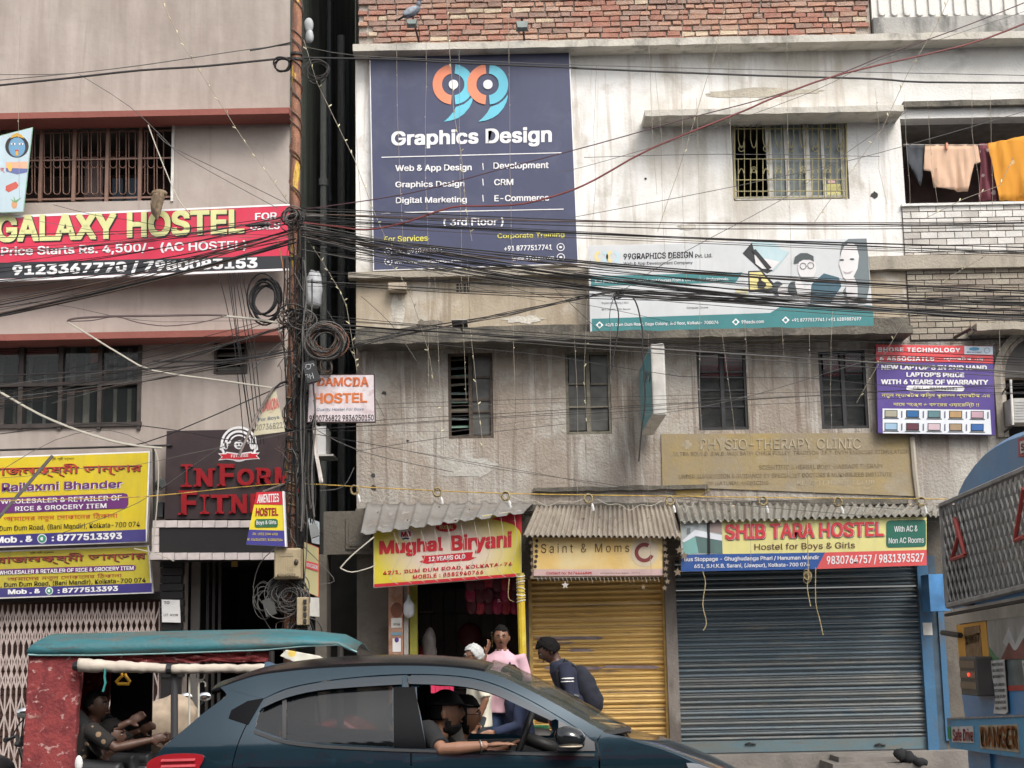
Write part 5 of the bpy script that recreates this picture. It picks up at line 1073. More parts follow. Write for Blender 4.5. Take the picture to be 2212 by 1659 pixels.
# ================================================================ balcony washing
def cloth(name, label, c, pts, Y, mat, fold=.025, n=14, seed=0, cat='clothing'):
    top = [p for p in pts]; me_vs = [P(*c(*p), Y) for p in pts]
    m0 = bpy.data.meshes.new('t'); bm = bmesh.new(); vs_ = [bm.verts.new(v) for v in me_vs]; bm.faces.new(vs_)
    bmesh.ops.triangulate(bm, faces=bm.faces[:])
    xs = [v.x for v in me_vs]; zs_ = [v.z for v in me_vs]
    for k in range(1, 26): bmesh.ops.bisect_plane(bm, geom=bm.verts[:]+bm.edges[:]+bm.faces[:], plane_co=(min(xs)+(max(xs)-min(xs))*k/26, 0, 0), plane_no=(1, 0, 0))
    for k in range(1, 8): bmesh.ops.bisect_plane(bm, geom=bm.verts[:]+bm.edges[:]+bm.faces[:], plane_co=(0, 0, min(zs_)+(max(zs_)-min(zs_))*k/8), plane_no=(0, 0, 1))
    for v in bm.verts:
        t = (max(zs_)-v.co.z)/(max(zs_)-min(zs_)); v.co.y += fold*(mnoise.noise(Vector((v.co.x*n+seed, v.co.z*2.5, seed)))*1.6*(.3+t))
    for f in bm.faces: f.smooth = True
    bmesh.ops.recalc_face_normals(bm, faces=bm.faces)
    bm.to_mesh(m0); bm.free(); m0.materials.append(mat)
    c0 = Vector((sum(xs)/len(xs), Y, min(zs_))); m0.transform(Matrix.Translation(-c0)); o = bpy.data.objects.new(name, m0); COL.objects.link(o); o.location = c0
    md = o.modifiers.new('thickness', 'SOLIDIFY'); md.thickness = .006
    return tag(o, label, cat)
cl = FY+.02
cloth('t_shirt', 'peach t-shirt pegged on the balcony line', H5, [(435, 945), (778, 945), (797, 1058), (770, 1074), (757, 1070), (710, 1256), (560, 1230), (498, 1218), (470, 1124), (424, 1114)], cl, M('peach_cotton', (.60, .40, .28), .9, var=.06), .035, 17, 1)
cloth('trousers', 'dark grey garment hanging left of the peach t-shirt', H5, [(308, 940), (430, 943), (426, 1060), (410, 1210), (385, 1195), (375, 1080), (318, 1060)], cl+.03, M('dark_grey_cotton', (.055, .06, .07), .9, var=.2), .06, 10, 4)
def patterned(name, c1, c2, s, th):
    m, n, l, b = nodemat(name); g = n.new('ShaderNodeNewGeometry'); v = n.new('ShaderNodeTexVoronoi'); v.feature = 'F1'; v.inputs['Scale'].default_value = s
    l.new(g.outputs['Position'], v.inputs['Vector']); r = n.new('ShaderNodeValToRGB'); r.color_ramp.elements[0].color = (*c2, 1); r.color_ramp.elements[0].position = th; r.color_ramp.elements[1].color = (*c1, 1); r.color_ramp.elements[1].position = th+.03
    l.new(v.outputs['Distance'], r.inputs[0]); l.new(r.outputs[0], b.inputs['Base Color']); b.inputs['Roughness'].default_value = .9; return m
cloth('scarf', 'maroon patterned cloth with pale motifs beside the orange one', H5, [(790, 938), (862, 938), (870, 1000), (905, 1312), (786, 1312), (800, 1060)], cl+.05, patterned('maroon_pattern', (.15, .04, .055), (.45, .36, .36), 9, .26), .04, 18, 6, 'cloth')
cloth('scarf', 'orange cloth with pale round motifs hanging over the balcony', H5, [(845, 935), (960, 915), (1110, 880), (1400, 860), (1400, 1312), (918, 1312), (880, 1120)], cl-.03, patterned('orange_pattern', (.60, .26, .03), (.62, .42, .20), 4.2, .14), .06, 13, 9, 'cloth')
def wire(name, label, pts, Y, r, mat, cat='cable', group=None, ext=False, smooth=True, res=3, sides=5):
    """pts px; Y number or list"""
    Ys = Y if isinstance(Y, (list, tuple)) else [Y]*len(pts)
    P3 = [P(u, v, y) for (u, v), y in zip(pts, Ys)]
    if smooth and len(P3) > 2:
        out = []
        for i in range(len(P3)-1):
            p0 = P3[max(i-1, 0)]; p1 = P3[i]; p2 = P3[i+1]; p3 = P3[min(i+2, len(P3)-1)]
            for k in range(res):
                t = k/res; out.append(.5*((2*p1)+(p2-p0)*t+(2*p0-5*p1+4*p2-p3)*t*t+(3*p1-p0-3*p2+p3)*t*t*t))
        out.append(P3[-1]); P3 = out
    mb = MB(); mb.tube(P3, r, sides); return single(name, mb, mat, label, cat, group)
wireblk = M('black_cable', (.012, .011, .012), .5, var=0); wireg = M('grey_cable', (.10, .095, .09), .6, var=.2); wirebr = M('brown_wire', (.09, .055, .04), .6, var=.2); wirew = M('pale_wire', (.48, .45, .38), .6, var=.1)
wirered = M('red_cable', (.17, .025, .025), .45, var=.2); wiremaroon = M('maroon_cable', (.06, .015, .025), .45); wireor = M('orange_wire', (.40, .16, .07), .6)
wire('clothes_line', 'washing line stretched across the open balcony', [H5(290, 943), H5(700, 947), H5(1300, 935)], FY+.01, .004, wirew, 'clothes line')
pg = MB(); pg.pbox(*H5(574, 932), *H5(586, 970), FY-.03, .05); single('clothes_peg', pg, M('peach_peg', (.6, .25, .15), .5), 'orange peg holding the peach t-shirt', 'peg')
# ================================================================ POLE
PY = 15.5
pa, pb = P(643, -60, PY), P(625, 1420, PY); dz = (pa-pb)/(pa.z-pb.z); pfoot = pb+dz*(.1-pb.z)
PL = thing('utility_pole', 'rusty iron utility pole wrapped in wires beside the dark alley', 'pole', pfoot)
MB().tube([pfoot, pfoot+(pa-pfoot)*.5, pa], [.058, .054, .05], 14).build('shaft', rustm, PL, smooth=True)
def pole(v): t = (P(640, v, PY).z-pfoot.z)/(pa.z-pfoot.z); return pfoot+(pa-pfoot)*t
# wires spiralling round the pole
def spiral(v0, v1, turns, r, wr, mat, label, ph=0):
    a, b_ = pole(v0), pole(v1); n_ = int(turns*14); pts = []
    for k in range(n_+1):
        t = k/n_; c = a.lerp(b_, t); an = 2*PI*turns*t+ph+.8*mnoise.noise(Vector((t*9, ph, 0)))
        rr = r*(1+.12*mnoise.noise(Vector((t*20, ph, 3)))); pts.append(c+Vector((rr*math.cos(an), rr*math.sin(an), 0)))
    mb = MB(); mb.tube(pts, wr, 5); return mb.build('wrapped_wire', mat, PL)
spiral(-40, 460, 7.5, .06, .006, wirebr, ''); spiral(60, 460, 5, .062, .007, M('rust_wire', (.14, .07, .045), .7), '', 2); spiral(-20, 300, 3, .061, .005, wireg, '', 4)
spiral(500, 760, 3, .063, .006, wirebr, '', 1); spiral(850, 1100, 11, .066, .008, M('rope_wire', (.20, .15, .08), .8), '', 1); spiral(880, 1080, 9, .070, .009, wireblk, '', 3)
for v in (118, 130, 470, 560, 690, 930, 945, 1112): MB().tube([pole(v)+Vector((0, 0, -.012)), pole(v)+Vector((0, 0, .012))], .068, 12).build('clamp', irondark, PL)
# vertical bundle of cables strapped to the pole
for k in range(26):
    ang = rnd.uniform(0, 2*PI); rr = rnd.uniform(.07, .16); pts = []
    v0 = rnd.choice((480, 520, 560, 700)); v1 = rnd.choice((1180, 1240, 1380, 1000))
    for j in range(14):
        t = j/13; c = pole(v0+(v1-v0)*t); r2 = rr*(.8+.5*mnoise.noise(Vector((t*4, k*3.1, 0))))
        pts.append(c+Vector((r2*math.cos(ang+t*1.2)+.03, -abs(r2*math.sin(ang))*.8, 0)))
    MB().tube(pts, rnd.choice((.005, .007, .009)), 4).build('strapped_cable', rnd.choice((wireblk, wireblk, wireg, M('sooty_wire', (.035, .032, .03), .7))), PL)
for k in range(15):     # outer hanging bundle right of the pole
    x = rnd.uniform(652, 684); v0 = rnd.uniform(560, 930); v1 = rnd.uniform(1060, 1160)
    pts = [(x+12*mnoise.noise(Vector((j*.7, k*5.3, 0)))-6*(j/8), v0+(v1-v0)*j/8) for j in range(9)]
    wire('hanging_cable', 'dark cable hanging in the bundle beside the rusty pole', pts, PY-rnd.uniform(-.1, .15), rnd.choice((.006, .009)), rnd.choice((wireblk, wireg)), group='cables hanging beside the pole')
TG = thing('wire_tangle', 'messy tangle of thin wires wound along the whole pole', 'wires', pole(1000))
for k in range(46):
    v0 = rnd.uniform(440, 1340); sp_ = rnd.uniform(25, 150); sd_ = rnd.choice((-1, 1)); am = rnd.uniform(8, 34); pts = []
    for j in range(14):
        t = j/13; c = pole(v0+sp_*t)+Vector((sd_*am/215*(math.sin(PI*t)+.5*mnoise.noise(Vector((t*5, k*7.7, 0)))), -.07-.08*abs(mnoise.noise(Vector((t*3, k, 5)))), .10*mnoise.noise(Vector((t*4, k*2.2, 9)))))
        pts.append(c)
    MB().tube(pts, rnd.uniform(.003, .0055), 4).build('wire_loop', rnd.choice((wireblk, wireg, wirebr, M('sooty_wire', (.035, .032, .03), .7))), TG)
def coil(label, cx, cy, r, n, Y, wr, mats, squash=1.0, spread=.12, tilt=0, name='cable_coil', loose=.18):
    c0 = P(cx, cy, Y); T = thing(name, label, 'cable coil', c0); s = Y/FPX
    for k in range(n):
        rr = r*s*(1+spread*rnd.uniform(-1, 1)); ox, oz = rnd.uniform(-1, 1)*r*s*loose, rnd.uniform(-1, 1)*r*s*loose; ph = rnd.uniform(0, 9); pts = []
        dy = rnd.uniform(-.06, .06); e = squash*rnd.uniform(.88, 1.12); ta = tilt+rnd.uniform(-.3, .3)
        for j in range(25):
            a = 2*PI*j/24; q = rr*(1+.06*math.sin(2*a+ph)); x, z = q*math.cos(a), q*e*math.sin(a)
            pts.append(c0+Vector((ox+x*math.cos(ta)-z*math.sin(ta), dy+.03*math.sin(a+ph), oz+x*math.sin(ta)+z*math.cos(ta))))
        MB().tube(pts, wr*rnd.uniform(.8, 1.3), 4, False).build('loop', rnd.choice(mats), T)
    return T
coil('big dense coil of brown and black cable hanging right of the pole', 703, 738, 34, 44, PY-.15, .006, [wireblk, wireg, wirebr, wireg, M('rust_loop', (.17, .08, .05), .7)], .95, .25, .2, loose=.22)
coil('small grey cable coil high on the right of the pole', 684, 153, 24, 5, PY, .006, [wireg, M('sooty_wire', (.035, .032, .03), .7)], .95, .12)
coil('small dark cable coil high on the left of the pole', 610, 140, 17, 4, PY, .007, [wireblk, wireg], .95, .1, loose=.1)
coil('black cable loops left of the pole below the red banner', 572, 645, 30, 6, PY, .011, [wireblk], 1.5, .2, .1, loose=.12)
coil('tangled grey wire loops under the beige meter box', 622, 1285, 26, 26, PY-.1, .0045, [wireg, wireg, M('sooty_wire', (.035, .032, .03), .7)], 1.0, .55, .3, loose=.55)
coil('black cable loops round the pole behind the hostel plate', 650, 885, 27, 7, PY, .008, [wireblk, wireg], 1.4, .35, 0, loose=.3)
coil('tangled wire loops hanging at the foot of the pole', 655, 1370, 16, 14, PY-.1, .005, [wireg, wireblk], 1.2, .5, 0, loose=.8)
coil('small brown wire loops hanging below the big coil', 700, 790, 12, 5, PY-.15, .005, [wirebr, wireg], 1.5, .4, .4, loose=.5)
coil('loose grey wire loops beside the meter box', 570, 1290, 20, 5, PY-.05, .004, [wireg], 1.4, .3, .2, loose=.5)
coil('wire tangle at the cable junction beside the red banner', 637, 470, 16, 14, PY-.05, .006, [wireblk, wireg], 1, .5, 0, loose=.7)
coil('wire tangle at the second cable junction of the pole', 640, 690, 20, 16, PY-.05, .006, [wireblk, wireblk, wireg, wirebr], .8, .5, 0, loose=.8)
# joint box with chalk marks
q = [H2(195, 950), H2(300, 925), H2(355, 1092), H2(245, 1125)]; Yb = PY-.3
JB = board('joint_box', 'black joint box with chalk marks hanging under the big coil', q, Yb, .1, M('black_box', (.03, .03, .032), .5, var=.3), irondark, cat='joint box')
ch = M('chalk', (.45, .47, .48), .9); pj = plane(Yb-.006)
for pts in (((230, 990), (232, 965), (255, 960), (275, 975), (265, 1000), (245, 1005), (238, 1000)), ((255, 965), (295, 955), (300, 975)), ((225, 1055), (250, 1050), (248, 1075)), ((262, 1045), (270, 1090)), ((285, 1035), (298, 1085)), ((268, 1068), (290, 1060))):
    wire('t', 't', [H2(*p) for p in pts], Yb-.008, .0035, ch, smooth=False) if False else MB().tube([P(*H2(*p), Yb-.006) for p in pts], .0035, 4).build('chalk_mark', ch, JB)
# hostel plate
Y = PY-.05
HP = board('hostel_plate', 'peeling white plate with orange hand painted hostel lettering beside the pole', [(667, 809), (809, 808), (811, 912), (663, 913)], Y, .05, plaster('peeling_enamel', (.60, .52, .53), [((.40, .28, .30), 7, .5, .62, .6), ((.70, .68, .70), 3, .5, .65, .7), ((.25, .12, .10), 14, .62, .68, .7)], bump=.1), M('dark_plate_frame', (.06, .03, .03), .6), 2)
a1, a2 = plane(Y-.006), plane(Y-.009); orp = M('peeled_orange_letter', (.55, .14, .05), .7, var=.3, scale=25)
text(HP, 'DAMCDA', [H2(330, 1078), H2(778, 1070), H2(778, 1158), H2(330, 1148)], a1, orp, .045); text(HP, 'HOSTEL', [H2(300, 1212), H2(765, 1208), H2(765, 1294), H2(300, 1304)], a1, M('orange_letter', (.60, .16, .04), .7, var=.2, scale=25), .05)
text(HP, 'Quality Hostel For Boys', [H2(325, 1342), H2(735, 1338), H2(735, 1366), H2(325, 1374)], a1, ink('ink_blue', (.05, .12, .20)), .0, shear=.15); text(HP, '9100736822 9836250150', [H2(262, 1405), H2(822, 1398), H2(822, 1450), H2(262, 1458)], a1, ik, .02)
# triangular plate
Y = PY-.12
TP = board('tapered_plate', 'bent cream tapered hostel plate left of the pole', [Z4(1772, 1300), Z4(1800, 1296), Z4(1862, 1575), Z4(1650, 1602)], Y, .012, plaster('cream_enamel', (.52, .47, .33), [((.62, .60, .50), 4, .5, .65, .7), ((.3, .2, .12), 9, .62, .7, .6)], bump=.1), offwhite)
a1 = plane(Y-.006); text(TP, 'DAMODA', [Z4(1730, 1372), Z4(1815, 1350), Z4(1826, 1420), Z4(1712, 1450)], a1, ink('faded_red', (.55, .13, .13)), .04); text(TP, 'For Boys', [Z4(1690, 1488), Z4(1822, 1468), Z4(1828, 1495), Z4(1685, 1515)], a1, ink('ink_blue', (.05, .12, .20)), .01); text(TP, '00736822', [Z4(1672, 1530), Z4(1842, 1512), Z4(1850, 1550), Z4(1665, 1570)], a1, M('grey_ink', (.2, .19, .18), .8), .015)
mb = MB(); mb.tube([P(591, 838, Y-.02), P(555, 895, Y-.1), P(516, 985, Y-.3)], .014, 8); single('flag_rod', mb, M('grey_steel_rod', (.16, .13, .12), .5, .4, var=.4, scale=20), 'slanting grey rod along the tapered plate in front of the gym emblem', 'rod')
mb = MB(); mb.tube([P(592, 840, Y-.02), P(606, 828, Y), P(625, 822, PY)], .012, 6); single('bracket_cable', mb, wireblk, 'black cable from the top of the tapered plate to the pole', 'cable')
# amenities sign
Y = PY-.35
q = [H3(95, 455), H3(263, 450), H3(276, 792), H3(30, 780)]
AS = board('hostel_plate', 'small tapered red, yellow and blue hostel sign hanging on the pole', q, Y, .05, iy, iw)
a1, a2, a3 = [plane(Y-.006-.003*k) for k in range(3)]
shape(AS, 'print_red', [H3(95, 455), H3(263, 450), H3(266, 534), H3(80, 530)], a1, ir); shape(AS, 'print_blue', [H3(48, 688), H3(272, 694), H3(276, 792), H3(30, 780)], a1, ink('banner_blue', (.05, .045, .24)))
text(AS, 'AMENITIES', [H3(104, 470), H3(233, 462), H3(235, 516), H3(98, 524)], a2, iw, .03); text(AS, 'HOSTEL', [H3(93, 552), H3(229, 552), H3(231, 600), H3(88, 604)], a2, ink('dark_red', (.30, .01, .02)), .05)
shape(AS, 'pill', rrect([H3(86, 622), H3(226, 620), H3(229, 672), H3(82, 674)], .3, 2.6), a2, ink('deep_green2', (.03, .13, .06))); text(AS, 'Boys & Girls', [H3(94, 632), H3(216, 630), H3(218, 660), H3(92, 664)], a3, iw, .02)
text(AS, 'OH. : (033) 2548-4930', [H3(73, 706), H3(226, 708), H3(227, 726), H3(70, 724)], a2, iy, .01); text(AS, 'M.: 9163167210 / 8100507504', [H3(40, 740), H3(256, 744), H3(257, 762), H3(36, 758)], a2, iy, .01)
MB().prism([P(*H3(*p), Y-.01) for p in ((255, 450), (266, 449), (281, 794), (272, 794))], .07).build('side_flange', iw, AS)
mb = MB(); mb.tube([P(567, 1062, Y), P(618, 1044, PY)], .01, 6); single('bracket_rod', mb, M('grey_steel_rod', (.16, .13, .12), .5, .4), 'short rod holding the small tapered hostel sign', 'rod')
# meter boxes
beige = plaster('dusty_beige_box', (.36, .29, .18), [((.22, .17, .10), 6, .5, .65, .6)], rough=.5, bump=.05)
MBx = thing('meter_box', 'beige square meter box strapped to the pole under the tapered sign', 'meter box', P(622, 1252, PY-.25))
x0, x1, z0, z1 = W(592, 1184, 649, 1250, PY-.28); MB().box(x0, x1, PY-.28, PY-.08, z0, z1).build('case', beige, MBx, bevel=.01)
MB().pbox(594, 1187, 646, 1246, PY-.295, .014).build('door', beige, MBx, bevel=.004); MB().pbox(604, 1194, 633, 1202, PY-.3, .006).build('door_recess', M('beige_shadow', (.30, .24, .15), .5), MBx)
for k in range(7): MB().pbox(602+k*5, 1206, 604+k*5, 1238, PY-.298, .004).build('rib', beige, MBx)
MB().ell(P(640, 1214, PY-.3), .022, .02, .03, 8, 6).build('lock', M('dark_lock', (.05, .03, .025), .5), MBx)
text(MBx, 'K0040402', [(599, 1240), (638, 1239), (638, 1245), (599, 1246)], plane(PY-.302), M('stencil', (.06, .05, .03), .8), .02)
M2 = thing('fuse_box', 'narrow beige fuse box low on the right of the pole', 'fuse box', P(652, 1350, PY-.2))
MB().pbox(641, 1290, 664, 1350, PY-.25, .18).build('case', beige, M2, bevel=.006)
for k in range(4): MB().pbox(655, 1295+k*14, 662, 1304+k*14, PY-.27, .03).build('clip', irondark, M2)
for nm, q, mt, lb in (('joint_box', [(566, 1297), (590, 1289), (597, 1325), (575, 1333)], M('grey_box_paint', (.06, .06, .055), .6), 'dark tilted joint box among wire loops left of the pole'),
                      ('joint_box', [(667, 1134), (682, 1130), (690, 1156), (672, 1163)], M('pale_grey_box', (.20, .21, .21), .6), 'small pale grey joint plate right of the pole above the dark pillar')):
    board(nm, lb, q, PY-.15, .07, mt, mt, cat='joint box')
Pn = board('small_sign', 'narrow cream and red panel behind the wires right of the pole', [H3(385, 760), H3(484, 800), H3(482, 1108), H3(385, 1070)], PY+1.2, .03, ink('panel_cream', (.52, .47, .24)), ir, 1)
shape(Pn, 'print_band', [H3(400, 880), H3(478, 900), H3(478, 950), H3(400, 925)], plane(PY+1.19), isal); text(Pn, 'ADMISSION', [H3(404, 893), H3(474, 910), H3(474, 938), H3(404, 915)], plane(PY+1.187), iw, .02)
board('paper_poster', 'white torn paper poster on the pier low beside the pole', [H3(410, 1108), H3(484, 1112), H3(486, 1230), H3(412, 1225)], PY+1.2, .01, offwhite, offwhite, cat='poster')
board('paper_poster', 'tall white strip poster above the cream panel', [H3(412, 612), H3(486, 640), H3(486, 780), H3(440, 770)], PY+1.25, .01, M('blueish_paper', (.5, .56, .58), .7, var=.2), offwhite, cat='poster')
# white hanging cloth strip
cloth('cloth_strip', 'long white torn cloth strip hanging right of the pole', H3, [(448, 62), (470, 40), (478, 120), (474, 220), (492, 330), (508, 398), (486, 402), (468, 300), (452, 200), (444, 120)], PY-.1, M('dirty_white_cloth', (.55, .50, .46), .9, var=.2), .03, 20, 3, 'cloth strip')
for (x, y) in ((345, 415), (318, 440)): cloth('red_rag', ('red rag tied on the rope left of the pole centre', 'red rag tied on the rope beside the pole')[x == 345], H3, [(x-6, y-30), (x+6, y-28), (x+12, y+30), (x+2, y+60), (x-8, y+20)], 16.2, M('red_rag', (.42, .03, .04), .9), .02, 22, x, 'rag')
rag = MB()
for k in range(9):
    a = [Z4(1055+6*math.sin(k*2.1), 12), Z4(1015+k*5, 20+k*3), Z4(1000+k*4, 90+k*6), Z4(995+4*k, 150+5*k)]; rag.tube([P(u, v, FY-.5-.02*k) for u, v in a], [.025, .04, .035, .012], 6)
rag.ell(P(*Z4(1040, 20), FY-.5), .10, .08, .05, 10, 8)
single('knotted_rag', rag, M('brown_rag', (.20, .145, .095), .95, var=.4, scale=20), 'brown knotted rag hanging over the top of the red hostel banner', 'rag')
# ================================================================ CABLES
wire('power_cable', 'thick black cable crossing the upper part of the white wall', [(655, 124), (718, 125.5), (873, 128.6), (975, 135), (1233, 146), (1262, 148), (1635, 163), (1885, 170), (2000, 177.4), (2320, 179)], PY, .011, wireblk)
wire('power_cable', 'thin dark cable just above the thick one on the white wall', [(655, 100), (770, 120), (1000, 130), (1262, 141), (1700, 152), (2320, 165)], PY+.15, .004, wireg)
wire('power_cable', 'thick black cable over the upper mauve wall', [(-60, 190), (0, 184), (145, 169), (300, 152), (440, 143), (600, 127), (640, 124)], PY, .012, wireblk)
wire('power_cable', 'thin grey cable over the upper mauve wall with a splice', [(-60, 180), (0, 173), (160, 158), (290, 143), (420, 124), (520, 109), (628, 96)], PY+.1, .005, wireg)
wire('power_cable', 'topmost thin cable over the mauve wall', [(-60, 161), (0, 161), (90, 161), (165, 158)], PY+.1, .004, wireg)
wire('power_cable', 'short thick splice piece of cable left of the pole', [(540, 109), (575, 103), (600, 98), (628, 92)], PY+.08, .009, wireblk)
wire('power_cable', 'red brown cable rising across the white wall to the upper right', [(655, 481), (725, 489), (791, 496), (873, 481), (973, 448), (1037, 445), (1130, 440), (1223, 415), (1289, 386), (1408, 320), (1605, 240), (1674, 210), (1820, 159), (2078, 99), (2212, 51), (2300, 12)], PY-.2, .0105, wirered)
wire('power_cable', 'dark maroon cable rising above the red brown one', [(660, 452), (882, 418), (1068, 369), (1289, 311), (1477, 258), (1661, 210), (1820, 157), (1928, 112), (2056, 67), (2212, 6), (2290, -30)], PY-.2, .006, wiremaroon)
wire('power_cable', 'thin pale cable beneath the rising red one', [(1200, 372), (1262, 360), (1500, 290), (1750, 200), (1900, 130), (2212, 25), (2300, -8)], PY-.1, .003, wireg)
gl = 'thin black cable in the crowded run between the pole and the right edge'
def bundle(n, L, R, jl, jr, sag, label, group, rr=(.004, .009), Y0=PY, mid=None, mats=(0,)):
    for k in range(n):
        vl = L[1]+rnd.uniform(-jl, jl); vr = R[1]+rnd.uniform(-jr, jr); s = sag*rnd.uniform(.5, 1.5); pts = []
        for j in range(9):
            t = j/8; u = L[0]+(R[0]-L[0])*t; v = vl+(vr-vl)*t+s*4*t*(1-t)
            if mid: v += mid[2]*math.exp(-((u-mid[0])/mid[1])**2)
            v += 2.5*mnoise.noise(Vector((u*.004, k*3.7+L[1], 0)))
            pts.append((u, v))
        mt = rnd.choices((wireblk, M('sooty_wire', (.035, .032, .03), .7), wireg, wirebr), (6, 4, 2, 1))[0]
        wire('cable', label, pts, Y0+rnd.uniform(-.25, .25), rnd.uniform(*rr)*.72, mt, group=group, res=2, sides=4)
bundle(7, (650, 455), (2300, 478), 8, 14, 14, 'thin black cable in the upper run across the white wall', 'cables in the upper run', (.003, .008))
bundle(9, (650, 475), (2300, 548), 12, 14, 6, 'thin black cable in the second run above the billboard', 'cables above the billboard', (.003, .007))
bundle(22, (650, 515), (2300, 660), 26, 44, 26, 'thin black cable in the heavy sagging run across the billboard', 'cables in the heavy sagging run', (.004, .010))
bundle(6, (650, 500), (1330, 630), 18, 7, 12, 'thick black cable converging on the junction over the billboard', 'cables converging over the billboard', (.007, .012))
bundle(8, (1300, 630), (2300, 672), 8, 24, 8, 'thick black cable leaving the junction to the right', 'cables leaving the junction', (.006, .012))
bundle(7, (650, 610), (2300, 655), 30, 18, 18, 'thin black cable over the ochre wall under the tall sign', 'cables over the ochre wall', (.003, .006))
bundle(6, (640, 690), (2300, 800), 14, 30, 6, 'thin dark cable passing the window tops of the brown wall', 'cables at the window tops', (.004, .007))
for k in range(5):   # fan from the lower left up to the junction over the billboard
    wire('cable', 'black cable rising from the big coil to the junction over the billboard', [(740, 745+rnd.uniform(-12, 20)), (900, 715+rnd.uniform(-8, 8)), (1100, 678+rnd.uniform(-6, 6)), (1250, 645+rnd.uniform(-5, 5)), (1345, 626+rnd.uniform(-3, 3))], PY+rnd.uniform(-.1, .1), rnd.uniform(.003, .006), wireblk, group='cables rising from the big coil', res=2)
wire('cable', 'grey cable leaving the big coil across the brown wall', [(741, 702), (860, 712), (980, 718), (1059, 725), (1234, 741), (1600, 765), (2000, 790), (2320, 812)], PY, .009, wireg)
wire('drop_cable', 'black drop cable hanging from the junction past the lightbox', [H4(270, 490), H4(350, 500), H4(385, 560), H4(405, 640), H4(425, 750), (1388, 760), (1394, 860), (1386, 930), (1380, 997)], PY-.1, .008, wireblk)
wire('drop_cable', 'shorter black drop cable bending below the junction', [H4(215, 500), H4(232, 545), H4(250, 620), H4(245, 720), (1332, 735), (1318, 810)], PY-.1, .007, wireblk)
wire('drop_cable', 'thin drop cable left of the two thick ones', [H4(215, 505), H4(195, 560), H4(185, 640), H4(190, 760), (1318, 830)], PY-.1, .004, wireg)
coil('cable knot at the junction over the billboard', 1336, 636, 7, 9, PY-.1, .005, [wireblk], .5, .5, 0, loose=.9)
for k, (a, b_, c_) in enumerate((((1234, 1190), (1700, 1150), (0, 0)),)): pass
bundle(5, (2300, 835), (640, 905), 16, 30, -4, 'thin grey cable crossing the brown wall windows', 'cables crossing the brown wall', (.0025, .0045))
for pts, lb in (([(770, 975), (960, 945), (1320, 905), (1480, 885), (1640, 850), (1900, 770)], 'thin wire rising across the brown wall windows'), ([(1234, 470), (1600, 400), (1900, 330), (2300, 215)], 'thin wire rising past the barred window'), ([(1262, 340), (1560, 333), (1900, 338)], 'thin level wire over the white wall'),
                ([(1320, 645), (1450, 560), (1700, 425), (1800, 350), (1960, 240)], 'thin wire climbing from the billboard past the barred window'), ([(640, 690), (700, 660), (830, 900)], 'thin wire from pole down to the brown corner'), ([(780, 640), (845, 700), (900, 780)], 'short thin wire across the ochre wall'),
                ([(1100, 620), (1148, 585), (1300, 720)], 'thin tent shaped wire over the ochre wall')):
    wire('thin_wire', lb, pts, PY+.3, .0035, wireg, 'wire')
for k in range(16):
    va = rnd.choice((455, 480, 510, 690, 700, 930)); ux = rnd.choice((-60, rnd.uniform(60, 420), rnd.uniform(900, 2300), 2300)); vb_ = va+rnd.uniform(-160, 330)*min(1, abs(ux-640)/900)
    wire('thin_wire', 'hair thin stray wire running out from the pole', [(640+(ux-640)*t/6, va+(vb_-va)*t/6+rnd.uniform(14, 40)*math.sin(PI*t/6)*min(1, abs(ux-640)/900)+rnd.uniform(-2, 2)) for t in range(7)], PY+rnd.uniform(-.3, .6), rnd.uniform(.002, .0035), rnd.choice((wireblk, wireg)), 'wire', 'stray thin wires', res=2, sides=3)
# left of the pole
bundle(9, (640, 470), (-60, 545), 12, 50, 10, 'thin black cable crossing the red hostel banner', 'cables over the red banner', (.003, .007))
bundle(12, (640, 505), (-60, 660), 14, 50, 14, 'black cable sloping down across the phone number band', 'cables over the phone band', (.004, .009))
bundle(5, (640, 520), (-60, 690), 6, 16, 8, 'thick black cable sloping down to the left edge', 'thick cables down to the left', (.008, .012))
bundle(8, (640, 690), (-60, 830), 20, 70, 10, 'thin cable crossing the lower mauve wall', 'cables over the lower mauve wall', (.003, .006))
bundle(5, (640, 760), (-60, 850), 12, 40, 8, 'dark cable crossing the wide curtained window', 'cables over the wide window', (.004, .007))
for k in range(7):
    x = 478+k*7; wire('cable', 'thin black cable dropping from the banner to the gym sign', [(x+rnd.uniform(-8, 8), 590), (x+22+rnd.uniform(-4, 8), 740), (x+50+rnd.uniform(-6, 10), 960)], PY+.5, .005, wireblk, group='cables dropping to the gym sign', res=2)
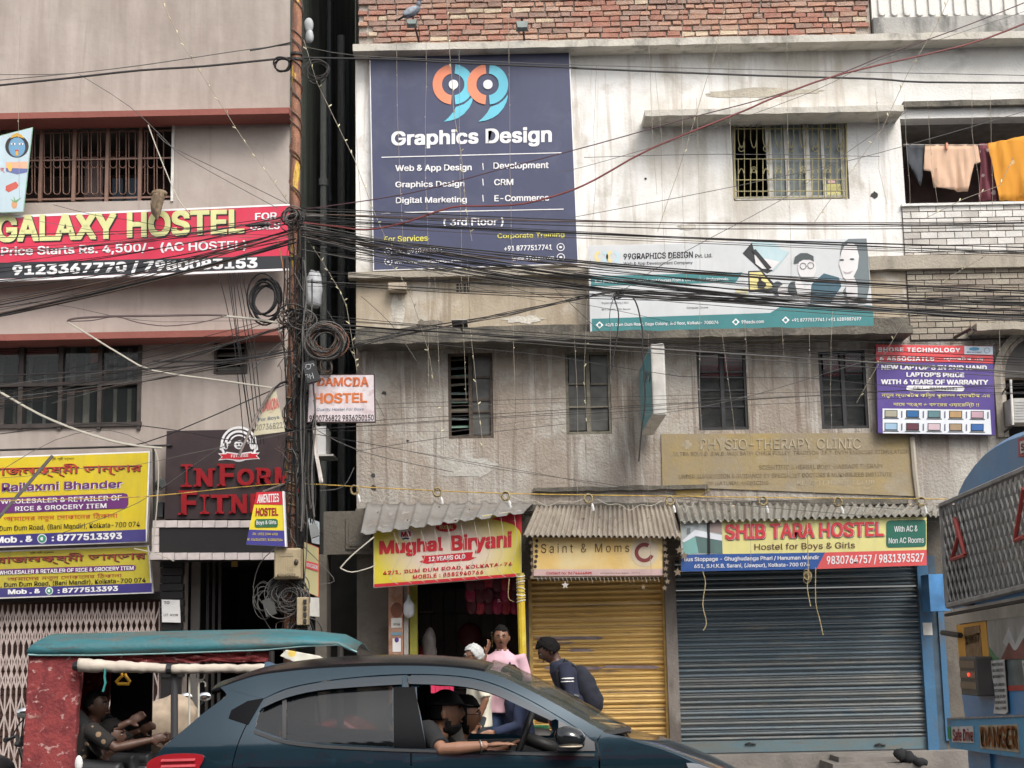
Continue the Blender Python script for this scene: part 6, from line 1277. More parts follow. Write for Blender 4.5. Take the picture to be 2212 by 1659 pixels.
for pts, r, mt, lb in (([(-20, 838), (0, 847), (85, 895), (170, 930), (265, 958), (350, 968)], .012, wirew, 'thick pale cable sagging across the wide window'), ([(145, 695), (190, 722), (260, 765), (330, 800), (480, 822), (590, 838)], .009, wirew, 'pale cable crossing from the dark conduit to the tapered plate'),
                       ([(480, 682), (540, 688), (600, 697)], .012, wirew, 'short pale cable end beside the pole'), ([(145, 695), (160, 688), (240, 683), (330, 682), (450, 680), (490, 682)], .012, M('purple_grey_cable', (.12, .085, .085), .6), 'grey conduit looped on the mauve wall'),
                       ([(150, 694), (200, 692), (250, 684), (300, 697), (360, 704), (430, 697), (490, 682)], .006, M('purple_grey_cable', (.12, .085, .085), .6), 'thin conduit drooping under the looped conduit'),
                       ([(330, 760+20), (450, 780), (540, 772), (640, 757)], .011, wireblk, 'thick twisted cable passing the louvred vent'), ([(-20, 812), (150, 805), (330, 796), (520, 780)], .009, wireblk, 'black cable passing along the wide window'),
                       ([(600, 520), (614, 590), (618, 640), (626, 680), (650, 700)], .008, wireor, 'orange wire hanging left of the pole'), ([(618, 640), (602, 705), (612, 740), (632, 775)], .010, wirew, 'kinked pale cable left of the pole'),
                       ([(545, 800), (600, 745), (640, 728)], .005, wireg, 'thin grey wire beside the pole clamp'), ([(170, 160), (280, 230), (360, 305), (400, 340), (600, 450)], .0035, wireg, 'thin wire falling across the upper mauve window'),
                       ([(320, 270), (350, 350), (385, 430), (410, 460)], .006, wirew, 'pale wire falling from the upper window corner'), ([(340, 290), (372, 318), (480, 370), (620, 440)], .004, wireg, 'thin wire from the upper window to the pole'),
                       ([(-20, 1030), (120, 950), (240, 930), (330, 965)], .004, wireg, 'thin wire above the yellow grocery board'), ([(-20, 940), (200, 915), (350, 925), (480, 948), (560, 960)], .005, wireblk, 'dark wire sagging over the gym sign'), ([(270, 965), (360, 940), (640, 820)], .007, wireblk, 'thick dark wire above the gym sign corner'),
                       ([(110, 1160), (300, 1085), (470, 970), (560, 940)], .004, wireg, 'thin wire crossing the yellow board and gym sign'), ([(290, 1185), (335, 1195), (376, 1212)], .006, wirew, 'pale cable end beside the tiled canopy'),
                       ([(333, 968), (342, 1000), (340, 1080), (330, 1180)], .008, wirew, 'pale cable down the edge of the upper yellow board'),
                       ([(660, 915), (780, 975), (980, 1020)], .004, wireg, 'thin wire from hostel plate down over the brown wall'), ([(600, 1180), (560, 1220), (548, 1290), (585, 1360)], .005, wireg, 'loose wire bowing left under the meter box'),
                       ([(655, 1180), (700, 1225), (722, 1255), (690, 1262)], .004, wireg, 'thin wire loop over the gateway pier'), ([(690, 1060), (740, 1052), (765, 1010)], .004, wireg, 'thin wire drooping in the alley mouth'),
                       ([(735, 1227), (760, 1200), (808, 1160)], .008, wirew, 'pale wire running up beside the biryani sign'), ([(735, 1227), (760, 1236), (800, 1226), (812, 1218)], .006, wirew, 'pale wire loop left of the biryani sign')):
    wire('loose_wire', lb, pts, PY if pts[0][0] > 360 or pts[0][1] < 960 else FY-.6, r, mt, 'wire')
for p_, lb in (((668, 466), 'grey cable splice sleeve right of the pole'), ((555, 485), 'black cable splice sleeve over the banner')):
    mb = MB(); mb.tube([P(p_[0]-25, p_[1]+3, PY), P(p_[0]-15, p_[1]+2, PY), P(p_[0]+25, p_[1], PY), P(p_[0]+32, p_[1], PY)], [.006, .018, .018, .006], 8); single('splice_sleeve', mb, wireg if p_[0] > 600 else wireblk, lb, 'cable splice')
# ================================================================ LIGHT STRINGS
blb = M('warm_led_bulb', (.72, .66, .42), .4, var=.15, scale=60); stm = M('string_wire', (.33, .29, .23), .7, var=.15)
bme = MB().tube([(0, 0, 0), (0, 0, .012), (0, 0, .035), (0, 0, .042)], [.003, .007, .006, .002], 5).mesh('bulb'); bme.materials.append(blb)
bme_s = MB().tube([(0, 0, 0), (0, 0, .018)], [.004, .003], 4).mesh('bulb'); bme_s.materials.append(M('string_bulb_dim', (.50, .44, .34), .6))
BC = [0]
def string(label, pts, Y, n, big=True, group=None, r=.003, drop=0):
    P3 = [P(u, v, Y) for u, v in pts]; T = thing('light_string', label, 'light string', P3[-1], group)
    out = []
    for i in range(len(P3)-1):
        for k in range(6): out.append(P3[i].lerp(P3[i+1], k/6))
    out.append(P3[-1]); out = [p+Vector((.01*mnoise.noise(p*2), .01, 0)) for p in out]
    MB().tube(out, r, 4).build('wire', stm, T)
    for k in range(n):
        t = (k+.5)/n*(len(out)-1); i = int(t); p = out[i].lerp(out[min(i+1, len(out)-1)], t-i)
        o = link('bulb', bme if big else bme_s, None, T, p-wloc(T)); o.rotation_euler = (rnd.uniform(-.8, .8), rnd.uniform(-1.2, 1.2), 0); BC[0] += 1
        if not big: o.scale = (1, 1, rnd.uniform(.7, 1.3))
string('string of small bulbs slanting across the mauve wall to the pole', [(195, -10), (215, 25), (290, 145), (410, 350), (470, 450)], PY+.2, 14) if False else None
string('string of small bulbs slanting across the upper mauve wall', [(348, 0), (400, 105), (470, 215), (545, 330), (625, 440)], PY+.2, 15)
string('string of bulbs from the pole down to the corner of the tall sign', [(655, 85), (685, 180), (735, 280), (767, 345), (800, 440), (835, 520), (870, 560)], PY+.1, 14)
string('string of bulbs crossing the alley down to the hostel plate', [(650, 500), (700, 570), (733, 625), (748, 660), (765, 760), (770, 800)], PY, 14)
string('string of bulbs hanging down through the emblem of the tall sign', [(965, 0), (973, 130), (980, 240), (995, 330), (1005, 430), (1020, 520)], PY+.6, 11)
string('string of bulbs along the left side of the ochre wall', [(845, 570), (880, 620), (905, 690), (925, 760), (950, 900), (955, 1000)], PY+.6, 11)
string('string of bulbs zigzagging down across the white wall', [(1570, 0), (1545, 110), (1500, 260), (1462, 380), (1420, 500)], PY+.4, 7)
string('string of bulbs slanting over the balcony at the right', [(2050, -5), (2020, 60), (1960, 160), (1905, 280), (1820, 395), (1760, 480)], PY+.3, 10)
string('string of bulbs across the ashlar wall to the laptop sign', [(2140, 545), (2050, 600), (1960, 680), (1890, 800), (1850, 870)], PY+.3, 9)
string('string of bulbs beside the short laundry cloths', [(2190, 340), (2160, 400), (2080, 430), (2000, 470)], PY+.3, 5)
string('pair of bulbs hanging over the billboard left edge', [(1275, 560), (1268, 640), (1262, 800), (1268, 930)], PY+.5, 10)
string('string of bulbs down the brown wall between windows', [(1010, 560), (1015, 700), (1030, 850), (1045, 985)], PY+.5, 9)
k_ = 0
for (u, v0, v1, du) in ((858, 0, 560, 12), (920, 90, 840, 8), (992, 110, 870, 12), (1098, 0, 1060, 14), (1290, 140, 520, -8), (1395, 0, 420, 18), (1415, 150, 560, 30), (1475, 0, 620, 8), (1505, 210, 1100, 14), (1575, 90, 360, 8),
                        (1700, 60, 600, 6), (1610, 700, 1220, 20), (1748, 720, 1080, 6), (1890, 190, 440, 18), (1955, 205, 470, 20), (2005, 215, 440, 14), (2100, 190, 460, 16), (2140, 205, 470, 12), (1560, 720, 1100, 60), (1690, 700, 1110, 24), (1800, 640, 930, -6),
                        (940, 600, 1080, 14), (1400, 720, 1240, 6), (2150, 560, 860, 14), (45, 0, 430, -10), (1240, 720, 1090, 10), (770, 140, 560, 8)):
    n_ = max(3, int((v1-v0)/62)); ar = 'mauve wall' if u < 700 else 'tall navy sign' if u < 1250 and v0 < 200 else 'ochre and brown wall left of the lightbox' if u < 1390 and v0 > 500 else 'barred window and white wall' if u < 1800 and v0 < 500 else 'open balcony' if u > 1850 and v0 < 300 else 'black framed windows of the brown wall'
    string('thin vertical bulb string before the '+ar, [(u, v0), (u+du*.3+rnd.uniform(-5, 5), v0+(v1-v0)*.35), (u+du*.6+rnd.uniform(-5, 5), v0+(v1-v0)*.7), (u+du+rnd.uniform(-9, 9), v1)], FY-1.05+rnd.uniform(-.1, .1), n_, False, 'light strings before the '+ar, .0021)
# rope with tied bulbs
RY = 16.6
wire('rope', 'orange and yellow rope strung along the shop fronts', [(-40, 1082), (160, 1078), (332, 1071), (480, 1056), (612, 1045), (700, 1047), (860, 1056), (1100, 1066), (1400, 1071), (1700, 1075), (2045, 1078)], RY, .006, M('yellow_rope', (.55, .36, .08), .8, var=.4, scale=14), 'rope')
rk = M('straw_rope', (.40, .32, .17), .9, var=.25, scale=40)
for i, (x, y) in enumerate(((766, 1058), (945, 1063), (1092, 1071), (1271, 1077), (1447, 1081), (1648, 1082), (1810, 1084), (1990, 1083))):
    T = thing('rope_knot', ['straw rope knot with bulb at the left corner of the brown wall', 'straw rope knot over the wide ribbed tin sheet', 'straw rope knot above the right end of the ribbed tin', 'straw rope knot above the cafe tin sheet', 'straw rope knot between the two corrugated sheets', 'straw rope knot above the hostel banner photo', 'straw rope knot above the middle of the hostel banner', 'straw rope knot at the right end of the rope'][i], 'rope knot', P(x, y+24, RY-.02))
    mb = MB()
    for k in range(9):
        a = rnd.uniform(0, 2*PI); c = P(x, y, RY-.02)
        mb.tube([c+Vector((.05*math.cos(a+t*5)*(1-t*.3), .02*math.sin(t*9), .055*math.sin(a+t*5)*(1-t*.3))) for t in [q/7 for q in range(8)]], .005, 4)
    mb.build('knot', rk, T); MB().tube([P(x+8, y+10, RY-.03), P(x+9, y+16, RY-.03), P(x+11, y+26, RY-.03)], [.006, .016, .014], 8).build('bulb', M('white_bulb', (.7, .7, .68), .3), T)
for (x0, y0, x1, y1, sg) in ((1100, 1070, 1265, 1076, 20), (800, 1056, 850, 1062, 25), (860, 1058, 935, 1062, 14), (1290, 1078, 1430, 1082, 22), (1460, 1082, 1500, 1084, 24), (1840, 1084, 1900, 1086, 26), (1910, 1086, 1985, 1086, 22)):
    wire('slack_wire', 'slack pale wire loop hanging under the rope', [(x0+(x1-x0)*t/6, y0+(y1-y0)*t/6+sg*math.sin(PI*t/6)*(1 if t % 2 else .5)) for t in range(7)], RY, .004, wirew, 'wire', group='slack wire loops under the rope')
# dangling strings in front of shutters
for (pts, lb) in (([(1518, 1235), (1524, 1260), (1518, 1305), (1526, 1345), (1519, 1362)], 'frayed cord hanging left on the blue shutter'), ([(1744, 1130), (1746, 1240), (1744, 1270), (1751, 1310)], 'frayed cord hanging at the middle of the blue shutter'), ([(1762, 1225), (1762, 1300), (1770, 1335), (1778, 1372)], 'longest frayed cord on the blue shutter'), ([(1100, 1250), (1098, 1290), (1110, 1300)], 'cord end hanging under the biryani sign')):
    wire('frayed_cord', lb, pts, FY-.86, .006, rk, 'cord')
coil('small knot of string on the blue shutter cord', 1746, 1245, 7, 8, FY-.86, .003, [rk], 1.4, .5, 0, loose=.6)
# drapes of string over the biryani sign
for k in range(10):
    x = 850+k*29; wire('slack_wire', 'pale string draped over the biryani sign', [(x, 1150-k*4), (x+14-k, 1200-k*3), (x-8, 1245-k*2), (x+10, 1262-k*2)], FY-.9, .003, wirew, 'wire', group='strings draped over the biryani sign')
# star garland on the cafe sign frame
sgm = M('dim_gold_star', (.20, .15, .10), .5)
def star(T, u, v, r, Y, mt):
    c = P(u, v, Y); pts = [c+Vector(((r if k % 2 == 0 else r*.45)*math.sin(PI*k/5), 0, (r if k % 2 == 0 else r*.45)*math.cos(PI*k/5))) for k in range(10)]; MB().prism(pts, .01).build('star', mt, T)
SG = thing('star_garland', 'garland of small stars round the cafe sign', 'garland', P(1436, 1250, FY-.9))
MB().tube([P(1150, 1168, FY-.89), P(1152, 1245, FY-.89), P(1220, 1252, FY-.89), P(1300, 1250, FY-.89), P(1434, 1247, FY-.89), P(1438, 1165, FY-.89)], .004, 4).build('wire', wireblk, SG)
for k in range(8): star(SG, 1438+rnd.uniform(-4, 4), 1172+k*14, .035, FY-.9, sgm)
for k in range(6): star(SG, 1150+rnd.uniform(-4, 2), 1172+k*15, .028, FY-.9, sgm)
star(SG, 1221, 1264, .045, FY-.9, M('pale_star', (.55, .52, .48), .5)); star(SG, 1390, 1268, .03, FY-.9, sgm)
for k in range(30): MB().tube([P(1160+k*9, 1247, FY-.9), P(1163+k*9, 1247+rnd.uniform(5, 12), FY-.9)], .003, 4).build('fringe', wirew, SG)
SG2 = thing('star_garland', 'garland of small stars beside the hostel banner photo', 'garland', P(1466, 1235, FY-.9))
for (x, y) in ((1468, 1188), (1478, 1200), (1464, 1236), (1462, 1160)): star(SG2, x, y, .05, FY-.84, sgm)
MB().tube([P(1466, 1130, FY-.83), P(1470, 1190, FY-.83), P(1463, 1250, FY-.83)], .004, 4).build('wire', wireblk, SG2)
# ================================================================ FLOODLIGHTS, PIGEON, LAMP
def flood(label, base, top, head, bar, Y):
    T = thing('floodlight', label, 'floodlight', P(*base, Y))
    MB().tube([P(*base, Y), P(*top, Y-.25)], .014, 6).build('mast', M('maroon_iron', (.05, .02, .025), .5), T)
    MB().tube([P(bar[0], bar[2], Y-.22), P(bar[1], bar[2], Y-.22)], .007, 6).build('cross_bar', M('maroon_iron', (.05, .02, .025), .5), T)
    a, b_, c, d = head; x0, x1, z0, z1 = W(a, b_, c, d, Y-.35)
    MB().faces([(x0+.02, Y-.42, z0), (x1-.02, Y-.42, z0), (x1, Y-.28, z0), (x0, Y-.28, z0), (x0, Y-.38, z1), (x1, Y-.38, z1), (x1, Y-.28, z1), (x0, Y-.28, z1)], [(0, 3, 2, 1), (4, 5, 6, 7), (0, 1, 5, 4), (1, 2, 6, 5), (2, 3, 7, 6), (3, 0, 4, 7)]).build('housing', M('grey_green_housing', (.14, .17, .16), .5, var=.2), T, bevel=.006)
flood('left floodlight on a mast above the tall sign, under the pigeon', Z2(975, 300), Z2(925, 108), (*Z2(885, 140), *Z2(960, 180)), (Z2(885, 0)[0], Z2(975, 0)[0], Z2(0, 121)[1]), FY-.28)
flood('right floodlight on a mast above the tall sign', Z2(1708, 290), Z2(1690, 118), (*Z2(1648, 152), *Z2(1736, 206)), (Z2(1645, 0)[0], Z2(1737, 0)[0], Z2(0, 130)[1]), FY-.28)
T = thing('floodlight', 'small floodlight lying on a bracket above the sooty ledge', 'floodlight', P(*Z5(1260, 940), FY-.4))
MB().pbox(*Z5(1208, 842), *Z5(1310, 862), FY-.6, .3).build('housing', irondark, T, bevel=.006); MB().pbox(*Z5(1212, 840), *Z5(1306, 846), FY-.62, .34).build('glass', M('pale_glass', (.45, .42, .36), .3), T)
MB().tube([P(*Z5(1240, 862), FY-.5), P(*Z5(1242, 882), FY-.5), P(*Z5(1275, 885), FY-.5), P(*Z5(1278, 862), FY-.5)], .008, 5).build('yoke', irondark, T); MB().tube([P(*Z5(1262, 882), FY-.5), P(*Z5(1278, 915), FY-.2), P(*Z5(1305, 945), FY)], .012, 6).build('arm', M('maroon_iron', (.05, .02, .025), .5), T)
PG = thing('pigeon', 'grey pigeon perched on the left floodlight', 'pigeon', P(*Z2(920, 112), FY-.5))
c = P(*Z2(922, 84), FY-.5); R_ = Matrix.Rotation(math.radians(-32), 3, 'Y')
bd = MB(); bd.ell(c, .125, .055, .06, 16, 10, R_); bd.ell(c+Vector((.085, 0, .10)), .03, .03, .045, 10, 8); bd.ell(c+Vector((.095, 0, .155)), .03, .024, .027, 10, 8)
bd.build('body', M('pigeon_grey', (.13, .145, .18), .7, var=.25, scale=30), PG, smooth=True)
MB().ell(c+Vector((-.02, -.045, .0)), .10, .018, .042, 12, 8, R_).build('wing', M('pigeon_wing', (.26, .29, .33), .7, var=.3, scale=40), PG, smooth=True)
MB().faces([c+Vector(p) for p in ((-.09, -.025, -.05), (-.09, .025, -.05), (-.21, .03, -.115), (-.21, -.03, -.115), (-.1, 0, -.075))], [(0, 1, 2, 3), (0, 3, 4), (1, 4, 2)]).build('tail', M('pigeon_dark', (.04, .045, .06), .7), PG)
MB().tube([c+Vector((.118, 0, .152)), c+Vector((.142, 0, .145))], [.007, .002], 6).build('beak', M('beak', (.05, .045, .045), .5), PG)
for s in (-.02, .02): MB().tube([c+Vector((.01, s, -.05)), c+Vector((.005, s, -.09))], .005, 5).build('leg', M('pigeon_leg', (.35, .1, .08), .6), PG)
BL = thing('bulb_lamp', 'white jar shaped bulb lamp hanging at the biryani shop pillar', 'lamp', P(*G2(978, 1265), FY-.3))
bp = P(*G2(978, 1215), FY-.3)
MB().tube([bp+Vector((0, 0, .16)), bp+Vector((0, 0, .12)), bp+Vector((0, 0, .09)), bp+Vector((0, 0, .05)), bp+Vector((0, 0, -.05)), bp+Vector((0, 0, -.09)), bp+Vector((0, 0, -.11))], [.012, .016, .03, .062, .066, .05, .015], 14).build('globe', M('milky_plastic', (.55, .56, .58), .35, var=.1), BL, smooth=True)
MB().tube([bp+Vector((0, 0, .16)), bp+Vector((0, 0, .26))], [.018, .012], 8).build('holder', M('copper_holder', (.35, .15, .08), .5), BL)
# ================================================================ BIRYANI SHOP
BS_ = thing('biryani_stall', 'open biryani shop stall with orange pillar, racks and tiled back', 'stall', P(980, 1600, FY))
pil = plaster('peeling_orange_paint', (.32, .15, .09), [((.40, .27, .20), 5, .5, .62, .7), ((.18, .10, .07), 4, .58, .7, .6)], bump=.2)
MB().pbox(840, 1262, 871, 1640, FY-.3, .3).build('pillar', pil, BS_)
MB().pbox(873, 1262, 882, 1640, FY-.22, .2).build('door_jamb', M('whitish_jamb', (.42, .40, .38), .7, var=.2), BS_); MB().pbox(886, 1262, 902, 1640, FY-.1, .15).build('door_leaf', M('olive_yellow', (.30, .28, .04), .6, var=.2), BS_)
for (a, v0, b_, v1, mt) in ((845, 1335, 868, 1356, offwhite), (845, 1366, 868, 1372, M('blue_sticker', (.15, .28, .35), .5)), (848, 1379, 866, 1408, white)): MB().pbox(a, v0, b_, v1, FY-.306, .004).build('sticker', mt, BS_)
MB().ell(P(857, 1382, FY-.31), .025, .004, .03, 12, 8).build('sticker_emblem', ip, BS_); MB().ell(P(857, 1318, FY-.301), .07, .003, .09, 12, 8).build('stain', M('rust_stain', (.16, .06, .035), .8), BS_)
text(BS_, 'SPEAK', [(849, 1346), (864, 1346), (864, 1351), (849, 1351)], plane(FY-.311), ik, .01)
shelf = M('dark_shelf', (.06, .045, .04), .7, var=.3)
for v in (1320, 1372, 1430, 1480): MB().pbox(905, v, 935, v+3, FY+.5, .4).build('shelf', shelf, BS_)
MB().pbox(1012, 1318, 1120, 1324, FY+.55, .4).build('shelf', shelf, BS_)
packm = [M('pack_magenta', (.30, .02, .07), .3, var=.3), M('pack_red', (.36, .03, .05), .3, var=.3), M('pack_dark', (.10, .015, .03), .4)]
pkm = []
for mt in packm:
    mb = MB(); mb.ell((0, 0, 0), .075, .035, .10, 8, 6); me = mb.mesh('packet'); me.materials.append(mt); pkm.append(me)
PK = thing('snack_packets', 'rows of magenta snack packets hanging in the biryani shop', 'packets', P(1065, 1310, FY+.4))
for r_ in range(3):
    for k in range(6):
        p = P(1018+k*19+rnd.uniform(-1, 1), 1262+r_*24, FY+.35+rnd.uniform(0, .05)); link('packet', rnd.choice(pkm), None, PK, p-wloc(PK))
PK2 = thing('snack_packets', 'bright pink packets seen through the car window', 'packets', P(957, 1495, FY+.2))
pk2m = M('pack_pink', (.65, .05, .12), .3, var=.2)
for k in range(5):
    x0, x1, z0, z1 = W(931+k*10, 1478, 940+k*10, 1497, FY-.35); MB().box(x0, x1, FY-.35, FY-.32, z0, z1).build('packet', pk2m, PK2)
mb = MB(); mb.ell(P(1015, 1372, FY+1.4), .15, .05, .16, 16, 10); single('round_fan', mb, M('maroon_plastic', (.12, .012, .02), .5), 'maroon round fan inside the biryani shop', 'fan', smooth=True)
blob('plastic_bag', 927, 1395, .09, .20, FY+.2, M('cloudy_plastic', (.16, .14, .13), .4, var=.3, scale=10), 'cloudy plastic bag hanging on the left rack of the shop', 'plastic bag', 8)
blob('plastic_bag', 915, 1410, .07, .10, FY+.45, M('red_plastic', (.35, .02, .03), .4), 'red plastic bag on the left rack of the shop', 'plastic bag', 11)
til = [M('wall_tile_%d' % i, c, .35) for i, c in enumerate(((.10, .095, .09), (.075, .07, .068), (.13, .12, .11)))]
tm = {}
x0, x1, z0, z1 = W(905, 1270, 1150, 1600, FY+2.4)
nx, nz = 9, 6
for i in range(nx):
    for j in range(nz):
        dx_, dz_ = (x1-x0)/nx, (z1-z0)/nz; MB().box(x0+i*dx_+.006, x0+(i+1)*dx_-.006, FY+2.38, FY+2.42, z0+j*dz_+.006, z0+(j+1)*dz_-.006).build('wall_tile', til[rnd.randrange(3)], BS_)
# yellow post
YP = thing('yellow_post', 'slim yellow post standing before the biryani shop', 'post', P(1137, 1680, FY-1.0))
yb0, yb1 = P(1134, 1600, FY-1.0), P(1124, 1238, FY-1.0); dr = (yb1-yb0)/(yb1.z-yb0.z); ft = yb0+dr*(.13-yb0.z)
MB().tube([ft, yb1], .045, 10).build('shaft', plaster('chipped_yellow', (.60, .42, .03), [((.22, .17, .08), (10, 10, 3), .56, .66, .8), ((.75, .62, .1), 6, .5, .65, .5)], rough=.5, bump=.15), YP)
for k in range(9): c = yb1+dr*(-.03-k*.035); MB().tube([c+Vector((.047*math.cos(a), .047*math.sin(a), .012*math.sin(a+k))) for a in [2*PI*i/12 for i in range(13)]], .007, 4).build('tied_string', rk if k % 2 else offwhite, YP)
# ================================================================ PEOPLE
def remesh(vs_, fs, vox, smooth=2):
    me = bpy.data.meshes.new('t'); me.from_pydata([tuple(v) for v in vs_], [], fs); o = bpy.data.objects.new('t', me); COL.objects.link(o)
    bm = bmesh.new(); bm.from_mesh(me); bmesh.ops.recalc_face_normals(bm, faces=bm.faces); bm.to_mesh(me); bm.free()
    md = o.modifiers.new('r', 'REMESH'); md.mode = 'VOXEL'; md.voxel_size = vox
    if smooth: m2 = o.modifiers.new('s', 'SMOOTH'); m2.iterations = smooth; m2.factor = .5
    r = evalmesh(o); bpy.data.objects.remove(o); bpy.data.meshes.remove(me); return r
def loft(mb, secs, n_=20):      # secs: (centre, lateral vec, depth vec)
    rings = [[c+l_*math.cos(2*PI*k/n_)+d*math.sin(2*PI*k/n_) for k in range(n_)] for c, l_, d in secs]
    vs_ = [q for r in rings for q in r]; m_ = len(rings)
    fs = [(i*n_+k, i*n_+(k+1) % n_, (i+1)*n_+(k+1) % n_, (i+1)*n_+k) for i in range(m_-1) for k in range(n_)]+[tuple(range(n_))[::-1], tuple(range((m_-1)*n_, m_*n_))]
    mb.faces(vs_, fs)
def headmesh(c, Fv, Lv, Uv, k=1.0, jaw=1.0, belly=1.0):
    vs_ = []; fs = []; seg, rg = 36, 28
    for i in range(rg+1):
        t = PI*i/rg
        for j in range(seg):
            a = 2*PI*j/seg; x, y, z = math.sin(t)*math.cos(a), math.sin(t)*math.sin(a), math.cos(t)
            px, py, pz = .098*x, .076*y, .118*z
            if z < 0: py *= 1-.28*abs(z)**1.3*jaw; px *= 1-.10*abs(z)
            if x < 0 and z < -.2: px *= 1-.35*(abs(z)-.2)
            if x > 0:
                g = lambda ay, az, sy, sz: math.exp(-((y-ay)/sy)**2-((z-az)/sz)**2)
                px += .024*g(0, -.12, .13, .17)+.010*g(0, .06, .12, .2)-.008*(g(.36, .10, .16, .12)+g(-.36, .10, .16, .12))
                px += .007*g(0, .24, .5, .10)+.006*g(0, -.46, .25, .07)-.005*g(0, -.55, .3, .05)+.010*g(0, -.78, .3, .16)
                px += .004*g(0, -.37, .25, .05)
            vs_.append(c+(Fv*px+Lv*py+Uv*pz)*k)
    for i in range(rg):
        for j in range(seg): fs.append((i*seg+j, (i+1)*seg+j, (i+1)*seg+(j+1) % seg, i*seg+(j+1) % seg))
    return vs_, fs
def handmesh(mb, wrist, d, nrm, curl=.5, side=1, k=1.0):
    d = d.normalized(); nrm = (nrm-d*nrm.dot(d)).normalized(); s = d.cross(nrm)*side   # s: towards the thumb side
    R = Matrix((d, s, nrm)).transposed(); mb.ell(wrist+d*.05*k, .052*k, .042*k, .016*k, 12, 8, R)
    for i, (o, ln) in enumerate(((.030, .068), (.010, .076), (-.011, .070), (-.031, .055))):
        p = wrist+d*.085*k+s*o*k; dd = d.copy(); pts = [p-dd*.02]; rr = [.010*k]
        for j, f in enumerate((.45, .32, .23)):
            pts.append(p); rr.append(.0095*k-.0008*j); an = curl*(.5+.5*j)
            dd = (dd*math.cos(an)-nrm*math.sin(an)).normalized(); p = p+dd*ln*f*k
        pts.append(p); rr.append(.006*k); mb.tube(pts, rr, 8)
    p = wrist+d*.025*k+s*.035*k; dd = (d*.6+s*.8).normalized(); mb.tube([p-dd*.02, p, p+dd*.03*k, p+(dd*.8+d*.5-nrm*curl*.6).normalized()*.058*k], [.012*k, .012*k, .010*k, .007*k], 8)
def human(name, label, base, yaw, J, mats, head=(0, 0), hair='short', sleeve=.45, h=1.0, glasses=False, beard=None, hem=None, collar=False, hands=(.4, .4), girth=1.0, trousers=True, vox=.008, handn=(None, None), stache=False):
    F = Vector((math.cos(yaw), math.sin(yaw), 0)); L = Vector((-math.sin(yaw), math.cos(yaw), 0)); U = Vector((0, 0, 1)); base = Vector(base)
    T = thing(name, label, 'person', base)
    def w_(p): return base+(F*p[0]+L*p[1]+U*p[2])*h
    D = dict(pelvis=(0, 0, .95), waist=(0, 0, 1.08), chest=(0, 0, 1.30), neck=(0, 0, 1.47), head=(.02, 0, 1.60), shl=(0, .185, 1.40), shr=(0, -.185, 1.40), ell=(-.02, .23, 1.12), elr=(-.02, -.23, 1.12),
             wrl=(.06, .23, .88), wrr=(.06, -.23, .88), hil=(0, .09, .92), hir=(0, -.09, .92), knl=(.02, .10, .50), knr=(.02, -.10, .50), anl=(0, .10, .08), anr=(0, -.10, .08))
    D.update(J); j = {k: w_(v) for k, v in D.items()}
    hy = yaw+head[0]; hp = head[1]
    hF = Vector((math.cos(hy)*math.cos(hp), math.sin(hy)*math.cos(hp), math.sin(hp))); hL = Vector((-math.sin(hy), math.cos(hy), 0)); hU = hF.cross(hL)
    if hU.z < 0: hU = -hU
    tw = (j['shl']-j['shr']).normalized(); td = tw.cross((j['neck']-j['pelvis']).normalized())
    if td.dot(F) < 0: td = -td
    def torso(mb, g, top=True, low='pelvis'):
        S = []
        for a, b_, t, hw, hd in (('pelvis', 'waist', -.55, .12, .10), ('pelvis', 'waist', 0, .165, .115), ('waist', 'chest', 0, .148, .105*girth), ('waist', 'chest', .5, .155, .112*girth), ('chest', 'neck', 0, .178, .118), ('chest', 'neck', .45, .175, .105), ('chest', 'neck', .75, .12, .075), ('chest', 'neck', .98, .062, .058)):
            c = j[a].lerp(j[b_], t); lat = tw if a != 'pelvis' else L; S.append((c, lat*(hw+g)*h, (td if a != 'pelvis' else F)*(hd+g)*h))
        loft(mb, S)
    skm = mats['skin']; mb = MB(); torso(mb, -.012)
    hb = j['head']-hU*.10*h; mb.tube([j['neck']-U*.05*h, j['neck'], hb-hF*.012, j['head']-hU*.05-hF*.02], [.066*h, .056*h, .052*h, .05*h], 14)
    hv, hf = headmesh(j['head'], hF, hL, hU, h); mb.faces(hv, hf)
    for s in (-1, 1): mb.ell(j['head']+hL*s*.079*h-hF*.008*h-hU*.008*h, .018*h, .010*h, .032*h, 8, 8, Matrix((hF, hL, hU)).transposed())
    for s in 'lr':
        mb.tube([j['sh'+s]+(j['chest']-j['sh'+s])*.25, j['sh'+s], j['sh'+s].lerp(j['el'+s], .4), j['el'+s], j['el'+s].lerp(j['wr'+s], .35), j['wr'+s]], [.05*h, .052*h, .047*h, .038*h, .037*h, .026*h], 12)
        d = (j['wr'+s]-j['el'+s]).normalized(); n_ = handn[0 if s == 'l' else 1]; n_ = Vector(n_) if n_ else -L*(1 if s == 'l' else -1)+F*.2
        handmesh(mb, j['wr'+s], d if not isinstance(hands[0 if s == 'l' else 1], tuple) else Vector(hands[0 if s == 'l' else 1][1]), -n_ if False else n_, hands[0 if s == 'l' else 1] if not isinstance(hands[0 if s == 'l' else 1], tuple) else hands[0 if s == 'l' else 1][0], 1 if s == 'l' else -1, h)
        mb.tube([j['hi'+s]+U*.05, j['hi'+s], j['kn'+s], j['kn'+s].lerp(j['an'+s], .3), j['an'+s]], [.08*h, .082*h, .052*h, .053*h, .034*h], 12)
    vs_, fs = remesh(mb.v, mb.f, vox, 1); o = MB(); o.faces(vs_, fs); o.build('body', skm, T, smooth=True)
    # shirt
    mb = MB(); torso(mb, .010)
    if hem: mb2 = []
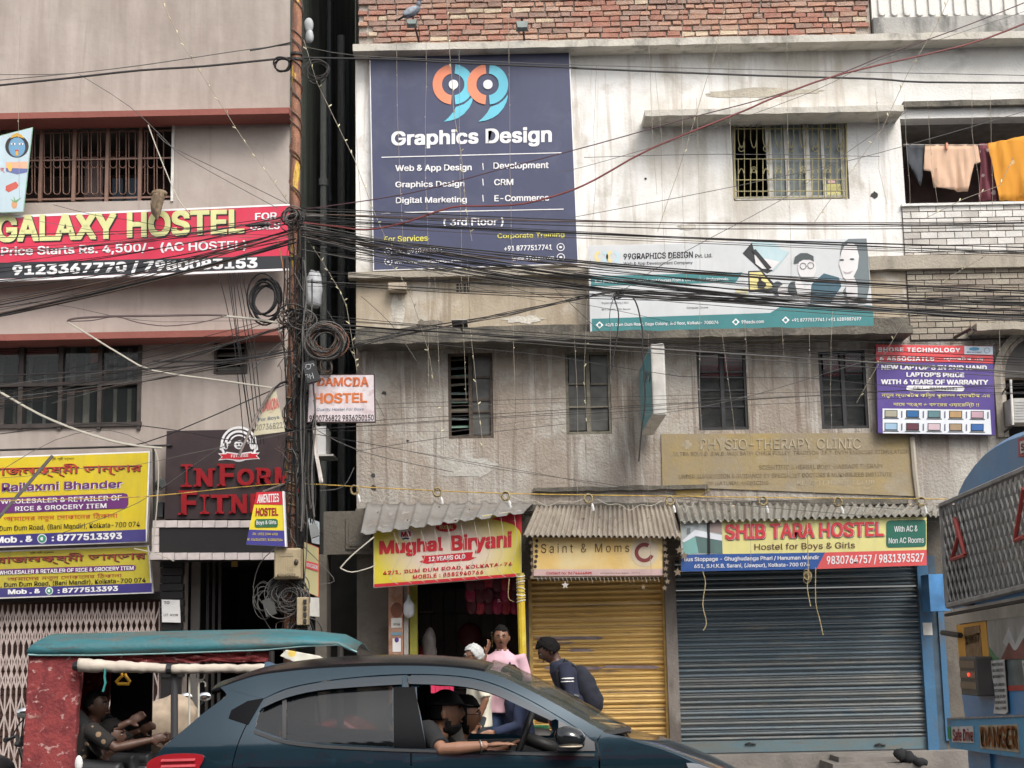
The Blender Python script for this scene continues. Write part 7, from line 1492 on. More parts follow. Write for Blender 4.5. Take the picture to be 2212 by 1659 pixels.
    for s in 'lr':
        e = j['sh'+s].lerp(j['el'+s], min(1, sleeve*2)) if sleeve < .5 else j['el'+s]
        pts = [j['sh'+s]+(j['chest']-j['sh'+s])*.35, j['sh'+s], j['sh'+s].lerp(e, .5), e]; rr = [.068*h, .068*h, .063*h, .060*h if sleeve < .5 else .053*h]
        if sleeve >= .5: pts += [j['el'+s].lerp(j['wr'+s], .5), j['wr'+s]]; rr += [.046*h, .038*h]
        mb.tube(pts, rr, 14)
    if hem is not None: c = j['pelvis']; loft(mb, [(c+U*.12*h, L*.17*h, F*.125*h), (c-U*hem*h, L*.185*h, F*.14*h)])
    vs_, fs = remesh(mb.v, mb.f, .010, 2)
    vs_ = [v+(td*.006+U*.003)*mnoise.noise(v*11)*1.6+td*.005*mnoise.noise(Vector((v.x*22, v.y*22, v.z*7))) for v in vs_]
    o = MB(); o.faces(vs_, fs); o.build('shirt', mats['shirt'], T, smooth=True)
    if collar:
        for s in (-1, 1): o = MB(); cc = j['neck']+U*.01*h; o.faces([cc+F*.058*h+tw*s*.004, cc+tw*s*.062*h-F*.0*h, cc+tw*s*.082*h-U*.045*h+F*.01, cc+F*.075*h+tw*s*.03*h-U*.075*h, cc+F*.07*h+tw*s*.004-U*.04*h], [(0, 1, 2, 3, 4)]); ob = o.build('collar', mats['shirt'], T); md = ob.modifiers.new('t', 'SOLIDIFY'); md.thickness = .006
    # trousers and shoes
    mb = MB(); loft(mb, [(j['waist'].lerp(j['pelvis'], .35), L*.160*h, F*.118*h), (j['pelvis'], L*.175*h, F*.125*h), (j['pelvis']-U*.09*h, L*.16*h, F*.12*h)])
    for s in 'lr': mb.tube([j['hi'+s]+U*.02, j['hi'+s].lerp(j['kn'+s], .15), j['kn'+s], j['kn'+s].lerp(j['an'+s], .4), j['an'+s]+U*.01], [.092*h, .094*h, .068*h, .066*h, .055*h], 14)
    vs_, fs = remesh(mb.v, mb.f, .012, 2); o = MB(); o.faces(vs_, fs); o.build('trousers', mats['trousers'], T, smooth=True)
    for s in 'lr':
        o = MB(); o.ell(j['an'+s]+F*.06*h-U*.035*h, .135*h, .048*h, .045*h, 14, 8, Matrix((F, L, U)).transposed()); o.build('shoe', mats.get('shoe', black), T, smooth=True)
    # face details
    for s in (-1, 1):
        ec = j['head']+(hF*.083+hL*s*.030+hU*.012)*h; MB().ell(ec, .010*h, .010*h, .006*h, 10, 8).build('eye', M('eye_white', (.26, .23, .21), .4), T, smooth=True)
        MB().ell(ec+hF*.008*h, .005*h, .005*h, .005*h, 8, 6).build('pupil', black, T)
        MB().tube([j['head']+(hF*.098+hL*s*.014+hU*.030)*h, j['head']+(hF*.096+hL*s*.030+hU*.035)*h, j['head']+(hF*.084+hL*s*.048+hU*.028)*h], [.003, .0045, .002], 6).build('eyebrow', mats['hair'], T)
    MB().ell(j['head']+(hF*.092-hU*.056)*h, .010*h, .022*h, .0065*h, 10, 6, Matrix((hF, hL, hU)).transposed()).build('mouth', M('lip_skin', (.16, .06, .045), .5), T, smooth=True)
    # hair
    hv, hf = headmesh(j['head'], hF, hL, hU, h)
    def shell(cond, off, rough, name, mat, seed=0):
        o = MB(); idx = {}; keep = []
        for f in hf:
            if all(cond(*loc(hv[i])) for i in f): keep.append(f)
        for f in keep:
            for i in f:
                if i not in idx: v = hv[i]; n_ = (v-j['head']).normalized(); idx[i] = len(o.v); o.v.append(v+n_*(off*h*(1+rough*mnoise.noise(v*38+Vector((seed, 0, 0)))+rough*.6*mnoise.noise(v*90))))
            o.f.append(tuple(idx[i] for i in f)); o.mi.append(0)
        if o.f: ob = o.build(name, mat, T, smooth=True); md = ob.modifiers.new('t', 'SOLIDIFY'); md.thickness = off*h*.9; md.offset = -1
    def loc(v): q = (v-j['head'])/h; return q.dot(hF), q.dot(hL), q.dot(hU)
    if hair == 'short': shell(lambda x, y, z: (z > .060+.02*mnoise.noise(Vector((y*60, z*40, 1))) and x > .04) or (z > -.035+max(0, x+.02)*1.4+.02*mnoise.noise(Vector((x*60, z*40, 1))) and x <= .04), .009, .5, 'hair', mats['hair'])
    if hair == 'thick': shell(lambda x, y, z: (z > .055 and x > .04) or (z > -.05+max(0, x+.02)*1.5 and x <= .04), .019, .6, 'hair', mats['hair'], 3)
    if hair == 'long': shell(lambda x, y, z: (z > .05 and x > .03) or (x <= .03 and z > -.10), .022, .4, 'hair', mats['hair'], 3)
    if hair == 'cap':
        shell(lambda x, y, z: z > .035, .018, .12, 'cap', mats['hair']); o = MB(); loft(o, [(j['head']+(hF*.09+hU*.045)*h, hL*.065*h, hU*.006), (j['head']+(hF*.165+hU*.035)*h, hL*.045*h, hU*.004)], 14); o.build('cap_peak', mats['hair'], T, smooth=True)
        shell(lambda x, y, z: x < .0 and -.05 < z <= .04, .008, .3, 'hair', M('black_hair', (.010, .009, .009), .8, spec=.08))
    if beard: shell(lambda x, y, z: x > -.012 and (z < -.060 or (x < .034 and z < .005-max(0, x)*1.2)), .013, .5, 'beard', beard, 5)
    if stache: MB().tube([j['head']+(hF*.088-hL*.026-hU*.050)*h, j['head']+(hF*.108-hU*.040)*h, j['head']+(hF*.088+hL*.026-hU*.050)*h], [.002, .006, .002], 6).build('moustache', mats['hair'], T)
    if glasses:
        for s in (-1, 1):
            o = MB(); c = j['head']+(hF*.104+hL*s*.032+hU*.010)*h; o.tube([c+(hL*.024*math.cos(a)+hU*.018*math.sin(a))*h for a in [2*PI*i/12 for i in range(13)]], .0025, 4); o.tube([c+hL*s*.024*h, j['head']+(hL*s*.082-hF*.01+hU*.012)*h], .0022, 4); o.build('spectacle_frame', black, T)
        MB().tube([j['head']+(hF*.108+hL*.008+hU*.014)*h, j['head']+(hF*.108-hL*.008+hU*.014)*h], .0022, 4).build('spectacle_bridge', black, T)
    return T, j, (hF, hL, hU)
skB = M('skin_brown', (.20, .095, .055), .5, var=.08, scale=20); skD = M('skin_dark', (.085, .042, .028), .5, var=.08, scale=20); skM = M('skin_tan', (.29, .15, .095), .5, var=.08, scale=20)
hb_ = M('black_hair', (.010, .009, .009), .8, spec=.08); hw_ = M('grey_white_hair', (.42, .42, .41), .8, var=.3, scale=60)
# man in pink polo on the phone (faces the camera, turned slightly left)
GZ = .13
def basept(u, Y, z=GZ): p = P(u, 1500, Y); return (p.x, Y, z)
yw = math.radians(-100)
Yp = 15.35
pk, jk, hk = human('person', 'man in a pink polo shirt holding a phone to his ear beside the yellow post', basept(1086, Yp, .13), yw,
      dict(head=(.02, 0, 1.60), elr=(.10, -.27, 1.17), wrr=(.10, -.15, 1.44), ell=(.0, .25, 1.13), wrl=(.02, .25, .90), shl=(0, .19, 1.39), shr=(.0, -.19, 1.40)),
      dict(skin=skB, shirt=M('pink_polo', (.60, .38, .44), .85, var=.05), trousers=M('blue_denim', (.03, .055, .12), .85, var=.2), hair=hb_), head=(.15, -.10), collar=True, stache=True, hem=.08, hands=((.9, (.15, .25, .9)), .4), handn=(None, None), h=.985)
ph = MB(); hc = jk['head']+(-hk[1]*.094+hk[2]*(-.02))
def phone(c, d, n_, name, label, l_=.075, w_=.036):
    d = d.normalized(); n_ = (n_-d*n_.dot(d)).normalized(); s = d.cross(n_); o = MB(); R = [c+d*a*l_+s*b_*w_+n_*e*.005 for a, b_, e in ((-1, -1, -1), (1, -1, -1), (1, 1, -1), (-1, 1, -1), (-1, -1, 1), (1, -1, 1), (1, 1, 1), (-1, 1, 1))]
    o.faces(R, [(0, 3, 2, 1), (4, 5, 6, 7), (0, 1, 5, 4), (1, 2, 6, 5), (2, 3, 7, 6), (3, 0, 4, 7)]); return single(name, o, M('phone_black', (.012, .012, .014), .2), label, 'phone', bevel=.003)
phone(hc, hk[2], hk[1], 'mobile_phone', 'mobile phone held at the ear of the man in pink')
MB().ell(jk['chest']+Vector((.075, -.135, .04)), .012, .004, .018, 8, 6).build('shirt_emblem', M('emblem_navy', (.03, .03, .07), .8), pk)
# white haired man, profile to the left
W2, j2, _ = human('person', 'white haired man with glasses in a cream shirt, seen from his left side', basept(1035, 15.1, .13), math.radians(188),
      dict(head=(.05, 0, 1.585), neck=(.015, 0, 1.46), ell=(-.04, .24, 1.12), wrl=(.05, .22, .90)), dict(skin=skB, shirt=M('cream_shirt', (.68, .64, .52), .85, var=.05), trousers=M('charcoal_trousers', (.035, .04, .045), .85, var=.2), hair=hw_), head=(0, -.12), hair='thick', glasses=True, collar=True, hem=.12, girth=1.15, h=.885)
# man walking with phone and backpack
Yw = 14.9
W3, j3, h3 = human('person', 'young man in a dark navy sweatshirt walking left and reading his phone', basept(1226, Yw, .13), math.radians(184),
      dict(pelvis=(-.05, 0, .90), waist=(-.03, 0, 1.02), chest=(.02, 0, 1.20), neck=(.10, 0, 1.35), head=(.17, 0, 1.44), shl=(.035, .18, 1.29), shr=(.05, -.18, 1.29), ell=(-.0, .23, 1.03), wrl=(.22, .15, 1.05), elr=(.04, -.22, 1.02), wrr=(.24, -.08, 1.06),
           knl=(.12, .10, .50), anl=(.02, .10, .08), knr=(-.02, -.10, .49), anr=(-.22, -.10, .12)),
      dict(skin=skD, shirt=M('navy_sweatshirt', (.018, .022, .045), .9, var=.2), trousers=M('black_trousers', (.02, .02, .025), .9), hair=hb_), head=(0, -.55), hair='thick', sleeve=.9, hem=.06, hands=(.5, .6), handn=((0, 0, -1), (0, 0, -1)))
phone(j3['wrl'].lerp(j3['wrr'], .5)+Vector((-.14, 0, .04)), Vector((-.7, 0, .7)), Vector((.7, 0, .7)), 'mobile_phone', 'mobile phone in the hand of the young man in navy')
MB().box(j3['chest'].x-.20, j3['chest'].x+.02, Yw-.205, Yw-.19, 1.26, 1.275) if False else None
for dz_ in (0, .028):
    c = j3['ell'].lerp(j3['shl'], .55); MB().tube([c+Vector((.058*math.cos(a), .058*math.sin(a)-.005, dz_-.02)) for a in [PI*.75+PI*1.3*i/14 for i in range(15)]], .0075, 4).build('sleeve_stripe', white, W3)
bp_ = thing('backpack', 'dark backpack worn by the young man in navy', 'backpack', j3['chest']+Vector((.25, 0, -.4)))
mb = MB(); cc = j3['chest']+Vector((.20, 0, -.14)); mb.ell(cc, .115, .15, .25, 18, 14, Matrix.Rotation(-.30, 3, 'Y')); mb.ell(cc+Vector((.08, 0, -.10)), .08, .11, .13, 14, 10)
vs_, fs = remesh(mb.v, mb.f, .015, 4); o = MB(); o.faces([v+Vector((1, 0, 0))*.014*mnoise.noise(v*14) for v in vs_], fs); o.build('bag', M('backpack_cloth', (.012, .014, .024), .9, var=.35, scale=16), bp_, smooth=True)
MB().tube([j3['shl']+Vector((.10, -.0, .0)), j3['shl']+Vector((.0, -.03, .065)), j3['shl']+Vector((-.075, -.01, -.06)), j3['shl']+Vector((-.05, -.0, -.22)), j3['shl']+Vector((.12, 0, -.28))], .016, 6).build('strap', black, bp_)
# seated person on a motorcycle bench
S4, j4, _ = human('person', 'seated person in an orange scarf and dark clothes below the man in pink', basept(1108, 15.2, .06), math.radians(200),
      dict(pelvis=(-.1, 0, .62), waist=(-.09, 0, .74), chest=(-.05, 0, .96), neck=(-.01, 0, 1.13), head=(.02, 0, 1.25), shl=(-.03, .18, 1.06), shr=(-.03, -.18, 1.06), ell=(.04, .22, .82), wrl=(.26, .18, .76), elr=(.04, -.22, .82), wrr=(.26, -.18, .76),
           hil=(-.05, .09, .6), hir=(-.05, -.09, .6), knl=(.38, .13, .62), knr=(.38, -.13, .62), anl=(.40, .13, .22), anr=(.40, -.13, .22)),
      dict(skin=skM, shirt=M('navy_jacket', (.02, .03, .07), .9, var=.3), trousers=M('dark_olive_trousers', (.045, .045, .035), .9, var=.3), hair=hb_), hair='thick', sleeve=.9)
sc = MB(); n4 = j4['head']-Vector((0, 0, .10))
for k in range(3): sc.tube([n4+Vector((.075*math.cos(a), .075*math.sin(a), .016*k+.012*math.sin(a*2+k))) for a in [2*PI*i/16 for i in range(17)]], .024, 8)
single('scarf', sc, patterned('orange_scarf_pattern', (.55, .24, .06), (.6, .5, .35), 30, .3), 'orange patterned scarf round the neck of the seated person', 'scarf')
stl = thing('stool', 'low dark bench under the seated person', 'bench', basept(1112, 15.2, .13))
b0 = Vector(basept(1112, 15.2, .13)); MB().box(b0.x-.3, b0.x+.35, 15.0, 15.4, .50, .55).build('seat', irondark, stl)
for sx in (-.27, .3):
    for sy in (15.03, 15.35): MB().box(b0.x+sx, b0.x+sx+.04, sy, sy+.04, .13, .50).build('leg', irondark, stl)
gb_ = thing('plastic_bin', 'green plastic bin beside the yellow post behind the car', 'bin', P(1150, 1600, 17.3)); pb_ = P(1146, 1612, 17.3)
o = MB(); o.tube([Vector((pb_.x, 17.3, .13)), Vector((pb_.x, 17.3, .70)), Vector((pb_.x, 17.3, .72)), Vector((pb_.x, 17.3, .76))], [.15, .19, .21, .21], 16); o.build('bucket', M('green_plastic', (.02, .14, .06), .5), gb_)
def moto(label, x, y, z, yaw, body, mirrors, seat=True):
    """small motorcycle built along local +x"""
    T = thing('motorcycle', label, 'motorcycle', (x, y, z)); c, s = math.cos(yaw), math.sin(yaw)
    def q(a, b_, h_): return Vector((x+a*c-b_*s, y+a*s+b_*c, z+h_))
    tyre = M('tyre', (.015, .015, .015), .8); chrome = M('chrome', (.6, .6, .6), .15, 1.0, var=0)
    for a in (-.62, .62):
        o = MB(); o.tube([q(a+.28*math.cos(t), 0, .29+.28*math.sin(t)) for t in [2*PI*i/20 for i in range(21)]], .045, 8); o.build('tyre', tyre, T); o = MB(); o.tube([q(a, -.04, .29), q(a, .04, .29)], .06, 10); o.build('hub', chrome, T)
        for k in range(8): MB().tube([q(a, 0, .29), q(a+.26*math.cos(k*PI/4), 0, .29+.26*math.sin(k*PI/4))], .006, 4).build('spoke', chrome, T)
    o = MB(); o.ell(q(.12, 0, .80), .26, .13, .13, 14, 10, Matrix.Rotation(yaw, 3, 'Z')); o.build('tank', body, T, smooth=True)
    o = MB(); o.ell(q(-.38, 0, .80), .40, .13, .07, 14, 8, Matrix.Rotation(yaw, 3, 'Z')); o.build('seat', black, T, smooth=True)
    o = MB(); o.ell(q(-.02, 0, .45), .24, .12, .18, 12, 8, Matrix.Rotation(yaw, 3, 'Z')); o.build('engine', irondark, T, smooth=True)
    for b_ in (-.08, .08): MB().tube([q(.62, b_, .29), q(.42, b_, .95)], .02, 8).build('fork', chrome, T)
    MB().tube([q(.36, -.36, 1.0), q(.40, -.15, 1.04), q(.42, 0, .98), q(.40, .15, 1.04), q(.36, .36, 1.0)], .014, 6).build('handlebar', black, T)
    for b_ in (-.34, .34): MB().tube([q(.34, b_, 1.0), q(.36, b_*1.25, 1.0)], .022, 8).build('grip', black, T)
    o = MB(); o.ell(q(.52, 0, .88), .08, .10, .10, 12, 8); o.build('headlight', M('lamp_glass', (.5, .5, .5), .1), T, smooth=True)
    for b_, (du, dz_) in zip((-.26, .26), mirrors):
        m0 = q(.38, b_, 1.03); m1 = m0+Vector((du, 0, dz_)); MB().tube([m0, m0.lerp(m1, .5)+Vector((0, 0, .02)), m1], .006, 5).build('mirror_stem', black, T)
        MB().ell(m1+Vector((0, -.0, .03)), .062, .022, .042, 14, 8).build('mirror', M('mirror_glass', (.85, .87, .88), .08, 1.0, var=0), T, smooth=True)
    o = MB(); o.ell(q(.62, 0, .60), .30, .07, .05, 12, 6, Matrix.Rotation(yaw, 3, 'Z')); o.build('mudguard', body, T, smooth=True)
    return T
pm = P(1195, 1620, 16.0); moto('motorcycle parked in front of the yellow shutter, seen through the car', pm.x-.1, 16.8, .13, math.radians(10), black, ((-.02, .02), (.02, .02)))
pm = P(338, 1560, 14.2); moto('motorcycle parked behind the battery rickshaw, with a round mirror', pm.x-.05, 14.4, .0, math.radians(20), M('maroon_tank', (.08, .02, .02), .3), ((-.15, .16), (.1, .15)))
pm = P(25, 1560, 12.0); moto('scooter at the lower left edge with an oval mirror', pm.x-.45, 12.3, -.05, math.radians(25), M('scooter_black', (.02, .02, .022), .3), ((.02, .17), (.1, .15)))
sk_ = MB(); p = P(352, 1572, 13.9); sk_.ell(p, .30, .2, .24, 16, 12); sk_.ell(p+Vector((.12, 0, .08)), .2, .16, .2, 12, 10); sk_.ell(p+Vector((-.2, 0, -.1)), .18, .14, .16, 12, 10)
vs_, fs = remesh(sk_.v, sk_.f, .02, 3); o = MB(); o.faces([v+Vector((0, 0, 1))*.03*mnoise.noise(v*8)+Vector((1, 0, 0))*.02*mnoise.noise(v*16) for v in vs_], fs); single('sack', o, M('beige_sack', (.33, .26, .19), .9, var=.2, scale=9), 'beige cloth sack tied on the motorcycle behind the rickshaw', 'sack', smooth=True)
# ================================================================ CAR
YC = 9.92
def yh(x, z):
    y = .84
    if z > 1.0: y = .84-.16*(z-1.0)-.65*(z-1.0)**2
    elif z > .86: y = .84+.012*math.sin((z-.86)/.14*PI)
    if z < .5: y = .84-.35*(.5-z)**2
    if x > 1.0: y *= 1-.20*((x-1.0)/.8)**2
    if x < -1.5: y *= 1-.13*((x+1.5)/.65)**2
    return y
def cp(u, v):       # a point of the near side, as (x, z)
    Y = YC-.84
    for _ in range(6): p = P(u, v, Y); Y = YC-yh(p.x, p.z)
    return (p.x, p.z)
def cr(pts, n_=4):   # smooth an open run of points
    out = []
    for i in range(len(pts)-1):
        p0, p1, p2, p3 = [Vector(pts[min(max(k, 0), len(pts)-1)]) for k in (i-1, i, i+1, i+2)]
        for k in range(n_): t = k/n_; out.append(tuple(.5*((2*p1)+(p2-p0)*t+(2*p0-5*p1+4*p2-p3)*t*t+(3*p1-p0-3*p2+p3)*t*t*t)))
    out.append(tuple(pts[-1])); return out
def C_(pts, n_=4): return cr([cp(*p) for p in pts], n_)
paint = M('dark_blue_paint', (.009, .031, .048), .22, .45, var=0, coat=1.0); gblack = M('gloss_black', (.004, .004, .005), .22, var=0, spec=.12); mblack = M('matt_black_trim', (.02, .02, .022), .5, var=0)
tint = M('tinted_glass', (.006, .008, .009), .02, var=0, spec=1.0, alpha=.42); clearg = M('windscreen_glass', (.10, .11, .09), .03, var=0, spec=.8, alpha=.28); chrome = M('chrome', (.6, .6, .6), .15, 1.0, var=0)
CAR = thing('parked_car', 'dark blue hatchback with its driver\'s arm resting on the open front window', 'car', (-.2, YC, 0))
def panel(name, outer, holes, mat, off=0.0, thick=.012, both=True, dx=.07, par=None):
    bm = bmesh.new(); es = []
    for lp in [outer]+holes:
        vs_ = [bm.verts.new((x, 0, z)) for x, z in lp]
        for i in range(len(vs_)): es.append(bm.edges.new((vs_[i], vs_[(i+1) % len(vs_)])))
    bmesh.ops.triangle_fill(bm, use_beauty=True, use_dissolve=False, edges=es, normal=(0, -1, 0))
    xs = [v.co.x for v in bm.verts]; zs_ = [v.co.z for v in bm.verts]
    def cut(ax, lo, hi, st):
        k = math.floor(lo/st)*st+st
        while k < hi:
            co = [0, 0, 0]; no = [0, 0, 0]; co[ax] = k+1e-4; no[ax] = 1; bmesh.ops.bisect_plane(bm, geom=bm.verts[:]+bm.edges[:]+bm.faces[:], plane_co=co, plane_no=no, dist=1e-5); k += st
    cut(0, min(xs), max(xs), dx); cut(2, min(zs_), max(zs_), .05)
    me0 = [v.co.copy() for v in bm.verts]; bm.verts.index_update(); bm.normal_update(); fc = [tuple(v.index for v in (f.verts if f.normal.y < 0 else f.verts[::-1])) for f in bm.faces]; bm.free()
    def nrm(x, z, s):
        e = .004; n_ = Vector((-(yh(x+e, z)-yh(x-e, z))/(2*e), 1, -(yh(x, z+e)-yh(x, z-e))/(2*e))).normalized(); return Vector((n_.x, n_.y*s, n_.z))
    ec = {}
    for f in fc:
        for i in range(len(f)): a, b_ = f[i], f[(i+1) % len(f)]; ec.setdefault((min(a, b_), max(a, b_)), []).append((a, b_))
    rim = [e[0] for e in ec.values() if len(e) == 1]
    for s in ((-1, 1) if both else (-1,)):
        base = wloc(par or CAR); N_ = len(me0); V = []; NR = []
        for q_ in (off, off-thick):
            for v in me0: V.append(Vector((v.x, YC+s*(yh(v.x, v.z)+q_), v.z))-base); n_ = nrm(v.x, v.z, s); NR.append(n_ if q_ == off else -n_)
        F_ = [f if s < 0 else f[::-1] for f in fc]+[tuple(i+N_ for i in (f[::-1] if s < 0 else f)) for f in fc]
        for a, b_ in rim:
            k = len(V); V += [V[a].copy(), V[b_].copy(), V[b_+N_].copy(), V[a+N_].copy()]; d_ = V[b_]-V[a]; n_ = d_.cross(Vector((0, 1, 0))); n_ = n_.normalized() if n_.length > 1e-9 else Vector((0, 0, 1)); NR += [n_]*4; F_.append((k, k+1, k+2, k+3))
        me = bpy.data.meshes.new(name); me.from_pydata([tuple(v) for v in V], [], F_); me.polygons.foreach_set('use_smooth', [True]*len(me.polygons)); me.normals_split_custom_set_from_vertices([tuple(n_) for n_ in NR])
        ob = link(name, me, mat, par or CAR)
    return ob
railT = C_([(476, 1485), (549, 1461), (620, 1450.5), (690, 1444), (770, 1440), (850, 1438), (930, 1439), (1000, 1444), (1045, 1451), (1085, 1463), (1150, 1494), (1208, 1525), (1260, 1555), (1304, 1580)])
railB = C_([(569, 1509), (619, 1487), (690, 1472), (784, 1461), (869, 1456), (949, 1457), (1020, 1464), (1081, 1482), (1147, 1513), (1208, 1548), (1255, 1578), (1286, 1602)])
# roof rail and A pillar (body colour)
panel('roof_rail', railT+railB[::-1], [], paint)
arch = lambda cx, r, a0, a1, n_=14: [(cx+r*math.cos(math.radians(a0+(a1-a0)*i/n_)), .31+r*math.sin(math.radians(a0+(a1-a0)*i/n_))) for i in range(n_+1)]
rdoor_rear = C_([(566, 1511), (548, 1538), (531, 1566), (512, 1610), (500, 1655)], 3)+[(-1.60, .78), (-1.42, .70), (-1.22, .60), (-1.12, .45), (-1.08, .26)]
hatchE = C_([(478, 1487), (489, 1500), (478, 1512), (440, 1540), (400, 1574), (355, 1612), (328, 1642)], 3)+[(-2.14, .92), (-2.17, .6), (-2.12, .32)]
ra = arch(-1.50, .36, 170, 20)
panel('quarter_panel', [railT[0]]+[(569-.0, 0)] and ([railT[0]]+C_([(520, 1497), (568, 1509)], 1)+rdoor_rear+[(-1.13, .26)]+[p for p in ra[::-1] if p[0] > -9]+hatchE[::-1]), [], paint)
rwin = C_([(551, 1574), (556, 1550), (568, 1528), (610, 1511), (670, 1498), (756, 1487), (848, 1482)], 3)+C_([(850, 1614), (740, 1608), (650, 1603), (619, 1598), (590, 1588), (565, 1579)], 3)
bsplit_t, bsplit_b = cp(883, 1457), (cp(886, 1655)[0], .26)
rdoor = [(p[0]+.006, p[1]) for p in rdoor_rear[::-1]]+C_([(572, 1509), (619, 1489), (690, 1474), (784, 1463), (880, 1458)], 2)+[cp(884, 1540), cp(886, 1640), bsplit_b]
panel('rear_door', rdoor, [rwin], paint)
fwin = C_([(921, 1616.5), (910, 1550), (899.7, 1484.6), (949, 1482), (996, 1485), (1057, 1498), (1114, 1520), (1161, 1536), (1206, 1556)], 2)+C_([(1206, 1600), (1200, 1624), (1060, 1620)], 2)
fdoor = C_([(888, 1458), (949, 1459), (1020, 1466), (1081, 1484), (1147, 1515), (1208, 1550), (1255, 1580), (1286, 1604), (1292, 1628)], 2)+[(cp(1293, 1655)[0], .80), (.56, .60), (.56, .27), (bsplit_b[0]+.008, .26), cp(890, 1640), cp(888, 1540)]
panel('front_door', fdoor, [fwin], paint)
fendT = C_([(1302, 1581), (1340, 1592), (1373, 1602), (1440, 1622), (1484, 1640), (1540, 1668), (1580, 1698)], 3)
fa = arch(.97, .36, 15, 165)
panel('front_fender', [cp(1291, 1602), cp(1296, 1628), (cp(1297, 1655)[0], .80), (.567, .60), (.567, .27)]+fa[::-1]+[(1.60, .30), (1.66, .55)]+fendT[::-1], [], paint)
panel('sill', [(-1.12, .17), (.60, .17), (.60, .25), (-1.12, .25)], [], mblack, -.02)
# black frames: window surrounds, B pillar, visors
def inset(l_, d):
    cx = sum(p[0] for p in l_)/len(l_); cz = sum(p[1] for p in l_)/len(l_); out = []
    for x, z in l_:
        v = Vector((x-cx, z-cz)); out.append((x-v.x/abs(v.length)*d if v.length else x, z-v.y/abs(v.length)*d))
    return out
bp = C_([(850, 1484), (896, 1484)], 1)+C_([(921, 1616), (851, 1614)], 1); panel('pillar_trim', bp, [], gblack, .004)
panel('division_bar', C_([(610, 1512), (619, 1510)], 1)+C_([(619, 1597), (611, 1594)], 1), [], mblack, .004)
vis1 = C_([(572, 1512), (619, 1491), (690, 1475.5), (784, 1465), (869, 1460)], 3)+C_([(869, 1478), (784, 1483), (690, 1491), (619, 1507), (566, 1530)], 3)
vis2 = C_([(880, 1460), (949, 1461), (1015, 1468), (1076, 1486), (1142, 1517), (1203, 1552)], 3)+C_([(1190, 1556), (1130, 1528), (1066, 1499), (1008, 1484), (949, 1479), (884, 1477)], 3)
visor = M('smoky_visor', (.035, .045, .055), .12, .3, var=0, coat=.6); panel('window_visor', vis1, [], visor, .022, .004); panel('window_visor', vis2, [], visor, .022, .004)
panel('belt_trim', C_([(549, 1577), (575, 1586), (619, 1600), (700, 1609), (850, 1617), (960, 1620), (1100, 1624), (1284, 1628)], 2)+C_([(1284, 1634), (1100, 1630), (960, 1626), (850, 1623), (700, 1616), (619, 1607), (570, 1592), (549, 1584)], 2), [], mblack, .006)
panel('mirror_sail', C_([(1207, 1556), (1240, 1574), (1284, 1603), (1286, 1622), (1204, 1622)], 1), [], M('grey_sail', (.10, .10, .105), .35, var=.1), .005)
panel('quarter_trim', C_([(569, 1508), (560, 1524), (536, 1565), (494, 1551), (500, 1534), (535, 1514)], 1), [], gblack, .006)
panel('door_shadow_line', C_([(500, 1622), (540, 1588), (560, 1592), (640, 1620), (660, 1630), (600, 1626)], 1), [], mblack, .001) if False else None
# body crease highlight: a soft swage as a thin raised strip
panel('door_moulding', C_([(540, 1650), (700, 1652), (900, 1654), (1100, 1652), (1280, 1650)], 2)+C_([(1280, 1656), (1100, 1660), (900, 1662), (700, 1660), (540, 1657)], 2), [], paint, .010, .012)
# glass
panel('side_glass', inset(rwin, -.01), [], tint, -.012, .004)
far = MB(); 
def patch(name, E, bulge, mat, crown, n_=14, par=None, thick=.0, lift=lambda t: 0):
    """surface across the car: E edge points (x,z); bulge(t) forward push and crown(t) rise at the centre line"""
    o = MB(); g = []
    m_ = len(E)
    for i, (x, z) in enumerate(E):
        t = i/(m_-1); h_ = yh(x, z)
        for k in range(n_+1):
            s = -1+2*k/n_; c = 1-abs(s)**2.4; g.append((x+bulge(t)*c, YC+s*h_, z+crown(t)*c))
    o.v = g
    for i in range(m_-1):
        for k in range(n_): a = i*(n_+1)+k; o.f.append((a, a+1, a+n_+2, a+n_+1)); o.mi.append(0)
    ob = o.build(name, mat, par or CAR, smooth=True)
    if thick: md = ob.modifiers.new('t', 'SOLIDIFY'); md.thickness = thick
    return ob
iR = 8*4   # where the roof ends and the windscreen starts
patch('roof', railT[:iR+1], lambda t: -.02*(1-t)+.05*t, gblack, lambda t: .045+.02*math.sin(PI*t), thick=.02)
ws = railT[iR:]
patch('windscreen', ws, lambda t: .05+.13*t, clearg, lambda t: .065*(1-t)+.0*t, thick=.004)
patch('cowl', [railT[-1], (railT[-1][0]+.03, railT[-1][1]-.02)], lambda t: .18, mblack, lambda t: 0)
hoodE = fendT; hcen = [(1349, 1588), (1400, 1590), (1444, 1597), (1524, 1627), (1585, 1656), (1630, 1688), (1660, 1720)]
hc3 = cr([(P(u, v, YC).x, P(u, v, YC).z) for u, v in hcen], 3); m_ = len(hoodE); o = MB(); n_ = 16; g = []
for i, (x, z) in enumerate(hoodE):
    h_ = yh(x, z); cx, cz = hc3[min(i, len(hc3)-1)]
    for k in range(n_+1): s = -1+2*k/n_; c = 1-abs(s)**2.6; g.append((x+(cx-x)*c, YC+s*h_, z+(cz-z)*c))
o.v = g
for i in range(m_-1):
    for k in range(n_): a = i*(n_+1)+k; o.f.append((a, a+1, a+n_+2, a+n_+1)); o.mi.append(0)
hood = o.build('bonnet', paint, CAR, smooth=True); md = hood.modifiers.new('t', 'SOLIDIFY'); md.thickness = .01
e0 = hoodE[-1]; c0 = hc3[min(m_-1, len(hc3)-1)]
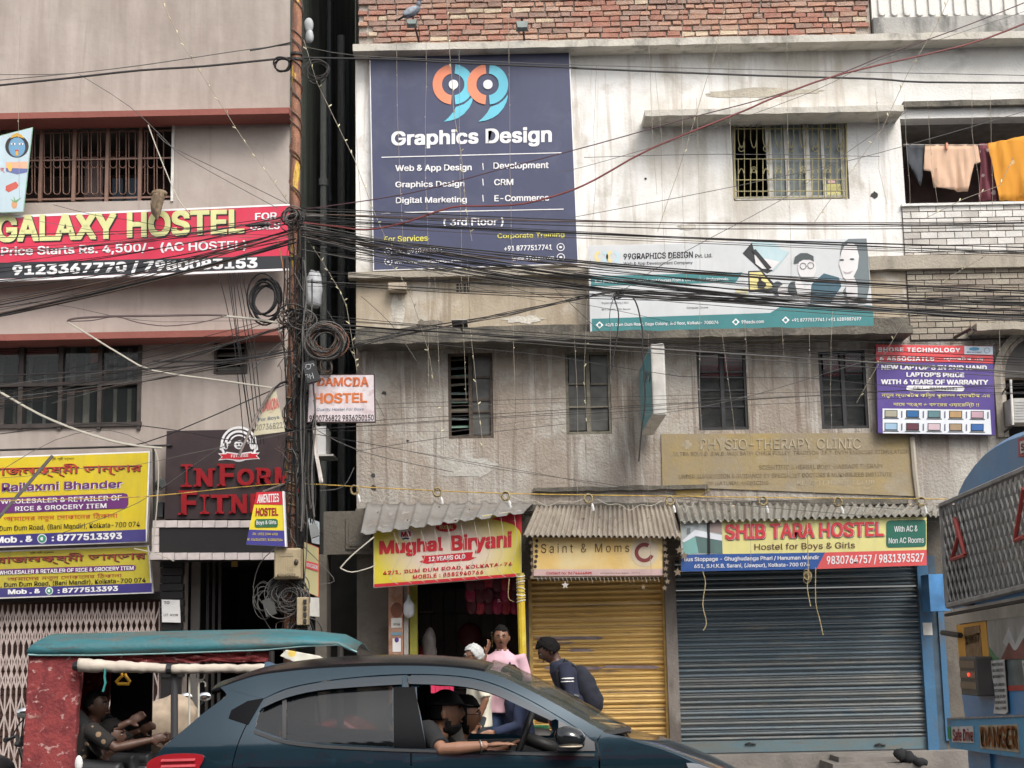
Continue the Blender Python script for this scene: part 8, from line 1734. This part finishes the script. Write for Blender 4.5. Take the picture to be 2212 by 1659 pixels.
patch('front_bumper', [(e0[0], e0[1]), (1.66, .55), (1.66, .40), (1.60, .25), (1.2, .18)], lambda t: (c0[0]-e0[0])*(1-t)+.10*t, paint, lambda t: (c0[1]-e0[1])*(1-t))
patch('tailgate', [hatchE[0]]+hatchE[3:7], lambda t: -.03, paint, lambda t: .03)
patch('rear_window', hatchE[6:15], lambda t: -.05, tint, lambda t: .0)
patch('rear_bumper', hatchE[14:], lambda t: -.07, paint, lambda t: .0)
patch('spoiler', [(hatchE[0][0]-.06, hatchE[0][1]-.012), (hatchE[0][0]+.10, hatchE[0][1]+.035)], lambda t: -.02, gblack, lambda t: .05, thick=.025)
MB().box(-2.0, 1.55, YC-.74, YC+.74, .18, .42).build('underbody', mblack, CAR)
for x in (-1.50, .97):
    for s in (-1, 1):
        y = YC+s*.72; o = MB(); o.tube([(x+.255*math.cos(t), y, .31+.255*math.sin(t)) for t in [2*PI*i/28 for i in range(29)]], .062, 10, False); wt = o.build('wheel', M('tyre', (.015, .015, .015), .8), CAR, smooth=True)
        o = MB(); o.tube([(x, y-s*.02, .31), (x, y+s*.03, .31)], .07, 12); 
        for k in range(6): a = PI*k/3; o.tube([(x, y+s*.03, .31), (x+.20*math.cos(a), y+s*.035, .31+.20*math.sin(a))], .022, 6)
        rb_ = o.build('rim', M('alloy', (.35, .35, .36), .3, .8, var=0), wt)
# aerial fin, tail lamps, lamps, mirror, handles
o = MB(); fb = P(598, 1447, YC); o.faces([(fb.x-.08, YC-.03, fb.z-.01), (fb.x+.11, YC-.02, fb.z-.01), (fb.x+.11, YC+.02, fb.z-.01), (fb.x-.08, YC+.03, fb.z-.01), (fb.x-.075, YC-.006, fb.z+.05), (fb.x-.05, YC-.004, fb.z+.052), (fb.x-.05, YC+.004, fb.z+.052), (fb.x-.075, YC+.006, fb.z+.05)], [(0, 1, 5, 4), (1, 2, 6, 5), (2, 3, 7, 6), (3, 0, 4, 7), (4, 5, 6, 7)]); o.build('aerial_fin', M('fin_blue', (.03, .06, .10), .3, .5), CAR)
tl = C_([(318, 1651), (328, 1640), (355, 1630), (400, 1627), (438, 1630), (440, 1642), (432, 1656), (420, 1672), (330, 1680), (320, 1668)], 2)
o_ = panel('tail_lamp', tl, [], M('tail_lamp_red', (.32, .012, .02), .08, var=0, coat=1), .020, .03)
for k, v_ in enumerate((1639, 1652)): panel('lamp_strip', C_([(352, v_), (425, v_-2), (424, v_+3), (350, v_+5)], 1), [], M('lamp_strip_pink', (.62, .10, .12), .2), .038, .004)
panel('headlamp', C_([(1482, 1648), (1510, 1650), (1560, 1672), (1582, 1700), (1520, 1700), (1490, 1670)], 2), [], M('headlamp_glass', (.45, .48, .52), .05, .3, var=0, coat=1), .012, .02)
for s in (-1, 1):
    Ym = YC+s*(.84+.10); c = P(1232, 1593, YC-.94); c.y = Ym
    o = MB(); o.ell(c, .088, .085, .064, 20, 14)
    o.v = [Vector(q)+Vector((-.02*max(0, (Vector(q)-c).z/.064), 0, 0)) for q in o.v]; mr = o.build('door_mirror', M('mirror_shell', (.01, .012, .015), .1, var=0, coat=1), CAR, smooth=True)
    o = MB(); o.ell(c+Vector((.0, -s*-.0+.0, -.048)), .072, .082, .010, 16, 6); o.build('indicator_strip', M('amber_clear', (.55, .48, .38), .2), mr, smooth=True)
    o = MB(); o.tube([c+Vector((.03, -s*.06, -.03)), (c.x+.07, YC+s*.80, c.z-.05)], .03, 8); o.build('mirror_arm', gblack, mr)
# wipers, door handles
for y0 in (-.25, .25): MB().tube([(.62, YC+y0, 1.075), (.70, YC+y0+.3, 1.065), (.66, YC+y0-.2, 1.09)], .009, 5).build('wiper', mblack, CAR)
for x in (-1.36, -.52): MB().tube([(x-.09, YC-.86, .90), (x-.05, YC-.885, .905), (x+.05, YC-.885, .905), (x+.09, YC-.86, .90)], .014, 8).build('door_handle', paint, CAR, smooth=True)
# cabin
seatm = M('black_seat', (.018, .018, .02), .8, var=.2); 
for y in (YC-.40, YC+.40):
    o = MB(); o.box(-.78, -.62, y-.24, y+.24, .55, 1.10); o.build('seat_back', seatm, CAR, bevel=.05); o = MB(); o.box(-.62, -.10, y-.24, y+.24, .42, .60); o.build('seat_base', seatm, CAR, bevel=.04)
    o = MB(); o.ell((-.73, y, 1.22), .06, .13, .09, 12, 8); o.build('headrest', seatm, CAR, smooth=True)
o = MB(); o.box(-1.62, -1.45, YC-.62, YC+.62, .55, 1.06); o.build('rear_seat', seatm, CAR, bevel=.05)
o = MB(); o.box(.28, .80, YC-.66, YC+.66, .55, .985); o.build('dashboard', M('dash_grey', (.05, .055, .06), .6), CAR, bevel=.06)
o = MB(); o.box(-1.9, .62, YC-.74, YC-.70, .35, .95); o.build('door_lining', seatm, CAR); o = MB(); o.box(-1.9, .62, YC+.70, YC+.74, .35, 1.0); o.build('door_lining', seatm, CAR)
sw = Vector((P(1131, 1592, YC-.42).x, YC-.42, P(1131, 1592, YC-.42).z)); ax = Vector((.93, 0, -.36)).normalized(); e1 = Vector((0, 1, 0)); e2 = ax.cross(e1)
o = MB(); o.tube([sw+e1*.18*math.cos(t)+e2*.18*math.sin(t) for t in [2*PI*i/28 for i in range(29)]], .017, 8, False); o.tube([sw, sw+ax*-.0+e2*.17], .018, 6); o.tube([sw, sw+e1*.17], .016, 6); o.tube([sw, sw-e1*.17], .016, 6); o.tube([sw, sw+ax*.25], .04, 8)
single('steering_wheel', o, M('dark_wheel_rubber', (.03, .03, .03), .5), 'steering wheel seen through the open car window', 'steering wheel') if False else o.build('steering_wheel', M('dark_wheel_rubber', (.03, .03, .03), .5), CAR, smooth=True)
# driver
Yd = YC-.43; hd = P(963, 1537, Yd); bz = .40
def rel(p): return (p[0]-hd.x, p[1]-Yd, p[2])
wrist = P(1052, 1607, YC-.86); elbow = P(955, 1608, YC-.86); 
DR, jd, hD_ = human('person', 'bearded man in a black cap driving the dark blue car', (hd.x, Yd, 0), 0,
     dict(head=(0, 0, hd.z-.005), neck=(-.05, 0, hd.z-.15), chest=(-.14, 0, 1.02), waist=(-.16, 0, .80), pelvis=(-.16, 0, .68), shl=(-.12, .19, 1.12), shr=(-.10, -.20, 1.13), elr=(elbow.x-hd.x, elbow.y-Yd+.03, 1.035), wrr=(wrist.x-hd.x, wrist.y-Yd, 1.055),
          ell=(.10, .22, .92), wrl=(.38, .12, 1.02), hil=(-.12, .10, .66), hir=(-.12, -.10, .66), knl=(.35, .14, .68), knr=(.35, -.14, .68), anl=(.62, .12, .42), anr=(.62, -.12, .42)),
     dict(skin=skM, shirt=M('black_tshirt', (.015, .015, .017), .85), trousers=black, hair=M('cap_black', (.012, .012, .016), .7)), hair='cap', beard=M('black_beard', (.010, .008, .008), .9), hands=(.8, .12), handn=((0, 0, 1), (0, 0, 1)), sleeve=.42, vox=.007)
o = MB(); wc = jd['wrr']+(jd['elr']-jd['wrr']).normalized()*.045; d = (jd['elr']-jd['wrr']).normalized(); a1 = d.cross(Vector((0, 0, 1))).normalized(); a2 = d.cross(a1)
o.tube([wc+(a1*math.cos(t)+a2*math.sin(t))*.037+d*.02*math.cos(t) for t in [2*PI*i/20 for i in range(21)]], .0035, 6); single('bangle', o, M('silver', (.6, .58, .55), .2, 1.0), 'thin silver bangle on the wrist of the driver', 'bangle')
hp_ = P(1003, 1546, YC+.42)
human('person', 'passenger with glasses sitting beyond the driver of the car', (hp_.x, YC+.42, 0), 0, dict(head=(0, 0, hp_.z), neck=(-.04, 0, hp_.z-.14), chest=(-.12, 0, 1.0), waist=(-.15, 0, .78), pelvis=(-.15, 0, .66), shl=(-.08, .18, 1.10), shr=(-.08, -.18, 1.10), ell=(-.02, .2, .86), elr=(-.02, -.2, .86), wrl=(.2, .1, .78), wrr=(.2, -.1, .78),
      hil=(-.1, .1, .64), hir=(-.1, -.1, .64), knl=(.35, .12, .66), knr=(.35, -.12, .66), anl=(.55, .12, .40), anr=(.55, -.12, .40)), dict(skin=skB, shirt=M('grey_top', (.12, .11, .10), .9), trousers=black, hair=hb_), hair='long', glasses=True, vox=.010)

# ================================================================ BATTERY RICKSHAW
RYn, RYf = 11.9, 12.9
def rp(x, y, Y=RYn): return P(*G4(x, y), Y)
RK = thing('battery_rickshaw', 'red battery rickshaw with a teal canopy roof behind the car', 'rickshaw', (P(400, 1500, RYn).x, 12.4, 0))
teal = plaster('dusty_teal_canopy', (.03, .13, .15), [((.11, .10, .085), (2.0, 5, 12), .44, .60, .85), ((.035, .17, .20), (1.2, 3, 8), .5, .60, .8), ((.06, .055, .05), (3, 8, 20), .56, .64, .6)], rough=.5, bump=.15)
topn = [(185, 150), (240, 118), (600, 112), (1000, 100), (1400, 94), (1700, 88), (1900, 100), (2100, 122), (2212, 180)]
botn = [(175, 202), (240, 205), (600, 205), (1000, 195), (1400, 181), (1650, 172), (1880, 150), (2100, 140), (2222, 186)]
o = MB(); n_ = 12; g = []
for i, (a, b_) in enumerate(zip(topn, botn)):
    tp, bt = rp(*a), rp(*b_); t = i/(len(topn)-1); inw = .10
    ring = [bt+Vector((0, 0, 0)), bt.lerp(tp, .5)+Vector((0, -.012, 0)), tp+Vector((0, .05, 0))]
    for k in range(1, n_): s = k/n_; ring.append(Vector((tp.x, RYn+.05+(RYf-RYn-.1)*s, tp.z+.05*math.sin(PI*s))))
    ring += [Vector((tp.x, RYf-.05, tp.z)), Vector((bt.x, RYf, bt.z))]; g.append(ring)
cr_n = len(g[0])
for i in range(len(g)-1):
    for k in range(cr_n-1): o.quad(g[i][k], g[i+1][k], g[i+1][k+1], g[i][k+1])
o.poly([p for p in g[0]]); ob = o.build('canopy', teal, RK, smooth=True); md = ob.modifiers.new('t', 'SOLIDIFY'); md.thickness = .012
MB().tube([rp(*b_)+Vector((0, -.008, 0)) for b_ in botn], .007, 6).build('canopy_hem', M('pale_teal_hem', (.25, .42, .42), .6), RK)
redf = plaster('mottled_red_cloth', (.26, .045, .045), [((.13, .02, .025), 9, .45, .6, .7), ((.52, .33, .30), (16, 16, 22), .60, .66, .8), ((.20, .14, .11), 4, .6, .72, .6)], bump=.35, bscale=40)
side = [rp(170, 200), rp(500, 205), rp(492, 380), rp(470, 560), rp(465, 820), rp(480, 1000), rp(475, 1500), rp(90, 1500), rp(128, 900), rp(150, 560)]
MB().prism([Vector(p)+Vector((0, .02, 0)) for p in side], .10).build('side_panel', redf, RK, bevel=.012)
MB().prism([Vector(p)+Vector((0, .90, 0)) for p in side], .06).build('side_panel', redf, RK)
x0 = rp(140, 600).x; MB().box(x0, x0+.05, RYn+.1, RYf-.1, .3, rp(170, 205).z).build('back_panel', redf, RK)
def foldcloth(par, name, quad, mat, amp=.02, fr=9, dep=0):
    tl_, tr_, br_, bl_ = [rp(*q) for q in quad]; o = MB(); n_, m_ = 40, 6; o.v = []
    for j in range(m_+1):
        for i in range(n_+1):
            p = tl_.lerp(tr_, i/n_).lerp(bl_.lerp(br_, i/n_), j/m_); o.v.append(p+Vector((0, dep+amp*mnoise.noise(Vector((i*.35*fr/9, j*1.4, fr))), 0)))
    for j in range(m_):
        for i in range(n_): a = j*(n_+1)+i; o.f.append((a, a+1, a+n_+2, a+n_+1)); o.mi.append(0)
    return o.build(name, mat, par, smooth=True)
foldcloth(RK, 'valance', [(640, 200), (1690, 176), (1685, 245), (640, 262)], redf, .06, 9, .04)
tarp = M('dirty_cream_tarp', (.50, .44, .37), .8, var=.15, scale=8, bump=.2, bscale=14)
def roll(x0_, x1_, y0_, y1_, r0_, r1_):
    o = MB(); n_ = 24; pts = []; rr = []
    for k in range(n_+1): t = k/n_; p = rp(x0_+(x1_-x0_)*t, y0_+(y1_-y0_)*t, RYn-.06); pts.append(p+Vector((0, 0, .006*mnoise.noise(Vector((t*9, x0_, 0)))))); rr.append((r0_+(r1_-r0_)*t)*(1+.10*mnoise.noise(Vector((t*12, x0_, 4)))))
    o.tube(pts, rr, 12); o.v = [Vector(q)+Vector((0, .008, .008))*mnoise.noise(Vector(q)*22) for q in o.v]; o.build('rolled_tarp', tarp, RK, smooth=True)
roll(490, 1040, 268, 290, .050, .034); roll(1065, 1650, 290, 288, .034, .034)
MB().tube([rp(455, 275, RYn-.06), rp(492, 273, RYn-.06)], [.03, .046], 10).build('tarp_end', black, RK); MB().tube([rp(1038, 290, RYn-.06), rp(1070, 290, RYn-.06)], .042, 10).build('tarp_strap', black, RK)
MB().tube([rp(655, 290, RYn-.1), rp(650, 340, RYn-.1), rp(655, 380, RYn-.1), rp(640, 432, RYn-.1)], .009, 5).build('ribbon', M('teal_ribbon', (.03, .22, .20), .7), RK)
MB().tube([rp(x, y, RYn+.05) for x, y in ((755, 318), (760, 335), (722, 372), (735, 383), (800, 384), (808, 370), (782, 335), (778, 320))], .013, 6).build('hand_grip', M('yellow_grip', (.72, .38, .03), .4), RK)
for (x, y0_, y1_, r, mt) in ((1085, 300, 1500, .028, M('dark_post', (.05, .05, .055), .5)), (1178, 340, 700, .008, wirew), (1236, 400, 620, .008, wirew), (2118, 150, 1500, .025, irondark), (1690, 180, 1500, .022, irondark)): MB().tube([rp(x, y0_), rp(x, y1_)], r, 8).build('frame_post', mt, RK)
MB().tube([rp(x, y) for x, y in ((1222, 325), (1228, 355), (1250, 362), (1270, 350), (1272, 325))], .007, 5).build('hook', wirew, RK); MB().tube([rp(x, y) for x, y in ((1236, 400), (1240, 375), (1262, 366), (1280, 380), (1278, 402))], .007, 5).build('hook', wirew, RK)
MB().box(rp(500, 600).x, rp(2050, 600).x, RYn+.1, RYf-.05, .35, .45).build('floor', irondark, RK); MB().box(rp(480, 700).x, rp(900, 700).x, RYn+.15, RYf-.1, .45, .78).build('seat', black, RK, bevel=.03)
MB().box(rp(480, 700).x, rp(1080, 700).x, RYf-.06, RYf-.03, .4, rp(500, 320).z).build('rear_screen', M('dark_tarp', (.018, .017, .018), .9), RK) if False else MB().box(rp(480, 700).x, rp(760, 700).x, RYf-.06, RYf-.03, .4, rp(500, 320).z).build('rear_screen', M('dark_tarp', (.018, .017, .018), .9), RK)
for x in (-.55, .9): 
    cxp = rp(1000, 600).x+x
    MB().tube([(cxp+.22*math.cos(t), RYn+.1, .25+.22*math.sin(t)) for t in [2*PI*i/20 for i in range(21)]], .04, 8).build('wheel', M('tyre', (.015, .015, .015), .8), RK)
o = MB(); xa, xb = rp(1720, 700).x, rp(2330, 700).x; o.faces([(xa, RYn+.05, .4), (xb+.15, RYn+.05, .4), (xb, RYn+.05, .95), (xb-.25, RYn+.05, 1.10), (xa, RYn+.05, 1.02), (xa, RYf-.05, .4), (xb+.15, RYf-.05, .4), (xb, RYf-.05, .95), (xb-.25, RYf-.05, 1.10), (xa, RYf-.05, 1.02)], [(0, 1, 2, 3, 4), (9, 8, 7, 6, 5), (0, 5, 6, 1), (1, 6, 7, 2), (2, 7, 8, 3), (3, 8, 9, 4), (4, 9, 5, 0)]); o.build('front_body', M('rickshaw_red_paint', (.42, .03, .03), .25, coat=.5), RK, bevel=.03)
MB().ell(P(*G4(490, 880), RYn-.1), .03, .02, .06, 10, 8).build('side_reflector', white, RK)
cloth('flowered_cloth', 'white cloth with yellow flowers tucked under the canopy front', G4, [(1780, 172), (1990, 210), (2068, 258), (1895, 276), (1742, 210)], RYn-.06, patterned('flower_print', (.62, .60, .52), (.70, .52, .12), 9, .30), .03, 9, 5, 'cloth')
cloth('blue_cloth', 'dark blue cloth at the front end of the rolled tarp', G4, [(1650, 258), (1700, 256), (1800, 285), (1650, 296)], RYn-.02, M('navy_cloth', (.03, .05, .09), .8), .02, 9, 7, 'cloth') if False else None
hr = rp(600, 480, 12.3)
human('person', 'rickshaw passenger in black clothes, face in shade under the canopy', (hr.x, 12.3, 0), math.radians(-15), dict(head=(0, 0, hr.z-.05), neck=(-.03, 0, hr.z-.19), chest=(-.08, 0, 1.02), waist=(-.1, 0, .86), pelvis=(-.1, 0, .80), shl=(-.06, .18, 1.14), shr=(-.06, -.18, 1.14), ell=(.10, .22, .95), wrl=(.30, .16, 1.02), elr=(.12, -.22, .98), wrr=(.36, -.14, 1.10),
      hil=(-.05, .1, .8), hir=(-.05, -.1, .8), knl=(.4, .12, .80), knr=(.4, -.12, .8), anl=(.42, .12, .45), anr=(.42, -.12, .45)), dict(skin=skD, shirt=M('black_cotton', (.012, .012, .014), .9), trousers=black, hair=hb_), sleeve=.42, vox=.012)
hr = rp(800, 720, 12.2)
human('person', 'small figure in a dark printed shirt leaning on the handlebar in the rickshaw', (hr.x-.1, 12.1, 0), math.radians(-5), dict(head=(0, 0, hr.z+.02), neck=(-.05, 0, hr.z-.12), chest=(-.16, 0, 1.0), waist=(-.25, 0, .84), pelvis=(-.3, 0, .76), shl=(-.1, .17, 1.05), shr=(-.1, -.17, 1.05), ell=(.10, .2, .92), wrl=(.32, .14, .96), elr=(.10, -.2, .92), wrr=(.34, -.12, .97),
      hil=(-.28, .1, .75), hir=(-.28, -.1, .75), knl=(.1, .12, .75), knr=(.1, -.12, .75), anl=(.12, .12, .45), anr=(.12, -.12, .45)), dict(skin=skD, shirt=patterned('dark_leaf_print', (.015, .013, .012), (.22, .15, .09), 11, .22), trousers=black, hair=hb_), hair='thick', sleeve=.42, vox=.012)

# ================================================================ BUS
BX = 3.08
BU = thing('city_bus', 'blue city bus with a meshed rear window at the right edge', 'bus', (BX+3, 9.8, 0))
def bq(x, y, off=0): return PX(*G6(x, y), BX-off)
busb = plaster('bus_blue', (.07, .25, .50), [((.19, .27, .36), 1.3, .45, .65, .6), ((.09, .33, .60), 2, .5, .65, .5)], rough=.35, bump=.03); cream = plaster('bus_cream', (.52, .48, .41), [((.24, .22, .19), 2, .5, .65, .6)], rough=.5, bump=.05)
dome = [(255, 800), (262, 600), (285, 430), (305, 370), (325, 310), (350, 258), (400, 185), (450, 130), (505, 90), (560, 60), (642, 30)]
pts = [bq(*p) for p in dome]; ynear = 8.55
top = pts[-1]; pts += [Vector((BX, 9.0, top.z+.04)), Vector((BX, ynear+.15, top.z+.03)), Vector((BX, ynear, top.z-.25))]
zsk = .45
prof = [Vector((BX, bq(370, 1300).y, zsk)), Vector((BX, bq(350, 1200).y, bq(350, 1200).z)), Vector((BX, bq(325, 980).y, bq(325, 980).z))]+[Vector((BX, p.y, p.z)) for p in pts]+[Vector((BX, ynear, zsk))]
o = MB(); L2 = 7.5
def ringat(dx, k): cy, cz = 9.75, 1.6; return [Vector((p.x+dx, cy+(p.y-cy)*k, cz+(p.z-cz)*k)) for p in prof]
R0 = ringat(.0, .955); R1 = ringat(.05, .985); R2 = ringat(.14, 1.0); R3 = ringat(L2, 1.0)
for A, B_ in ((R0, R1), (R1, R2), (R2, R3)):
    for i in range(len(A)): j_ = (i+1) % len(A); o.quad(A[i], A[j_], B_[j_], B_[i])
o.poly(R0); o.build('body', busb, BU)
def bplate(name, q, off, th, mat): 
    w_ = [bq(*p, off) for p in q]; o = MB(); n_ = len(w_); back = [p+Vector((th, 0, 0)) for p in w_]; o.faces(w_+back, [tuple(range(n_)), tuple(range(2*n_-1, n_-1, -1))]+[(i, (i+1) % n_, (i+1) % n_+n_, i+n_) for i in range(n_)]); return o.build(name, mat, BU)
bplate('waist_band', [(300, 905), (900, 790), (900, 900), (322, 975)], .03, .04, cream)
bplate('window_glass', [(290, 420), (420, 350), (900, 150), (900, 760), (330, 880), (300, 800)], .03, .02, M('bus_rear_glass', (.26, .26, .245), .15, var=.3, scale=2))
bplate('corner_strip', [(258, 425), (290, 410), (325, 870), (278, 885)], .035, .03, M('bus_dark_corner', (.05, .05, .055), .5, var=.4))
bplate('corner_strip', [(305, 430), (318, 425), (330, 860), (318, 862)], .045, .02, busb)
redw = M('red_window_frame', (.42, .07, .06), .5, var=.15)
for pts_ in (((312, 470), (330, 560), (300, 665)), ((318, 480), (362, 645)), ((300, 668), (362, 645)), ((640, 330), (600, 570)), ((640, 560), (600, 578))): MB().tube([bq(*p, .185) for p in pts_], .014, 6).build('window_frame', redw, BU)
bplate('panel_orange', [(320, 980), (460, 960), (490, 1262), (345, 1272)], .025, .03, M('bus_orange', (.74, .37, .06), .5, var=.12))
bplate('panel_plaque', [(355, 990), (430, 980), (443, 1135), (368, 1142)], .03, .01, M('brown_plaque', (.26, .16, .08), .6, var=.3, scale=20)); 
px_ = planeX(BX-.034); text(BU, '1007', [G6(358, 1030), G6(428, 1015), G6(432, 1060), G6(364, 1072)], px_, M('bus_orange_faded', (.45, .27, .12), .5), .03)
mural = plaster('mural_sky', (.38, .39, .37), [((.16, .16, .15), (3, 3, 1), .45, .6, .6)], rough=.4, bump=0)
bplate('mural', [(465, 958), (900, 880), (900, 1120), (480, 1146)], .026, .03, mural)
for q, mt in ((((530, 1145), (570, 1060), (600, 1110), (640, 1040), (700, 1090), (760, 1040), (900, 1100), (900, 1120)), M('mural_maroon', (.20, .07, .06), .5, var=.3)), (((540, 1060), (570, 990), (600, 1070), (640, 980), (660, 1050), (600, 1100), (565, 1090)), M('mural_white', (.48, .48, .46), .5, var=.2)), (((478, 1145), (472, 1080), (500, 1120), (530, 1145)), M('mural_green', (.12, .25, .12), .5))): bplate('mural_shape', q, .03+rnd.uniform(0, .002), .004, mt)
bplate('mural', [(490, 1146), (900, 1120), (900, 1262), (505, 1268)], .024, .03, M('mural_water', (.16, .20, .20), .4, var=.5, scale=4)); bplate('panel_stripe', [(365, 1274), (900, 1255), (900, 1282), (368, 1298)], .027, .03, M('bus_red_stripe', (.42, .06, .04), .5))
bplate('panel_lower', [(345, 1298), (900, 1282), (900, 1440), (365, 1430)], .022, .03, busb)
lb_ = thing('rear_lamp_box', 'x', 'x') if False else None
c = bq(402, 1213, .10); lampo = MB(); lampo.box(c.x-.04, c.x+.10, c.y-.20, c.y+.17, c.z-.135, c.z+.115); lp_ = lampo.build('rear_lamp_box', M('grey_lamp_box', (.09, .085, .08), .5, var=.2), BU, bevel=.01)
for k in (-.07, 0, .065): MB().box(c.x-.045, c.x-.035, c.y-.19, c.y+.16, c.z+k-.022, c.z+k+.022).build('lamp_slot', M('dark_lens', (.13, .11, .10), .3), lp_)
MB().ell((c.x-.05, c.y-.06, c.z), .006, .018, .012, 8, 6).build('lit_lamp', M('lit_red', (.7, .02, .01), .3, emit=(1, .05, .02, 1.5)), lp_)
MB().tube([bq(255, 1015, .02), bq(340, 1028, .10)], .02, 6).build('hinge', irondark, BU)
for (x0_, x1_, lb) in ((482, 548, 'long torn white notice pasted on the bus rear'), (632, 720, 'second white notice at the right edge of the bus rear')):
    q = [(x0_, 1148), (x1_, 1142), (x1_+18, 1390), (x1_+5, 1402), (x0_+14, 1398), (x0_+24, 1330)]; w_ = [bq(*p, .04) for p in q]
    T = thing('paper_notice', lb, 'notice', w_[3]); MB().faces(w_+[p+Vector((.004, 0, 0)) for p in w_], [(0, 1, 2, 3, 4, 5), (11, 10, 9, 8, 7, 6)]).build('paper', offwhite, T)
    for k, s_ in enumerate(('NOTICE', 'ALL ROUTES', 'KOLKATA', 'BUS UNION', 'STAND', 'DUM DUM', 'SERVICE', 'WELCOME')): y = 1160+k*28+(12 if k > 2 else 0); text(T, s_, [G6(x0_+8+k*2.2, y), G6(x1_-6+k*2.2, y-3), G6(x1_-6+k*2.2, y+11), G6(x0_+8+k*2.2, y+14)], planeX(BX-.046), ik, .02)
bplate('bumper', [(275, 1424), (900, 1400), (900, 1650), (290, 1562)], .14, .14, plaster('bumper_blue', (.09, .32, .52), [((.22, .17, .13), (5, 5, 8), .58, .68, .8)], rough=.5, bump=.1))
bplate('bumper_top_edge', [(275, 1420), (900, 1394), (900, 1404), (276, 1428)], .15, .14, M('scuffed_edge', (.28, .27, .26), .5, var=.3, scale=20))
px_ = planeX(BX-.150)
bplate('bumper_plate', [(296, 1462), (400, 1458), (403, 1540), (300, 1535)], .146, .004, offwhite); text(BU, 'Safe Drive', [G6(300, 1472), G6(398, 1468), G6(400, 1532), G6(304, 1530)], px_, ir, .02, shear=.15)
bplate('bumper_mark', [(276, 1462), (290, 1462), (294, 1520), (280, 1518)], .146, .004, M('bumper_green', (.04, .30, .08), .5))
bplate('bumper_panel', [(428, 1455), (612, 1450), (618, 1585), (436, 1565)], .144, .006, M('bumper_cream', (.40, .33, .22), .5, var=.3, scale=8)); text(BU, 'DANGER', [G6(432, 1462), G6(606, 1456), G6(612, 1572), G6(440, 1556)], px_, M('flame_letters', (.34, .12, .03), .5, var=.5, scale=20), .05)
MB().box(BX-.02, BX+.12, bq(390, 1600).y-.5, bq(390, 1600).y, .4, .95).build('lower_corner', busb, BU)
bplate('roof_sign', [(614, 95), (700, 60), (700, 160), (616, 182)], .05, .03, redw); bplate('roof_sign_face', [(622, 108), (700, 82), (700, 140), (624, 165)], .056, .004, offwhite)
text(BU, 'STOP', [G6(626, 118), G6(690, 98), G6(690, 132), G6(628, 152)], planeX(BX-.06), ir, .03)
# mesh guard
GD = thing('window_guard', 'grey expanded metal guard over the rear window of the bus', 'guard', bq(300, 880, .16)) if False else BU
gmesh = M('grey_mesh_metal', (.30, .29, .27), .6, .1, var=.25, scale=8)
GO = .17; gTL, gBL = bq(250, 410, GO), bq(275, 890, GO)
def gtop(Y): t = (Y-bq(250, 410, GO).y)/(bq(642, 240, GO).y-bq(250, 410, GO).y); return bq(250, 410, GO).z+(bq(642, 240, GO).z-bq(250, 410, GO).z)*t
def gbot(Y): t = (Y-bq(275, 890, GO).y)/(bq(642, 800, GO).y-bq(275, 890, GO).y); return bq(275, 890, GO).z+(bq(642, 800, GO).z-bq(275, 890, GO).z)*t
Ya = gTL.y; Yb_ = 8.7; gx = BX-GO
fr = MB(); G0 = MB().tube([(gx, Ya, gbot(Ya)), (gx, Ya, gtop(Ya)), (gx, Yb_, gtop(Yb_)), (gx, Yb_, gbot(Yb_)), (gx, Ya, gbot(Ya))], .022, 6).build('guard_frame', gmesh, BU)
dia = MB(); w_s, h_s = .062, .075; rowz = gbot(Ya)-.02; cntd = 0
zz = min(gbot(Ya), gbot(Yb_)); zt2 = max(gtop(Ya), gtop(Yb_)); r_ = 0
strands = []
for s in (-1, 1):
    k = -40
    while k < 60:
        pts_ = []
        y = Ya
        z = zz+k*h_s*2*.5
        seg = []
        yy = Ya
        while yy > Yb_:
            zc_ = z+s*(Ya-yy)*h_s/w_s*1.25
            if gbot(yy) < zc_ < gtop(yy): seg.append(Vector((gx, yy, zc_)))
            yy -= .02
        if len(seg) > 1: strands.append((seg[0], seg[-1]))
        k += 2
for a, b_ in strands: MB().tube([a, b_], .0065, 4).build('guard_strand', gmesh, BU)
for zfr in (.0,): MB().tube([(gx-.02, Ya+.0, gbot(Ya)-.06), (gx-.02, Yb_, gbot(Yb_)-.08)], .012, 5).build('guard_cable', irondark, BU)
MB().box(gx, BX+.02, Ya-.03, Ya+.03, gbot(Ya), gtop(Ya)).build('guard_side', M('dark_guard_side', (.06, .055, .05), .6, var=.3), BU)
for y_ in (9.0, 10.6):
    for x_ in (BX+1.2,): MB().tube([(x_+.42*math.cos(t), y_, .48+.42*math.sin(t)) for t in [2*PI*i/24 for i in range(25)]], .09, 8).build('wheel', M('tyre', (.015, .015, .015), .8), BU)
